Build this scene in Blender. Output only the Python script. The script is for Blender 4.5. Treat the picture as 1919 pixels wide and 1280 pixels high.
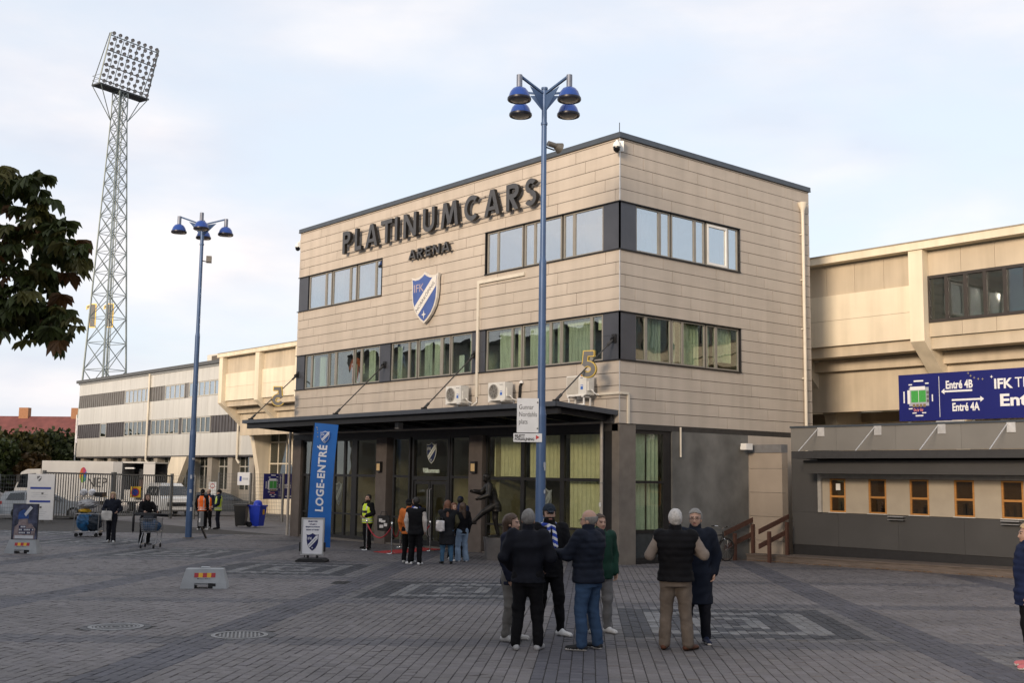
import bpy, bmesh, math, random
import numpy as np
from mathutils import Vector, Matrix
R = math.radians
random.seed(7)
rng = np.random.default_rng(11)
for o in list(bpy.data.objects): bpy.data.objects.remove(o)
SC = bpy.context.scene
COL = SC.collection

# ---------------------------------------------------------------- camera
cam_d = bpy.data.cameras.new('camera'); cam = bpy.data.objects.new('camera', cam_d); COL.objects.link(cam)
CAM = Vector((22.744, -23.532, 2.472))
HEAD, PITCH, ROLL = 0.86400, R(6.79), R(0.754)
fw = Vector((-math.sin(HEAD)*math.cos(PITCH), math.cos(HEAD)*math.cos(PITCH), math.sin(PITCH)))
rt = Vector((math.cos(HEAD), math.sin(HEAD), 0)); up = rt.cross(fw)
r2 = rt*math.cos(ROLL)+up*math.sin(ROLL); u2 = up*math.cos(ROLL)-rt*math.sin(ROLL)
cam.matrix_world = Matrix(((r2.x,u2.x,-fw.x,CAM.x),(r2.y,u2.y,-fw.y,CAM.y),(r2.z,u2.z,-fw.z,CAM.z),(0,0,0,1)))
cam_d.sensor_width = 36; cam_d.lens = 2117.3/1919*36; cam_d.clip_end = 2500; cam_d.clip_start = .1
SC.camera = cam
SC.render.resolution_x, SC.render.resolution_y = 1024, 684

# ---------------------------------------------------------------- sky, sun, exposure
SUN_EL, SUN_AZ = R(13), Vector((0.36, -1.0, 0)).normalized()     # the sun stands low behind the houses on the near side of the square
W = bpy.data.worlds.new('World'); SC.world = W; W.use_nodes = True
nt = W.node_tree; nt.nodes.clear()
def wn(t, **k):
    n = nt.nodes.new(t)
    for a, b in k.items(): setattr(n, a, b)
    return n
wout = wn('ShaderNodeOutputWorld'); bg = wn('ShaderNodeBackground')
sky = wn('ShaderNodeTexSky', sky_type='NISHITA', sun_disc=False, sun_elevation=SUN_EL,
         sun_rotation=math.atan2(SUN_AZ.x, SUN_AZ.y), air_density=1.0, dust_density=1.5, ozone_density=1.2)
tc = wn('ShaderNodeTexCoord'); mp = wn('ShaderNodeMapping'); mp.inputs['Scale'].default_value = (1.0, 1.0, 3.2)
nz = wn('ShaderNodeTexNoise'); nz.inputs['Scale'].default_value = 2.1; nz.inputs['Detail'].default_value = 7; nz.inputs['Roughness'].default_value = .56
nz.inputs['Distortion'].default_value = .25
rp = wn('ShaderNodeValToRGB'); rp.color_ramp.elements[0].position = .38; rp.color_ramp.elements[1].position = .66
nz2 = wn('ShaderNodeTexNoise'); nz2.inputs['Scale'].default_value = 4.2; nz2.inputs['Detail'].default_value = 6
rp2 = wn('ShaderNodeValToRGB'); rp2.color_ramp.elements[0].position = .36; rp2.color_ramp.elements[1].position = .62
rp2.color_ramp.elements[0].color = (4.3, 4.45, 5.0, 1); rp2.color_ramp.elements[1].color = (6.1, 5.75, 5.65, 1)
mix = wn('ShaderNodeMix', data_type='RGBA'); mul = wn('ShaderNodeMix', data_type='RGBA', blend_type='MULTIPLY')
mul.inputs[0].default_value = 1.0; mul.inputs[7].default_value = (1.0, 1.0, 1.0, 1)
veil = wn('ShaderNodeMix', data_type='RGBA'); veil.inputs[0].default_value = .72; veil.inputs[7].default_value = (5.3, 5.65, 6.2, 1)   # thin high cloud over the whole sky
L = nt.links.new
L(tc.outputs['Generated'], mp.inputs['Vector']); L(mp.outputs[0], nz.inputs['Vector']); L(mp.outputs[0], nz2.inputs['Vector'])
L(nz.outputs['Fac'], rp.inputs['Fac']); L(nz2.outputs['Fac'], rp2.inputs['Fac'])
L(sky.outputs[0], mul.inputs[6]); L(mul.outputs[2], veil.inputs[6]); L(veil.outputs[2], mix.inputs[6])
L(rp.outputs['Color'], mix.inputs[0]); L(rp2.outputs['Color'], mix.inputs[7])
L(mix.outputs[2], bg.inputs['Color']); bg.inputs['Strength'].default_value = .10
L(bg.outputs[0], wout.inputs[0])

sd = bpy.data.lights.new('sun', 'SUN'); sun = bpy.data.objects.new('sun', sd); COL.objects.link(sun)
sd.energy = 2.3; sd.angle = R(15); sd.color = (1.0, .80, .60)
sdir = Vector((SUN_AZ.x*math.cos(SUN_EL), SUN_AZ.y*math.cos(SUN_EL), math.sin(SUN_EL)))
sun.rotation_euler = sdir.to_track_quat('Z', 'Y').to_euler(); sun.location = (0, -60, 40)
SC.view_settings.view_transform = 'Standard'; SC.view_settings.look = 'None'
SC.view_settings.exposure = 0.86; SC.view_settings.gamma = 1

# ---------------------------------------------------------------- helpers
def gz(x, y): return (.004*x if x < 0 else .012*x) - .01*y           # the square falls gently to the left and to the back
MATS = {}
def mat(name, col, rough=.7, metal=0.0, var=.12, scale=6.0, bump=0.0, bscale=40.0, spec=.4, emit=None, estr=0, coat=0, stretch=None, streak=0):
    if name in MATS: return MATS[name]
    m = bpy.data.materials.new(name); m.use_nodes = True; MATS[name] = m
    t = m.node_tree; b = t.nodes['Principled BSDF']
    b.inputs['Roughness'].default_value = rough; b.inputs['Metallic'].default_value = metal
    b.inputs['Specular IOR Level'].default_value = spec
    if coat: b.inputs['Coat Weight'].default_value = coat
    c = (*col, 1)
    if var > 0:
        tcn = t.nodes.new('ShaderNodeTexCoord'); n = t.nodes.new('ShaderNodeTexNoise'); n.inputs['Scale'].default_value = scale; n.inputs['Detail'].default_value = 6
        src = tcn.outputs['Object']
        if stretch:
            mpn = t.nodes.new('ShaderNodeMapping'); mpn.inputs['Scale'].default_value = stretch
            t.links.new(src, mpn.inputs[0]); src = mpn.outputs[0]
        t.links.new(src, n.inputs['Vector'])
        r = t.nodes.new('ShaderNodeValToRGB'); r.color_ramp.elements[0].position = .3; r.color_ramp.elements[1].position = .7
        r.color_ramp.elements[0].color = tuple(max(0, x*(1-var)) for x in col)+(1,); r.color_ramp.elements[1].color = tuple(min(1, x*(1+var)) for x in col)+(1,)
        t.links.new(n.outputs['Fac'], r.inputs['Fac'])
        # each object of the material a shade of its own
        oi = t.nodes.new('ShaderNodeObjectInfo'); mr = t.nodes.new('ShaderNodeMapRange')
        mr.inputs['To Min'].default_value = 1-var*.5; mr.inputs['To Max'].default_value = 1+var*.5
        hs = t.nodes.new('ShaderNodeHueSaturation')
        t.links.new(oi.outputs['Random'], mr.inputs['Value']); t.links.new(mr.outputs[0], hs.inputs['Value']); t.links.new(r.outputs[0], hs.inputs['Color'])
        last = hs.outputs[0]
        if streak:
            n3 = t.nodes.new('ShaderNodeTexNoise'); n3.inputs['Scale'].default_value = 1.0; n3.inputs['Detail'].default_value = 5
            m3 = t.nodes.new('ShaderNodeMapping'); m3.inputs['Scale'].default_value = (2.4, 2.4, .16)
            gg = t.nodes.new('ShaderNodeNewGeometry')
            t.links.new(gg.outputs['Position'], m3.inputs[0]); t.links.new(m3.outputs[0], n3.inputs['Vector'])
            r3 = t.nodes.new('ShaderNodeValToRGB'); r3.color_ramp.elements[0].position = .36; r3.color_ramp.elements[1].position = .6
            r3.color_ramp.elements[0].color = (1-streak, 1-streak, 1-streak*1.05, 1); r3.color_ramp.elements[1].color = (1, 1, 1, 1)
            mm = t.nodes.new('ShaderNodeMix'); mm.data_type = 'RGBA'; mm.blend_type = 'MULTIPLY'; mm.inputs[0].default_value = 1
            t.links.new(n3.outputs['Fac'], r3.inputs['Fac']); t.links.new(last, mm.inputs[6]); t.links.new(r3.outputs[0], mm.inputs[7]); last = mm.outputs[2]
        t.links.new(last, b.inputs['Base Color'])
        if bump:
            bn = t.nodes.new('ShaderNodeTexNoise'); bn.inputs['Scale'].default_value = bscale; bn.inputs['Detail'].default_value = 4
            t.links.new(src, bn.inputs['Vector'])
            bp = t.nodes.new('ShaderNodeBump'); bp.inputs['Strength'].default_value = bump; bp.inputs['Distance'].default_value = .02
            t.links.new(bn.outputs['Fac'], bp.inputs['Height']); t.links.new(bp.outputs[0], b.inputs['Normal'])
    else:
        b.inputs['Base Color'].default_value = c
    if emit: b.inputs['Emission Color'].default_value = (*emit, 1); b.inputs['Emission Strength'].default_value = estr
    return m
def glass(name, tint=(.6,.7,.68), refl=.22, rough=.01, wob=.0):
    if name in MATS: return MATS[name]
    m = bpy.data.materials.new(name); m.use_nodes = True; MATS[name] = m; t = m.node_tree; t.nodes.clear()
    o = t.nodes.new('ShaderNodeOutputMaterial'); mx = t.nodes.new('ShaderNodeMixShader'); tr = t.nodes.new('ShaderNodeBsdfTransparent'); gl = t.nodes.new('ShaderNodeBsdfGlossy')
    tr.inputs[0].default_value = (*tint, 1); gl.inputs['Roughness'].default_value = rough; gl.inputs['Color'].default_value = (.95, .98, 1, 1)
    lw = t.nodes.new('ShaderNodeLayerWeight'); lw.inputs['Blend'].default_value = .5
    pw = t.nodes.new('ShaderNodeMath'); pw.operation = 'POWER'; pw.inputs[1].default_value = 4.0
    ad = t.nodes.new('ShaderNodeMath'); ad.operation = 'MULTIPLY_ADD'; ad.use_clamp = True; ad.inputs[1].default_value = 1-refl; ad.inputs[2].default_value = refl
    t.links.new(lw.outputs['Facing'], pw.inputs[0]); t.links.new(pw.outputs[0], ad.inputs[0])
    t.links.new(ad.outputs[0], mx.inputs[0]); t.links.new(tr.outputs[0], mx.inputs[1]); t.links.new(gl.outputs[0], mx.inputs[2]); t.links.new(mx.outputs[0], o.inputs[0])
    if wob:                                                          # panes are never quite flat
        n = t.nodes.new('ShaderNodeTexNoise'); n.inputs['Scale'].default_value = .9; n.inputs['Detail'].default_value = 1.5
        tcn = t.nodes.new('ShaderNodeTexCoord'); bp = t.nodes.new('ShaderNodeBump'); bp.inputs['Strength'].default_value = wob; bp.inputs['Distance'].default_value = .05
        t.links.new(tcn.outputs['Object'], n.inputs['Vector']); t.links.new(n.outputs['Fac'], bp.inputs['Height']); t.links.new(bp.outputs[0], gl.inputs['Normal'])
    return m

class MB:
    """collects shapes, builds ONE mesh object"""
    def __init__(s): s.v = []; s.f = []; s.m = []
    def add(s, vs, fs, mi=0):
        k = len(s.v); s.v += [tuple(p) for p in vs]; s.f += [tuple(i+k for i in q) for q in fs]; s.m += [mi]*len(fs); return s
    def box(s, x0, x1, y0, y1, z0, z1, mi=0):
        if x0 > x1: x0, x1 = x1, x0
        if y0 > y1: y0, y1 = y1, y0
        if z0 > z1: z0, z1 = z1, z0
        return s.add([(x0,y0,z0),(x1,y0,z0),(x1,y1,z0),(x0,y1,z0),(x0,y0,z1),(x1,y0,z1),(x1,y1,z1),(x0,y1,z1)],
                     [(0,3,2,1),(4,5,6,7),(0,1,5,4),(1,2,6,5),(2,3,7,6),(3,0,4,7)], mi)
    def bar(s, p, q, w, h=None, mi=0, upv=(0,0,1)):
        p, q = Vector(p), Vector(q); d = (q-p).normalized(); h = h or w
        a = d.cross(Vector(upv)); a = a.normalized() if a.length > 1e-4 else Vector((1,0,0)); b = a.cross(d)
        vs = [e+a*(sx*w/2)+b*(sy*h/2) for e in (p, q) for sx, sy in ((-1,-1),(1,-1),(1,1),(-1,1))]
        return s.add(vs, [(0,1,2,3),(7,6,5,4),(0,4,5,1),(1,5,6,2),(2,6,7,3),(3,7,4,0)], mi)
    def cyl(s, p, q, r, r2=None, n=10, mi=0, cap=True):
        p, q = Vector(p), Vector(q); r2 = r if r2 is None else r2; d = (q-p).normalized()
        a = d.cross(Vector((0,0,1))); a = a.normalized() if a.length > 1e-4 else Vector((1,0,0)); b = d.cross(a)
        vs = []
        for e, rr in ((p, r), (q, r2)):
            for i in range(n): t = 2*math.pi*i/n; vs.append(e+a*(rr*math.cos(t))+b*(rr*math.sin(t)))
        fs = [(i, (i+1) % n, n+(i+1) % n, n+i) for i in range(n)]
        if cap: fs += [tuple(range(n-1, -1, -1)), tuple(range(n, 2*n))]
        return s.add(vs, fs, mi)
    def tube(s, pts, r, n=8, mi=0):
        pts = [Vector(p) for p in pts]; vs = []; ref = None
        for i, p in enumerate(pts):
            d = (pts[min(i+1, len(pts)-1)]-pts[max(i-1, 0)]).normalized()
            if ref is None: ref = d.cross(Vector((0,0,1))); ref = ref.normalized() if ref.length > 1e-3 else Vector((1,0,0))
            a = (ref-d*ref.dot(d)).normalized(); ref = a; b = d.cross(a); rr = r[i] if hasattr(r, '__len__') else r
            for k in range(n): t = 2*math.pi*k/n; vs.append(p+a*(rr*math.cos(t))+b*(rr*math.sin(t)))
        fs = [(i*n+k, i*n+(k+1) % n, (i+1)*n+(k+1) % n, (i+1)*n+k) for i in range(len(pts)-1) for k in range(n)]
        fs += [tuple(range(n-1, -1, -1)), tuple(range((len(pts)-1)*n, len(pts)*n))]
        return s.add(vs, fs, mi)
    def lathe(s, prof, c=(0,0,0), n=20, mi=0):
        vs = []; k = len(prof)
        for i in range(n):
            t = 2*math.pi*i/n
            for r_, z in prof: vs.append((c[0]+r_*math.cos(t), c[1]+r_*math.sin(t), c[2]+z))
        fs = [(i*k+j, ((i+1) % n)*k+j, ((i+1) % n)*k+j+1, i*k+j+1) for i in range(n) for j in range(k-1)]
        return s.add(vs, fs, mi)
    def prism(s, poly, fn, d0, d1, mi=0, side=None):
        """poly: 2-D outline; fn(a,b,depth)->xyz"""
        n = len(poly); vs = [fn(a, b, d0) for a, b in poly]+[fn(a, b, d1) for a, b in poly]
        s.add(vs, [tuple(range(n))], mi); s.f.append(tuple(len(s.v)-1-i for i in range(n))); s.m.append(mi)
        k = len(s.v)-2*n
        for i in range(n): s.f.append((k+(i+1) % n, k+i, k+n+i, k+n+(i+1) % n)); s.m.append(mi if side is None else side)
        return s
    def quad(s, a, b, c, d, mi=0): return s.add([a,b,c,d], [(0,1,2,3)], mi)
    def build(s, name, mats, parent=None, smooth=False, loc=None, fix=True):
        me = bpy.data.meshes.new(name); me.from_pydata(s.v, [], s.f)
        if not isinstance(mats, (list, tuple)): mats = [mats]
        for m in mats: me.materials.append(m)
        if len(mats) > 1: me.polygons.foreach_set('material_index', s.m)
        if fix:
            bm = bmesh.new(); bm.from_mesh(me); bmesh.ops.recalc_face_normals(bm, faces=bm.faces); bm.to_mesh(me); bm.free()
        if smooth:
            me.polygons.foreach_set('use_smooth', [True]*len(me.polygons))
            if smooth != 'all': me.set_sharp_from_angle(angle=R(38))
        me.update()
        o = bpy.data.objects.new(name, me); COL.objects.link(o)
        if parent: o.parent = parent
        if loc: o.location = loc
        return o
def tag(o, label=None, cat=None, group=None, kind=None):
    if label: o['label'] = label
    if cat: o['category'] = cat
    if group: o['group'] = group
    if kind: o['kind'] = kind
    return o
def thing(name, label, cat, loc=(0,0,0), rz=0, group=None):
    o = bpy.data.objects.new(name, None); COL.objects.link(o); o.empty_display_size = .2
    o.location = loc; o.rotation_euler = (0, 0, rz)
    return tag(o, label, cat, group)
def inst(src, parent, loc=(0,0,0), rot=None, scale=None, name=None):
    c = bpy.data.objects.new(name or src.name.split('.')[0], src.data); COL.objects.link(c); c.parent = parent; c.location = loc
    if rot: c.rotation_euler = rot
    if scale: c.scale = scale
    return c
def copy_tree(o, parent=None):
    c = o.copy(); COL.objects.link(c); c.parent = parent
    for ch in list(o.children): copy_tree(ch, c)
    return c
def text(name, s, size, m, parent, M, depth=.004, bold=0.0, sx=1.0, align='CENTER', fit=None, shear=0, spacing=1.0):
    """lettering as a thin mesh; M maps text plane (x right, y up, z out) into the parent's frame"""
    cu = bpy.data.curves.new('lettering', 'FONT'); cu.body = s; cu.size = size; cu.align_x = align; cu.align_y = 'CENTER'
    cu.extrude = depth/2; cu.offset = bold; cu.resolution_u = 3; cu.shear = shear; cu.space_character = spacing; cu.space_line = .9
    o = bpy.data.objects.new(name, cu); COL.objects.link(o)
    dg = bpy.context.evaluated_depsgraph_get(); me = bpy.data.meshes.new_from_object(o.evaluated_get(dg))
    bpy.data.objects.remove(o); bpy.data.curves.remove(cu)
    if fit and len(me.vertices):
        xs = [v.co.x for v in me.vertices]; ys = [v.co.y for v in me.vertices]
        kx = fit[0]/(max(xs)-min(xs)); ky = fit[1]/(max(ys)-min(ys)) if fit[1] else kx
        cx, cy = (max(xs)+min(xs))/2, (max(ys)+min(ys))/2
        for v in me.vertices: v.co.x = (v.co.x-cx)*kx; v.co.y = (v.co.y-cy)*ky
    for v in me.vertices: v.co.x *= sx
    me.transform(M); me.materials.clear(); me.materials.append(m)
    me.name = name; ob = bpy.data.objects.new(name, me); COL.objects.link(ob); ob.parent = parent
    return ob
def frame(o, xd, yd):
    """matrix: origin o, text x axis xd, text y axis yd"""
    x = Vector(xd).normalized(); y = Vector(yd).normalized(); z = x.cross(y)
    return Matrix(((x.x,y.x,z.x,o[0]),(x.y,y.y,z.y,o[1]),(x.z,y.z,z.z,o[2]),(0,0,0,1)))
# the club shield, as flat pieces in a plane: outline in a unit box (x -.5...5, y 0..1)
SH = [(-.5,.93),(-.38,.9),(-.22,.91),(-.1,.95),(0,1),(.1,.95),(.22,.91),(.38,.9),(.5,.93),(.47,.8),(.475,.62),(.45,.45),(.38,.3),(.26,.16),(.12,.06),(0,0),(-.12,.06),(-.26,.16),(-.38,.3),(-.45,.45),(-.475,.62),(-.47,.8)]
def clip_band(poly, a, b):
    """part of poly between two parallel lines n.p=a..b along the shield's rising sash"""
    n = Vector((-.62, .785))
    def cut(pl, sgn, lim):
        out = []
        for i in range(len(pl)):
            p, q = Vector(pl[i]), Vector(pl[(i+1) % len(pl)]); dp = sgn*(n.dot(p)-lim); dq = sgn*(n.dot(q)-lim)
            if dp >= 0: out.append(tuple(p))
            if (dp >= 0) != (dq >= 0): out.append(tuple(p+(q-p)*(dp/(dp-dq))))
        return out
    return cut(cut(poly, 1, a), -1, b)
def shield(parent, M, w, h, mats, depth=.05, letters=True, name='emblem'):
    """mats: rim, field, sash, lettering"""
    fn = lambda a, b, d: tuple(M @ Vector((a*w, b*h, d)))
    rim = MB().prism(SH, fn, 0, depth).build('rim', mats[0], parent)
    ins = [(x*.9, .5+(y-.5)*.9-.005) for x, y in SH]
    MB().prism(ins, fn, depth, depth+.012).build('field', mats[1], parent)
    sash = clip_band(ins, .27, .49)
    MB().prism(sash, fn, depth+.012, depth+.02).build('sash', mats[2], parent)
    th = math.atan2(.62*h, .785*w)
    c = Vector((.035, .512)); ux = Vector((math.cos(th), math.sin(th)))
    if letters:
        # along the sash
        o = M @ Vector((c.x*w+.0, c.y*h, depth+.02)); xd = M.to_3x3() @ Vector((.785*w, .62*h, 0)); yd = M.to_3x3() @ Vector((-.62*h, .785*w, 0))
        text('lettering', 'NORRKÖPING', 1, mats[3], parent, frame(o, xd, yd), .006, .0, fit=(w*.86, h*.085))
        o = M @ Vector((-.2*w, .70*h, depth+.012)); text('lettering', 'IFK', 1, mats[4] if len(mats) > 4 else mats[2], parent, frame(o, M.to_3x3() @ Vector((1,0,0)), M.to_3x3() @ Vector((0,1,0))), .006, .0, fit=(w*.36, h*.15))
    star = [(math.cos(i*math.pi/4+math.pi/2)*(.1 if i % 2 == 0 else .03), math.sin(i*math.pi/4+math.pi/2)*(.1 if i % 2 == 0 else .03)) for i in range(8)]
    fs = lambda a, b, d: tuple(M @ Vector((a*w*.85, .17*h+b*w*.95, d)))
    MB().prism(star, fs, depth+.012, depth+.02).build('star', mats[2], parent)
    return rim
# ---------------------------------------------------------------- ground
def paver_mat():
    m = bpy.data.materials.new('pavers'); m.use_nodes = True; t = m.node_tree; b = t.nodes['Principled BSDF']
    at = t.nodes.new('ShaderNodeAttribute'); at.attribute_name = 'tone'
    n = t.nodes.new('ShaderNodeTexNoise'); n.inputs['Scale'].default_value = .35; n.inputs['Detail'].default_value = 7; n.inputs['Roughness'].default_value = .65
    n2 = t.nodes.new('ShaderNodeTexNoise'); n2.inputs['Scale'].default_value = 45; n2.inputs['Detail'].default_value = 4
    g = t.nodes.new('ShaderNodeNewGeometry')
    L = t.links.new; L(g.outputs['Position'], n.inputs['Vector']); L(g.outputs['Position'], n2.inputs['Vector'])
    r = t.nodes.new('ShaderNodeMapRange'); r.inputs['From Min'].default_value = .3; r.inputs['From Max'].default_value = .7; r.inputs['To Min'].default_value = .72; r.inputs['To Max'].default_value = 1.16
    r2 = t.nodes.new('ShaderNodeMapRange'); r2.inputs['From Min'].default_value = .3; r2.inputs['From Max'].default_value = .7; r2.inputs['To Min'].default_value = .85; r2.inputs['To Max'].default_value = 1.12
    L(n.outputs['Fac'], r.inputs['Value']); L(n2.outputs['Fac'], r2.inputs['Value'])
    # a few dark spots of old chewing gum and oil
    vo = t.nodes.new('ShaderNodeTexVoronoi'); vo.inputs['Scale'].default_value = 1.4; L(g.outputs['Position'], vo.inputs['Vector'])
    vr = t.nodes.new('ShaderNodeMapRange'); vr.inputs['From Min'].default_value = .03; vr.inputs['From Max'].default_value = .075; vr.inputs['To Min'].default_value = .55; vr.inputs['To Max'].default_value = 1
    L(vo.outputs['Distance'], vr.inputs['Value'])
    mu = t.nodes.new('ShaderNodeMath'); mu.operation = 'MULTIPLY'; L(r.outputs[0], mu.inputs[0]); L(r2.outputs[0], mu.inputs[1])
    mu2 = t.nodes.new('ShaderNodeMath'); mu2.operation = 'MULTIPLY'; L(mu.outputs[0], mu2.inputs[0]); L(vr.outputs[0], mu2.inputs[1])
    vm = t.nodes.new('ShaderNodeVectorMath'); vm.operation = 'SCALE'; L(at.outputs['Color'], vm.inputs[0]); L(mu2.outputs[0], vm.inputs['Scale'])
    L(vm.outputs[0], b.inputs['Base Color']); b.inputs['Roughness'].default_value = .72; b.inputs['Specular IOR Level'].default_value = .35
    bp = t.nodes.new('ShaderNodeBump'); bp.inputs['Strength'].default_value = .35; bp.inputs['Distance'].default_value = .006; L(n2.outputs['Fac'], bp.inputs['Height']); L(bp.outputs[0], b.inputs['Normal'])
    return m
def ground_sheet():
    xs = [-1400,-300,-120,-60,-30,-10,-4,0,4,10,20,40,120,300,1400]; ys = [-1400,-300,-120,-60,-30,-15,0,15,40,120,300,1400]
    cl = lambda v, a: max(-a, min(a, v))
    vs = [(x, y, gz(cl(x, 60), cl(y, 60))-.02) for y in ys for x in xs]; n = len(xs)
    fs = [(j*n+i, j*n+i+1, (j+1)*n+i+1, (j+1)*n+i) for j in range(len(ys)-1) for i in range(n-1)]
    m = MB(); m.add(vs, fs)
    return tag(m.build('ground', mat('asphalt', (.115,.108,.108), .85, var=.25, scale=1.3, bump=.3, bscale=60), fix=False), kind='structure')
ground_sheet()
PA = R(-44.5); E1 = (math.cos(PA), math.sin(PA)); E2 = (-math.sin(PA), math.cos(PA))
def pq(x, y): return x*E1[0]+y*E1[1], x*E2[0]+y*E2[1]
HOLES = [(6.5, -17.05, .5), (8.35, -16.06, .5)]
def tone(p, q):
    """colour of the stone at a place of the square: bands, framed cobble fields, plain field"""
    q0 = (q+1.42) % 4.87; p0 = (p-11.35+.09*q) % 5.5
    i = math.floor((q+1.42)/4.87); j = math.floor((p-11.35+.09*q)/5.5)
    if q0 < .75: return (.074,.073,.086), 0
    if p0 < .75: return (.090,.087,.096), 0
    u, v = (q0-.75)/4.12, (p0-.75)/4.75
    if i == j:
        e = min(q0-.75, 4.87-q0); f = min(p0-.75, 5.5-p0); d = min(e, f*.9)
        if d < .32: return (.122,.118,.122), 1
        if d < .78: return (.046,.048,.056), 1
        if d < 1.08: return (.155,.155,.158), 1
        if d < 1.5: return (.052,.054,.062), 1
        if d < 1.78: return (.150,.150,.153), 1
        return (.060,.060,.068), 1
    return (.132,.122,.124), 0
def pavers():
    pw, pl = .14, .21
    near = []; V = []; F = []; T = []
    cx, cy = CAM.x, CAM.y; hx, hy = -math.sin(HEAD), math.cos(HEAD)
    P0, Q0 = pq(cx, cy)
    tops = []
    for a in range(-360, 300):
        q = a*pw
        for b in range(-260, 160):
            p = b*pl+(pl/2 if a % 2 else 0)
            x = p*E1[0]+q*E2[0]; y = p*E1[1]+q*E2[1]
            dx, dy = x-cx, y-cy; d = dx*hx+dy*hy; s = dx*hy-dy*hx
            if d < 8.5 or d > 47 or abs(s) > .485*d+4.0: continue
            if y > .12 and x < .1 or y > 4.9: continue
            if any((x-hx_)**2+(y-hy_)**2 < r*r for hx_, hy_, r in HOLES): continue
            tops.append((d, p, q))
    tops.sort()
    m = paver_mat(); holder = tag(bpy.data.objects.new('pavement', None), kind='structure'); COL.objects.link(holder)
    def stone(p, q, wp, wq, col, jit):
        g = .005; h = rng.normal(0, .0016); x0, x1, y0, y1 = p-wp/2+g, p+wp/2-g, q-wq/2+g, q+wq/2-g; c = .007
        k = 1+rng.normal(0, jit); tl = (rng.normal(0, .0015), rng.normal(0, .0015))
        pts = []
        for (e, zz) in ((0, -.02), (0, -.004), (c, 0)):
            for (pp, qq) in ((x0+e, y0+e), (x1-e, y0+e), (x1-e, y1-e), (x0+e, y1-e)):
                x = pp*E1[0]+qq*E2[0]; y = pp*E1[1]+qq*E2[1]
                pts.append((x, y, gz(x, y)+zz+h+(tl[0] if pp > p else -tl[0])+(tl[1] if qq > q else -tl[1])))
        return pts, (col[0]*k, col[1]*k, col[2]*k*(1+rng.normal(0, .012)))
    FS = [(8,9,10,11),(4,5,9,8),(5,6,10,9),(6,7,11,10),(7,4,8,11),(0,1,5,4),(1,2,6,5),(2,3,7,6),(3,0,4,7)]
    n_single = 0
    for d, p, q in tops:
        col, cob = tone(p, q)
        subs = [(p, q, pl, pw)] if not cob or d > 30 else [(p-pl/4, q, pl/2, pw), (p+pl/4, q, pl/2, pw)]
        for (pp, qq, wp, wq) in subs:
            pts, c = stone(pp, qq, wp, wq, col, .13 if cob else .075)
            # single stones for the nearest ones inside the picture
            sx = (pts[8][0]-cx)*hy-(pts[8][1]-cy)*hx
            if n_single < 300 and d > 11.6 and abs(sx) < .45*d:
                me = bpy.data.meshes.new('paver'); cxp = pts[8]
                me.from_pydata([(a-cxp[0], b-cxp[1], z-cxp[2]) for a, b, z in pts], [], FS); me.materials.append(m)
                at = me.attributes.new('tone', 'FLOAT_COLOR', 'POINT'); at.data.foreach_set('color', [*c, 1]*12)
                o = bpy.data.objects.new('paver', me); COL.objects.link(o); o.location = cxp; o.parent = holder; n_single += 1
            else:
                k = len(V); V += pts; fs = FS if d < 24 else FS[:5]
                F += [tuple(i+k for i in f) for f in fs]; T += [*c, 1]*12
    me = bpy.data.meshes.new('paving_field'); me.from_pydata(V, [], F); me.materials.append(m)
    at = me.attributes.new('tone', 'FLOAT_COLOR', 'POINT'); at.data.foreach_set('color', T)
    o = bpy.data.objects.new('paving_field', me); COL.objects.link(o); o.parent = holder; o['kind'] = 'stuff'
    # sand in the joints
    V = []; F = []
    sand = MB()
    xs = [-46+i*4 for i in range(16)]+[0.0]; xs = sorted(set(xs)); ys = [-34+i*4 for i in range(9)]+[.1, 4.9]; ys = sorted(set(ys))
    for i in range(len(xs)-1):
        for j in range(len(ys)-1):
            if ys[j] >= .1 and xs[i+1] <= .0: continue
            sand.add([(x, y, gz(x, y)-.011) for x, y in ((xs[i], ys[j]), (xs[i+1], ys[j]), (xs[i+1], ys[j+1]), (xs[i], ys[j+1]))], [(0,1,2,3)])
    sand.build('joint_sand', mat('sand', (.035,.032,.03), .95, var=.3, scale=3), holder, fix=False)
pavers()
def manhole(x, y, rot, label, kind):
    t = thing('manhole_cover', label, 'manhole', (x, y, gz(x, y)), rot)
    iron = mat('cast_iron', (.05,.05,.052), .55, .6, var=.3, scale=14, bump=.4); lt = mat('worn_iron', (.16,.16,.165), .5, .6, var=.25, scale=20); cob = mat('cobble', (.085,.085,.09), .8, var=.3, scale=9)
    MB().lathe([(.0,-.02),(.5,-.02),(.5,-.012),(.0,-.012)], n=40).build('bed', mat('sand', (.035,.032,.03)), t)
    MB().lathe([(.325,-.012),(.325,.006),(.385,.006),(.385,-.012)], n=40).build('frame', lt, t, True)
    MB().lathe([(0,-.012),(0,-.004),(.318,-.004),(.318,-.012)], n=40).build('lid', iron, t)
    if kind == 0:
        for k, r in enumerate((.07,.13,.19,.25,.3)): MB().lathe([(r-.014,-.004),(r-.014,.005),(r+.014,.005),(r+.014,-.004)], n=36).build('rib', lt, t)
    else:
        for k in range(-5, 6):
            w = math.sqrt(.3**2-(k*.052)**2); MB().box(-w, w, k*.052-.013, k*.052+.013, -.004, .006).build('rib', lt, t)
    base = None
    for k in range(24):                                            # ring of set stones
        a0, a1 = 2*math.pi*k/24+.012, 2*math.pi*(k+1)/24-.012
        if base is None:
            half = math.pi/24-.014
            f = lambda r, a: (r*math.cos(a), r*math.sin(a))
            poly = [f(.395,-half), f(.49,-half), f(.49,half), f(.395,half)]
            base = MB().prism(poly, lambda a, b, d: (a, b, d), -.012, .001).build('stone', cob, t)
        else: inst(base, t, (0,0,random.uniform(-.003,.002)), (0,0,2*math.pi*k/24))
    return t
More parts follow.
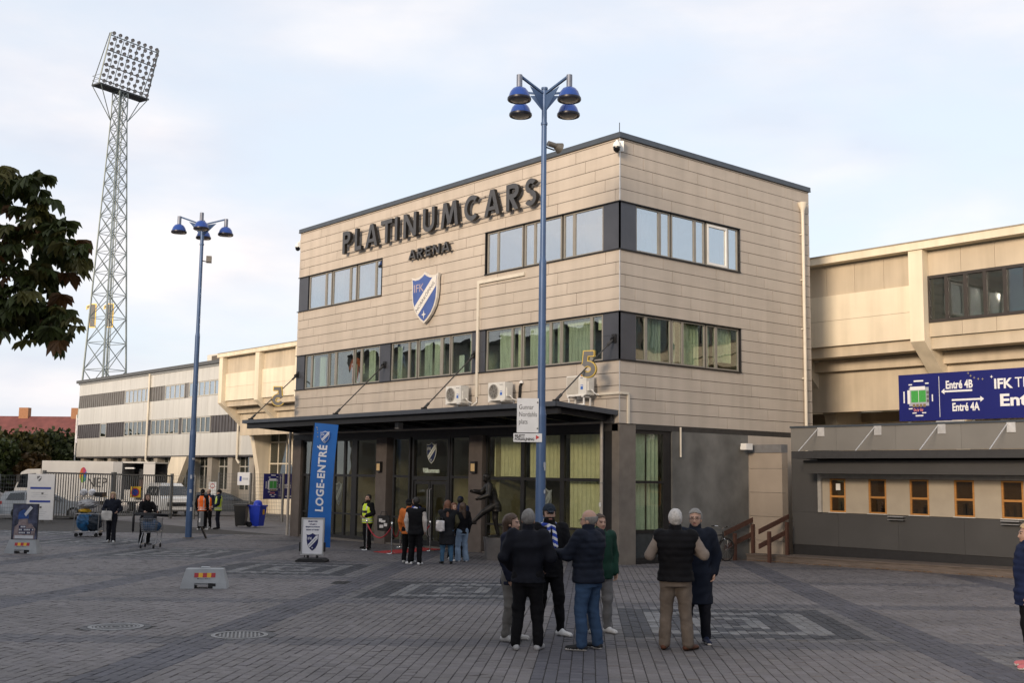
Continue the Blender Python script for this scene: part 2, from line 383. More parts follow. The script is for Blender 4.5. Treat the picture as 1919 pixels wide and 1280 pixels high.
manhole(6.5, -17.05, .3, 'round cast iron manhole cover with concentric rings, set in the paving', 0)
manhole(8.35, -16.06, R(-28), 'round iron drain cover with straight parallel ribs, set in the paving', 1)
dt = thing('drain_grate', 'small dark rectangular drain grate beside the framed paving pattern', 'drain', (1.42, -10.12, gz(1.42,-10.12)), PA)
MB().box(-.32,.32,-.18,.18,-.012,.004).build('frame', mat('dark_iron', (.025,.025,.026), .6, .5), dt)
for k in range(9): MB().box(-.29+k*.066,-.26+k*.066,-.15,.15,.004,.010).build('bar', mat('cast_iron', (.05,.05,.052)), dt)
# ---------------------------------------------------------------- the arena's entrance building
M_panel = mat('fibre_cement_panel', (.47,.415,.355), .75, var=.055, scale=1.1, bump=.08, bscale=30, streak=.10)
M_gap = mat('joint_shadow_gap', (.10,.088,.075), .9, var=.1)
M_coping = mat('coping_sheet', (.075,.088,.105), .45, .4, var=.1, scale=3)
M_flash = mat('black_flashing', (.018,.018,.02), .4, .3, var=.1)
M_dark = mat('dark_sheet_panel', (.075,.080,.095), .42, .35, var=.12, scale=1.5)
M_frame = mat('beige_window_frame', (.26,.245,.215), .5, .2, var=.06, scale=3)
M_white = mat('white_paint', (.74,.73,.70), .5, var=.06, scale=3)
M_cream = mat('cream_pipe', (.62,.57,.48), .5, var=.06, scale=4)
M_dkframe = mat('dark_door_frame', (.022,.021,.021), .45, .2, var=.15)
M_conc = mat('brown_concrete', (.165,.145,.125), .85, var=.14, scale=3, bump=.3, bscale=55)
M_conc2 = mat('grey_smudged_concrete', (.135,.133,.125), .85, var=.32, scale=1.1, bump=.3, bscale=40)
M_room = mat('room_wall', (.30,.31,.27), .9, var=.1)
M_floor = mat('room_floor', (.12,.11,.1), .6, var=.1)
M_curt = mat('green_curtain', (.40,.43,.385), .85, var=.25, scale=2.5, stretch=(4,4,.5))
M_blind = mat('pale_blind', (.74,.72,.55), .8, var=.08, scale=5)
G_up = glass('upper_glass', (.55,.62,.66), .50, .006, .12)
G_lo = glass('lower_glass', (.82,.88,.83), .13, .008, .22)
G_gf = glass('ground_floor_glass', (.86,.88,.80), .05, .006, .05)
A = thing('arena_building', 'three storey arena entrance building clad in beige panels, with the big black name letters', 'building')
FW, FD, ZT = 18.6, 9.48, 12.5
def F_(s, d, z): return (s, d, z)
def R_(s, d, z): return (-d, s, z)
def fb(mb, fn, s0, s1, d0, d1, z0, z1, mi=0):
    p, q = fn(s0, d0, z0), fn(s1, d1, z1); return mb.box(p[0], q[0], p[1], q[1], p[2], q[2], mi)
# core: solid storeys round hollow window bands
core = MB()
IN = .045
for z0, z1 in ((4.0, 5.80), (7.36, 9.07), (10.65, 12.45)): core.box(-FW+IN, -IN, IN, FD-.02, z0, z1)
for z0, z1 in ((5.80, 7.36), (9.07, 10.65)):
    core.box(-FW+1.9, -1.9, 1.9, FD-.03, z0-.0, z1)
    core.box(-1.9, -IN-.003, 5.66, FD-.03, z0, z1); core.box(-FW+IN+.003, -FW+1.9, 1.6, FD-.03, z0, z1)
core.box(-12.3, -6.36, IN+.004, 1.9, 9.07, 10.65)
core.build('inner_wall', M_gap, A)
bk = MB()
for z0, z1 in ((5.80, 7.36), (9.07, 10.65)):
    bk.box(-FW+.3, -.3, 1.86, 1.897, z0, z1); bk.box(-1.897, -1.86, .4, 5.6, z0, z1)
bk.build('room_back_wall', M_room, A)
# cladding panels
ROWS = [(12.44-.3700*k, 12.44-.3700*(k+1)) for k in range(5)]
zs = [12.44, 12.07, 11.70, 11.33, 10.96, 10.59, 10.225, 9.86, 9.495, 9.13, 8.764, 8.398, 8.032, 7.666, 7.30, 6.94, 6.58, 6.22, 5.86, 5.49, 5.12, 4.75, 4.38, 4.02]
def solids(face, k):
    """free stretches of wall for panel row k"""
    L = FW if face == 'F' else FD
    lo = -FW if face == 'F' else 0.0; hi = 0.0 if face == 'F' else FD
    if 5 <= k < 9: return [(-12.4, -6.26)] if face == 'F' else [(5.60, FD)]
    if 14 <= k < 18: return [] if face == 'F' else [(5.60, FD)]
    return [(lo, hi)]
PG = .0075
unit = None
for face, fn, j0 in (('F', F_, -16.95), ('R', R_, .59)):
    for k in range(-1, len(zs)-1):
        zt, zb = (12.50, 12.44) if k < 0 else (zs[k], zs[k+1])
        for lo, hi in solids(face, k):
            j = j0+.424*k; cuts = sorted({lo, hi} | {j+2.51*n for n in range(-12, 14) if lo+.08 < j+2.51*n < hi-.08})
            for a, b in zip(cuts[:-1], cuts[1:]):
                if unit is None:
                    unit = MB().box(-.5,.5,-.5,.5,-.5,.5).build('panel', M_panel, A); o = unit
                else: o = inst(unit, A, name='panel')
                e0 = .0 if a == lo and lo in (0.0, -FW) else PG; e1 = .0 if b == hi and hi in (0.0, FD) else PG
                th = .04+random.uniform(-.0015, .0015)
                # at the corner both faces butt against a light metal trim
                if face == 'F' and b == 0.0: e1 = .022
                if face == 'R' and a == 0.0: e0 = .022
                s0, s1, z0, z1 = a+e0, b-e1, zb+PG*1.15, zt-PG*1.15
                if face == 'F': o.location = ((s0+s1)/2, .044-th/2, (z0+z1)/2); o.scale = (s1-s0, th, z1-z0)
                else: o.location = (-.044+th/2, (s0+s1)/2, (z0+z1)/2); o.scale = (th, s1-s0, z1-z0)
# side and back walls nobody sees much of, trims, coping
MB().box(-FW, -FW+.04, .05, FD, 0, 12.45).build('gable_wall', M_panel, A)
MB().box(-FW+.1, -.1, FD-.018, FD+.03, 0, 12.45).build('rear_wall', M_panel, A)
tr = MB()
for z0, z1 in ((4.02, 5.86), (7.30, 9.13), (10.59, 12.50)): tr.box(-.018, .004, -.004, .018, z0+.01, z1-.01)
tr.build('corner_trim', mat('zinc_trim', (.62,.62,.62), .4, .5), A)
cp = MB(); cp.box(-FW-.05, .055, -.055, .32, 12.52, 12.66); cp.box(-.32, .052, .32, FD+.05, 12.52, 12.66); cp.box(-FW-.05, -FW+.3, .32, FD+.05, 12.52, 12.66); cp.box(-FW+.3, -.32, FD-.25, FD+.05, 12.52, 12.66)
cp.box(-FW-.06, .065, -.065, .3, 12.50, 12.525); cp.box(-.3, .062, .3, FD+.06, 12.50, 12.525)
cp.build('coping', M_coping, A)
MB().box(-FW+.3, -.32, .32, FD-.25, 12.40, 12.47).build('roof', mat('roof_felt', (.05,.05,.05), .9), A)
MB().cyl((0,-.02,12.6), (0,-.02,12.95), .012, n=6).build('lightning_rod', M_flash, A)
# window bands -------------------------------------------------------
def pleat(fn, s0, s1, z0, z1, d, amp, pitch):
    m = MB(); n = max(2, int((s1-s0)/pitch)); vs = []
    for i in range(n+1):
        s = s0+(s1-s0)*i/n; dd = d+(amp if i % 2 else -amp)*random.uniform(.5, 1)
        vs += [fn(s, dd, z0), fn(s, dd+random.uniform(-.01,.01), z1)]
    return m.add(vs, [(2*i, 2*i+2, 2*i+3, 2*i+1) for i in range(n)])
def window(fn, panes, z0, z1, g, fm=M_frame, curt=None, name='window', rail=.05, white=None, parent=A, dep=.055):
    """one window unit: panes = [(s0,s1),...]; frame bars between, one pane object each"""
    m = MB(); a, b = panes[0][0], panes[-1][1]
    fb(m, fn, a-.05, b+.05, dep-.02, dep+.05, z0, z0+rail); fb(m, fn, a-.05, b+.05, dep-.02, dep+.05, z1-rail*.7, z1)
    edges = [a-.05]+[v for p in panes for v in p]+[b+.05]
    for i in range(0, len(edges), 2): fb(m, fn, edges[i], edges[i+1], dep-.016, dep+.046, z0+rail, z1-rail*.7)
    w = m.build(name, fm, parent)
    for i, (p, q) in enumerate(panes):
        k = MB(); fb(k, fn, p, q, dep+.012, dep+.02, z0+rail, z1-rail*.7); k.build('pane', g, w)
        if white == i:
            k = MB(); e = .075
            fb(k, fn, p, q, dep-.03, dep+.008, z0+rail, z0+rail+e); fb(k, fn, p, q, dep-.03, dep+.008, z1-rail*.7-e, z1-rail*.7)
            fb(k, fn, p, p+e, dep-.03, dep+.008, z0+rail+e, z1-rail*.7-e); fb(k, fn, q-e, q, dep-.03, dep+.008, z0+rail+e, z1-rail*.7-e); k.build('casement', M_white, w)
    for c in (curt or []):
        s0, s1, h0, h1, cm = c; pleat(fn, s0, s1, z0+(z1-z0)*h0, z0+(z1-z0)*h1, dep+.22, .03, .07).build('curtain', cm, w, fix=False)
    return w
M_lace = mat('white_curtain', (.62,.64,.62), .9, var=.15, scale=4, stretch=(5,5,.6)); M_dkc = mat('dark_drape', (.03,.05,.045), .9, var=.3)
M_grc = mat('pale_green_curtain', (.52,.54,.465), .9, var=.22, scale=3, stretch=(5,5,.5))
def dark(fn, s0, s1, z0, z1, split=None):
    zz = [z0, split, z1] if split else [z0, z1]
    for a, b in zip(zz[:-1], zz[1:]):
        m = MB(); fb(m, fn, s0+.004, s1-.004, .016, .06, a+.003, b-.003); m.build('metal_panel', M_dark, A)
U0, U1, L0, L1 = 9.16, 10.55, 5.89, 7.26
# upper left
dark(F_, -FW+.005, -17.86, U0-.01, U1+.02)
for p in ([(-17.73,-16.54),(-16.42,-16.09)], [(-15.91,-14.73),(-14.6,-14.27)], [(-14.08,-12.93),(-12.82,-12.46)]):
    window(F_, p, U0, U1, G_up, curt=[(p[0][0], p[0][0]+.4, .05, .95, M_lace)])
for p in ([(-6.13,-5.68),(-5.59,-4.42)], [(-4.24,-3.84),(-3.75,-2.59)], [(-2.40,-2.04),(-1.93,-.76)]):
    window(F_, p, U0, U1, G_up, curt=[(p[0][0], p[0][1], .05, .95, M_lace)])
dark(F_, -.70, -.012, U0-.01, U1+.02)
dark(R_, .012, .71, U0-.01, U1+.02)
window(R_, [(.77,1.72),(1.84,2.20)], U0, U1, G_up, curt=[(1.2,1.7,.05,.95,M_lace)])
window(R_, [(2.36,3.36),(3.47,3.83)], U0, U1, G_up, curt=[(2.4,2.9,.05,.95,M_lace),(3.5,3.8,.05,.95,M_lace)])
window(R_, [(4.01,5.00),(5.08,5.50)], U0, U1, G_up, curt=[(4.1,4.9,.05,.95,M_lace),(5.1,5.45,.05,.95,M_lace)], white=0)
# lower band, front
dark(F_, -FW+.005, -17.95, L0-.01, L1+.02, 6.56)
window(F_, [(-17.84,-17.46),(-17.34,-16.17)], L0, L1, G_lo, curt=[(-17.82,-17.5,0,.97,M_curt),(-17.1,-16.7,0,.97,M_curt),(-16.5,-16.2,0,.97,M_dkc)])
window(F_, [(-16.00,-15.63),(-15.48,-14.31)], L0, L1, G_lo, curt=[(-15.98,-15.7,0,.65,M_blind),(-14.5,-14.33,0,.6,M_grc)])
window(F_, [(-14.15,-13.79),(-13.65,-12.50)], L0, L1, G_lo, curt=[(-14.1,-13.85,.3,.6,M_blind),(-13.5,-13.05,0,.97,M_grc),(-12.75,-12.52,0,.97,M_curt)])
dark(F_, -12.44, -11.74, L0-.01, L1+.02, 6.56)
window(F_, [(-11.63,-10.64),(-10.53,-10.13)], L0, L1, G_lo, curt=[(-11.6,-11.35,0,.97,M_grc),(-10.5,-10.15,0,.97,M_curt)])
window(F_, [(-9.96,-8.71),(-8.55,-8.18)], L0, L1, G_lo, curt=[(-9.9,-9.5,0,.97,M_curt),(-9.3,-8.75,0,.97,M_grc)])
window(F_, [(-8.03,-6.97)], L0, L1, G_lo, curt=[(-7.9,-7.6,0,.5,M_lace),(-7.3,-7.0,0,.97,M_curt)])
dark(F_, -6.91, -6.20, L0-.01, L1+.02, 6.56)
window(F_, [(-6.10,-4.90),(-4.80,-4.42)], L0, L1, G_lo, curt=[(-5.7,-4.95,0,.97,M_grc),(-4.78,-4.44,0,.97,M_blind)])
window(F_, [(-4.28,-3.07),(-2.96,-2.59)], L0, L1, G_lo, curt=[(-4.2,-3.1,0,.97,M_grc),(-2.9,-2.62,0,.97,M_grc)])
window(F_, [(-2.47,-1.26),(-1.15,-.77)], L0, L1, G_lo, curt=[(-2.4,-1.3,0,.85,M_grc),(-2.45,-1.28,.86,.99,M_blind),(-1.13,-.8,.7,.98,M_blind)])
dark(F_, -.70, -.012, L0-.01, L1+.02, 6.60)
dark(R_, .012, .70, L0-.01, L1+.02)
window(R_, [(.73,1.11),(1.22,2.22)], L0, L1, G_lo, curt=[(.75,1.0,0,.98,M_grc),(1.3,2.1,0,.98,M_grc)])
window(R_, [(2.36,2.76),(2.86,3.82)], L0, L1, G_lo, curt=[(2.4,2.7,0,.98,M_grc),(2.9,3.8,0,.98,M_blind)])
window(R_, [(3.99,4.36),(4.47,5.49)], L0, L1, G_lo, curt=[(4.0,4.3,0,.98,M_blind),(4.5,5.4,0.2,.98,M_blind)])
fl = MB()
for lo, hi, z0, z1 in ((-FW-.02,-12.40,9.13,10.59), (-6.25,.03,9.13,10.59), (-FW-.02,.03,5.86,7.30)):
    fl.box(lo, hi, -.035, .05, z1-.022, z1+.006); fl.box(lo, hi, -.05, .05, z0-.006, z0+.026)
    if hi < 0: fl.box(hi-.03, hi, -.02, .05, z0+.026, z1-.022)
    if lo > -10: fl.box(lo, lo+.03, -.02, .05, z0+.026, z1-.022)
for z0, z1 in ((9.13,10.59), (5.86,7.30)):
    fl.box(-.05, .035, .06, 5.60, z1-.022, z1+.006); fl.box(-.05, .05, .06, 5.60, z0-.006, z0+.026); fl.box(-.05, .02, 5.57, 5.60, z0+.026, z1-.022)
fl.build('flashing', M_flash, A)
# ground floor ---------------------------------------------------------
gb = MB(); gb.box(-FW+.1, -.1, 4.0, 4.2, 0, 4.0); gb.box(-5.9,-5.7,.3,4,0,3.8); gb.box(-13.6,-13.4,1.5,4,0,3.8)
gb.build('lobby_wall', mat('lobby_wall', (.33,.30,.22), .9, var=.1), A)
gf = MB(); gf.box(-FW+.05, -.1, .02, 4.0, -.15, .02); gf.build('lobby_floor', M_floor, A)
gc = MB(); gc.box(-FW+.05, -.05, .05, 4.2, 3.85, 4.0); gc.build('lobby_ceiling', M_room, A)
hd = MB(); hd.box(-FW, -.06, .0, .12, 3.80, 4.02); hd.build('header_beam', mat('dark_header', (.035,.033,.032), .6, var=.15), A)
def pillar(s0, s1, z1=3.80, m=None, fn=F_, d0=-.04, d1=.35):
    k = MB(); fb(k, fn, s0, s1, d0, d1, -.25, z1); k.build('pillar', m or M_conc, A)
M_pil = mat('brown_render_pillar', (.105,.09,.082), .85, var=.14, scale=3, bump=.2)
pillar(-FW+.05, -17.9, m=M_pil); pillar(-12.42, -11.74, m=M_pil); pillar(-6.9, -6.2, m=M_pil)
def glazing(fn, cols, z0, zb, zt, z1, g, mids=(), extra=None):
    """curtain wall bay between pillars: cols = pane intervals, bars at zb and zt"""
    m = MB(); a, b = cols[0][0]-.09, cols[-1][1]+.09
    for zz, h in ((z0, .08), (zb, .06), (zt, .09), (z1-.07, .07)): fb(m, fn, a, b, .06, .16, zz, zz+h)
    e = [a]+[v for p in cols for v in p]+[b]
    for i in range(0, len(e), 2):
        for (q0, q1) in ((z0+.08, zb), (zb+.06, zt), (zt+.09, z1-.07)): fb(m, fn, e[i], e[i+1], .064, .156, q0, q1)
    fb(m, fn, a, b, .05, .2, -.3, z0)
    w = m.build('glazing_frame', M_dkframe, A)
    for (p, q) in cols:
        for (q0, q1) in ((z0+.08, zb), (zb+.06, zt), (zt+.09, z1-.07)):
            k = MB(); fb(k, fn, p, q, .10, .108, q0, q1); k.build('pane', g, w)
    return w
glazing(F_, [(-17.8,-16.7),(-16.6,-15.5),(-15.4,-14.8),(-14.66,-14.22),(-13.87,-12.5)], .06, .92, 2.36, 3.80, G_gf)
glazing(F_, [(-11.37,-10.49)], .06, .92, 2.36, 3.80, G_gf)
glazing(F_, [(-7.95,-6.98)], .06, .92, 2.36, 3.80, G_gf)
g2 = glazing(F_, [(-6.04,-4.39),(-4.22,-2.57),(-2.38,-.77)], .06, .88, 2.34, 3.80, G_gf)
for (p, q) in ((-2.36,-.8), (-4.2,-2.62)):
    pleat(F_, p, q, .95 if p > -3 else 2.4, 3.75, .32, .025, .09).build('blind', M_blind, g2, fix=False)
pleat(F_, -6.0, -4.45, 2.45, 3.7, .34, .025, .09).build('blind', M_blind, g2, fix=False)
# double entrance door with transom light
dm = MB(); 
for s0, s1 in ((-10.25,-10.15),(-8.18,-8.06)): fb(dm, F_, s0, s1, .05, .2, -.05, 3.80)
fb(dm, F_, -10.15, -8.18, .05, .2, 2.28, 2.42); fb(dm, F_, -10.15, -8.18, .05, .2, 3.70, 3.80)
dd = dm.build('entrance', M_dkframe, A)
k = MB(); fb(k, F_, -10.15, -8.18, .11, .118, 2.42, 3.70); k.build('pane', G_gf, dd)
for s0, s1 in ((-10.13,-9.19),(-9.15,-8.2)):
    k = MB(); fb(k, F_, s0, s0+.1, .07, .13, 0, 2.26); fb(k, F_, s1-.1, s1, .07, .13, 0, 2.26); fb(k, F_, s0+.1, s1-.1, .07, .13, 2.14, 2.26); fb(k, F_, s0+.1, s1-.1, .07, .13, 0, .22)
    dr = k.build('door', M_dkframe, A)
    k = MB(); fb(k, F_, s0+.1, s1-.1, .095, .103, .22, 2.14); k.build('pane', G_gf, dr)
    sx = s1-.05 if s0 < -9.5 else s0+.05
    MB().tube([(sx,.07,.35),(sx,.0,.40),(sx,.0,1.95),(sx,.07,2.0)], .018).build('handle', mat('brushed_steel', (.55,.55,.55), .3, .9), dr)
text('lettering', 'Välkommen', .2, mat('sign_green_white', (.62,.72,.62), .6, var=0), dd, frame((-9.17,.09,2.62),(1,0,0),(0,0,1)), .01, .004, fit=(.95,.17))
# shield on the transom glass
eb = [mat('dull_white_print', (.55,.58,.52), .6, var=0), mat('print_navy', (.012,.02,.07), .5, var=0), mat('dull_white_print', (.55,.58,.52)), mat('print_navy', (.012,.02,.07))]
def on_building(fn, **k): fn(A, **k)
sh_root = tag(bpy.data.objects.new('glass_emblem', None)); COL.objects.link(sh_root); sh_root.parent = A
shield(sh_root, frame((-9.17,.10,2.86),(1,0,0),(0,0,1)), .58, .74, eb, .004)
frost = mat('frosted_print', (.20,.225,.20), .7, var=0); fr2 = mat('frosted_print_dim', (.075,.082,.075), .7, var=0)
for (x, z, w_, h_) in ((-15.1,1.25,.5,.92), (-3.25,1.05,.62,1.1)):
    e2 = bpy.data.objects.new('glass_emblem', None); COL.objects.link(e2); e2.parent = A
    shield(e2, frame((x,.085,z),(1,0,0),(0,0,1)), w_, h_, [frost, fr2, frost, fr2], .003)
# corner column, side window, side wall
pillar(-.30, -.0, 4.0, M_conc, F_, -.0, .68)
k = MB(); fb(k, F_, -.66, -.30, .03, .3, -.25, 3.82); k.build('column_casing', M_dkframe, A)
hr = MB(); fb(hr, R_, .69, FD-.02, .0, .1, 3.86, 4.03); hr.build('side_header', mat('dark_header', (.035,.033,.032)), A)
sg = MB(); 
for z0, z1 in ((.08,.16),(.86,.95),(2.30,2.38),(3.76,3.86)): fb(sg, R_, .69, 2.27, .05, .15, z0, z1)
for s0, s1 in ((.69,.73),(1.93,2.27)): fb(sg, R_, s0, s1, .052, .148, .08, 3.86)
fb(sg, R_, .69, 2.27, .04, .2, -.25, .08)
sgo = sg.build('side_glazing_frame', M_dkframe, A)
for z0, z1 in ((.95,2.30),(2.38,3.76)):
    k = MB(); fb(k, R_, .73, 1.93, .09, .098, z0, z1); k.build('pane', G_gf, sgo)
    pleat(R_, .74, 1.36, z0, z1, .26, .022, .08).build('blind', mat('green_blind', (.58,.66,.58), .8, var=.08), sgo, fix=False)
    pleat(R_, 1.39, 1.9, z0, z1, .26, .022, .08).build('blind', mat('green_blind', (.58,.66,.58)), sgo, fix=False)
k = MB(); fb(k, R_, .73, 1.93, .07, .11, .16, .86); k.build('lower_panel', mat('dark_glass_panel', (.045,.05,.052), .25, var=.15), sgo)
k = MB(); fb(k, R_, 2.27, 5.92, .0, .3, -.25, 3.86); k.build('side_wall', M_conc2, A)
k = MB(); fb(k, R_, 5.92, FD-.03, .0, .3, -.25, 3.86); k.build('side_wall', M_panel, A)
# pipes
def pipe(pts, r=.045, name='downpipe', m=M_cream): return MB().tube(pts, r, 10).build(name, m, A, True)
dp = pipe([(.09,8.98,11.62),(.09,8.98,4.2),(.09,8.98,.0)], .055)
MB().lathe([(.06,-.42),(.075,-.25),(.17,-.03),(.175,0),(.155,0),(.06,-.22)], (.09,8.98,12.02), 16).build('hopper', M_cream, dp, True)
for z in (10.9, 9.3, 7.6, 5.9): MB().box(-.0,.1,8.91,9.05,z-.02,z+.02).build('clip', M_cream, dp)
c1 = MB(); c1.box(-6.60,-6.49,-.06,-.002,5.05,8.98); c1.box(-6.49,-4.20,-.062,-.002,8.87,8.98); c1.build('pipe_duct', M_cream, A)
pipe([(-6.55,-.03,5.08),(-6.52,-.05,4.9),(-6.68,-.12,4.78)], .02, 'hose', M_white)
c2 = MB(); c2.box(-.9,.045,-.06,-.002,4.86,4.93); c2.box(-.002,.06,.0,.34,4.863,4.927); c2.box(.002,.06,.30,.37,4.02,4.863); c2.build('pipe_duct', M_cream, A)
pipe([(.05,2.6,4.0),(.05,2.6,3.1)], .03, 'hose', M_cream)
M_gal = mat('galvanised', (.30,.30,.29), .5, .6, var=.15, scale=9)
p1 = pipe([(-.62,-.10,4.2),(-.62,-.10,-.05)], .05, 'downpipe', mat('grey_beige_pipe', (.36,.33,.29), .5, var=.12))
for z in (.9, 2.3, 3.6): MB().cyl((-.62,-.10,z-.02),(-.62,-.10,z+.02),.062).build('clip', M_gal, p1)
for z, h in ((1.62,.12),(1.28,.07),(1.05,.06),(.92,.05)): MB().box(-.668,-.58,-.155,-.147,z,z+h).build('sticker', mat('sticker_white', (.6,.6,.6), .6, var=.3, scale=30), p1)
p2 = pipe([(-18.6,-.14,4.2),(-18.6,-.14,-.05)], .055, 'downpipe', mat('grey_beige_pipe', (.36,.33,.29)))
# wall lamps
def wall_lamp(s):
    w = MB(); fb(w, F_, s-.13, s+.13, -.16, -.045, 2.55, 2.60); fb(w, F_, s-.13, s+.13, -.16, -.045, 2.86, 2.93)
    for e in (-.13, .11): fb(w, F_, s+e, s+e+.02, -.16, -.045, 2.60, 2.86)
    lm = w.build('wall_lamp', M_dkframe, A)
    k = MB(); fb(k, F_, s-.108, s+.108, -.152, -.05, 2.605, 2.855); k.build('diffuser', mat('amber_lamp_glass', (.30,.22,.12), .5, var=.2, emit=(1,.62,.25), estr=.10), lm)
wall_lamp(-12.1); wall_lamp(-6.55)
# ---------------------------------------------------------------- things on the arena building
M_letter = mat('anthracite_letter', (.070,.073,.080), .5, .2, var=.1, scale=5)
M_letside = mat('letter_side', (.012,.012,.013), .5, .2, var=.1)
T_ = .185                                                            # stroke width of the name letters
def st(p, q, t=T_):                                                  # straight stroke as a two-pair strip; ends cut level where slanted
    (x0, y0), (x1, y1) = p, q
    if abs(y1-y0) > abs(x1-x0)*.6:
        w = t/2*math.hypot(x1-x0, y1-y0)/abs(y1-y0); return [((x0-w, y0), (x0+w, y0)), ((x1-w, y1), (x1+w, y1))]
    return [((x0, y0-t/2), (x0, y0+t/2)), ((x1, y1-t/2), (x1, y1+t/2))]
def arc(cx, cy, rx, ry, a0, a1, t=T_, n=14):
    out = []
    for i in range(n+1):
        a = R(a0+(a1-a0)*i/n); c, s = math.cos(a), math.sin(a)
        out.append(((cx+(rx-t)*c, cy+(ry-t)*s), (cx+rx*c, cy+ry*s)))
    return out
def glyph(ch, w):
    """strips of a letter, 1 high and w wide"""
    h = T_/2
    if ch == 'P': return [st((h,0),(h,1)), [((T_*.9,1),(T_*.9,1-T_)),((w*.5,1),(w*.5,1-T_))], arc(w*.5,.715,w*.5,.285,90,-90), [((w*.5,.43),(w*.5,.43+T_)),((T_*.9,.43),(T_*.9,.43+T_))]]
    if ch == 'R': return glyph('P', w)+[st((w*.42,.46),(w-.12,0))]
    if ch == 'L': return [st((h,0),(h,1)), [((T_*.9,0),(T_*.9,T_)),((w,0),(w,T_))]]
    if ch == 'A': return [st((.11,0),(w/2-.02,1)), st((w-.11,0),(w/2+.02,1)), [((w*.27,.2),(w*.27,.2+T_*.8)),((w*.73,.2),(w*.73,.2+T_*.8))]]
    if ch == 'T': return [st((w/2,0),(w/2,1-T_*.9)), [((0,1-T_),(0,1)),((w,1-T_),(w,1))]]
    if ch == 'I': return [st((w/2,0),(w/2,1))]
    if ch == 'N': return [st((h,0),(h,1)), st((w-h,0),(w-h,1)), st((h*1.1,1),(w-h*1.1,0))]
    if ch == 'U': return [st((h,.34),(h,1)), st((w-h,.34),(w-h,1)), arc(w/2,.36,w/2,.36,180,360)]
    if ch == 'M': return [st((.1,0),(w*.22,1)), st((w-.1,0),(w-w*.22,1)), st((w*.24,1),(w/2,.12)), st((w*.76,1),(w/2,.12))]
    if ch == 'C': return [arc(w*.56,.5,w*.56,.5,48,312,n=24)]
    if ch == 'E': return [st((h,0),(h,1))]+[[((T_*.9,y),(T_*.9,y+T_)),((w*q,y),(w*q,y+T_))] for y, q in ((0,1),(.41,.92),(1-T_,1))]
    if ch == 'S': return [arc(w*.5,.725,w*.46,.275,28,270,n=18), arc(w*.5,.275+.0,w*.5,.2925,90,-150,n=18)]
    return []
def letter3d(ch, w, hgt, depth, M, parent):
    m = MB()
    for i, sp in enumerate(glyph(ch, w/hgt)):
        e = .0015*i; k = len(sp); vs = []
        for d in (0, depth+e):
            for l, r in sp: vs += [M @ Vector((l[0]*hgt, l[1]*hgt, d)), M @ Vector((r[0]*hgt, r[1]*hgt, d))]
        n2 = 2*k; fs = []; mi = []
        for j in range(k-1):
            a, b, c, d = 2*j, 2*j+1, 2*j+3, 2*j+2
            m_ = len(m.v)
            fs += [(a,b,c,d), (n2+d,n2+c,n2+b,n2+a), (a,d,n2+d,n2+a), (b,n2+b,n2+c,c)]; mi += [1,0,1,1]
        fs += [(0,n2,n2+1,1), (n2-2,n2-1,2*n2-1,2*n2-2)]; mi += [1,1]
        k0 = len(m.v); m.v += [tuple(v) for v in vs]; m.f += [tuple(q+k0 for q in f) for f in fs]; m.m += mi
    return m.build('letter', [M_letter, M_letside], parent)
def wall_sign(name, label, word, xs, z0, hgt, y0, depth):
    t = thing(name, label, 'sign', (xs[0][0], y0, z0))
    for ch, (a, b) in zip(word, xs):
        letter3d(ch, b-a, hgt, depth, frame((a-xs[0][0], 0, 0), (1,0,0), (0,0,1)), t)
    for zz in (.07*hgt+.02, hgt*.90):
        MB().box(-.02, xs[-1][1]-xs[0][0]+.02, .004, .03, zz-.02, zz+.02).build('rail', mat('sign_rail', (.50,.44,.37), .5, .3), t)
    for i in range(6):
        x = (xs[-1][1]-xs[0][0])*(i+.5)/6; MB().box(x-.02, x+.02, .03, -y0-.003, hgt*.9-.015, hgt*.9+.015).build('bracket', mat('sign_rail', (.50,.44,.37)), t)
    return t
wall_sign('name_sign', 'row of large black raised letters reading PLATINUMCARS high on the beige facade', 'PLATINUMCARS',
    [(-14.86,-14.30),(-13.98,-13.52),(-13.24,-12.40),(-12.19,-11.45),(-11.30,-11.08),(-10.72,-9.92),(-9.52,-8.82),(-8.45,-7.45),(-7.12,-6.38),(-6.04,-5.22),(-4.90,-4.27),(-3.98,-3.42)], 11.05, .88, -.13, .13)
wall_sign('name_sign', 'short row of smaller black raised letters reading ARENA above the shield', 'ARENA',
    [(-10.46,-10.0),(-9.90,-9.58),(-9.40,-9.11),(-8.97,-8.58),(-8.44,-8.0)], 10.21, .35, -.09, .10)
# the big shield
cr = thing('club_emblem', 'large blue and white club shield fixed on the facade under the name letters', 'emblem', (-9.45, -.06, 7.80))
shield(cr, frame((0,0,0),(1,0,0),(0,0,1)), 1.62, 1.86, [mat('shield_cream', (.58,.55,.50), .5, var=.06), mat('shield_blue', (.055,.10,.30), .45, var=.14, scale=2), mat('shield_white', (.66,.64,.60), .5, var=.06), mat('shield_ink', (.03,.035,.06), .5, var=0), mat('shield_pink_grey', (.42,.33,.33), .5, var=0)], .10)
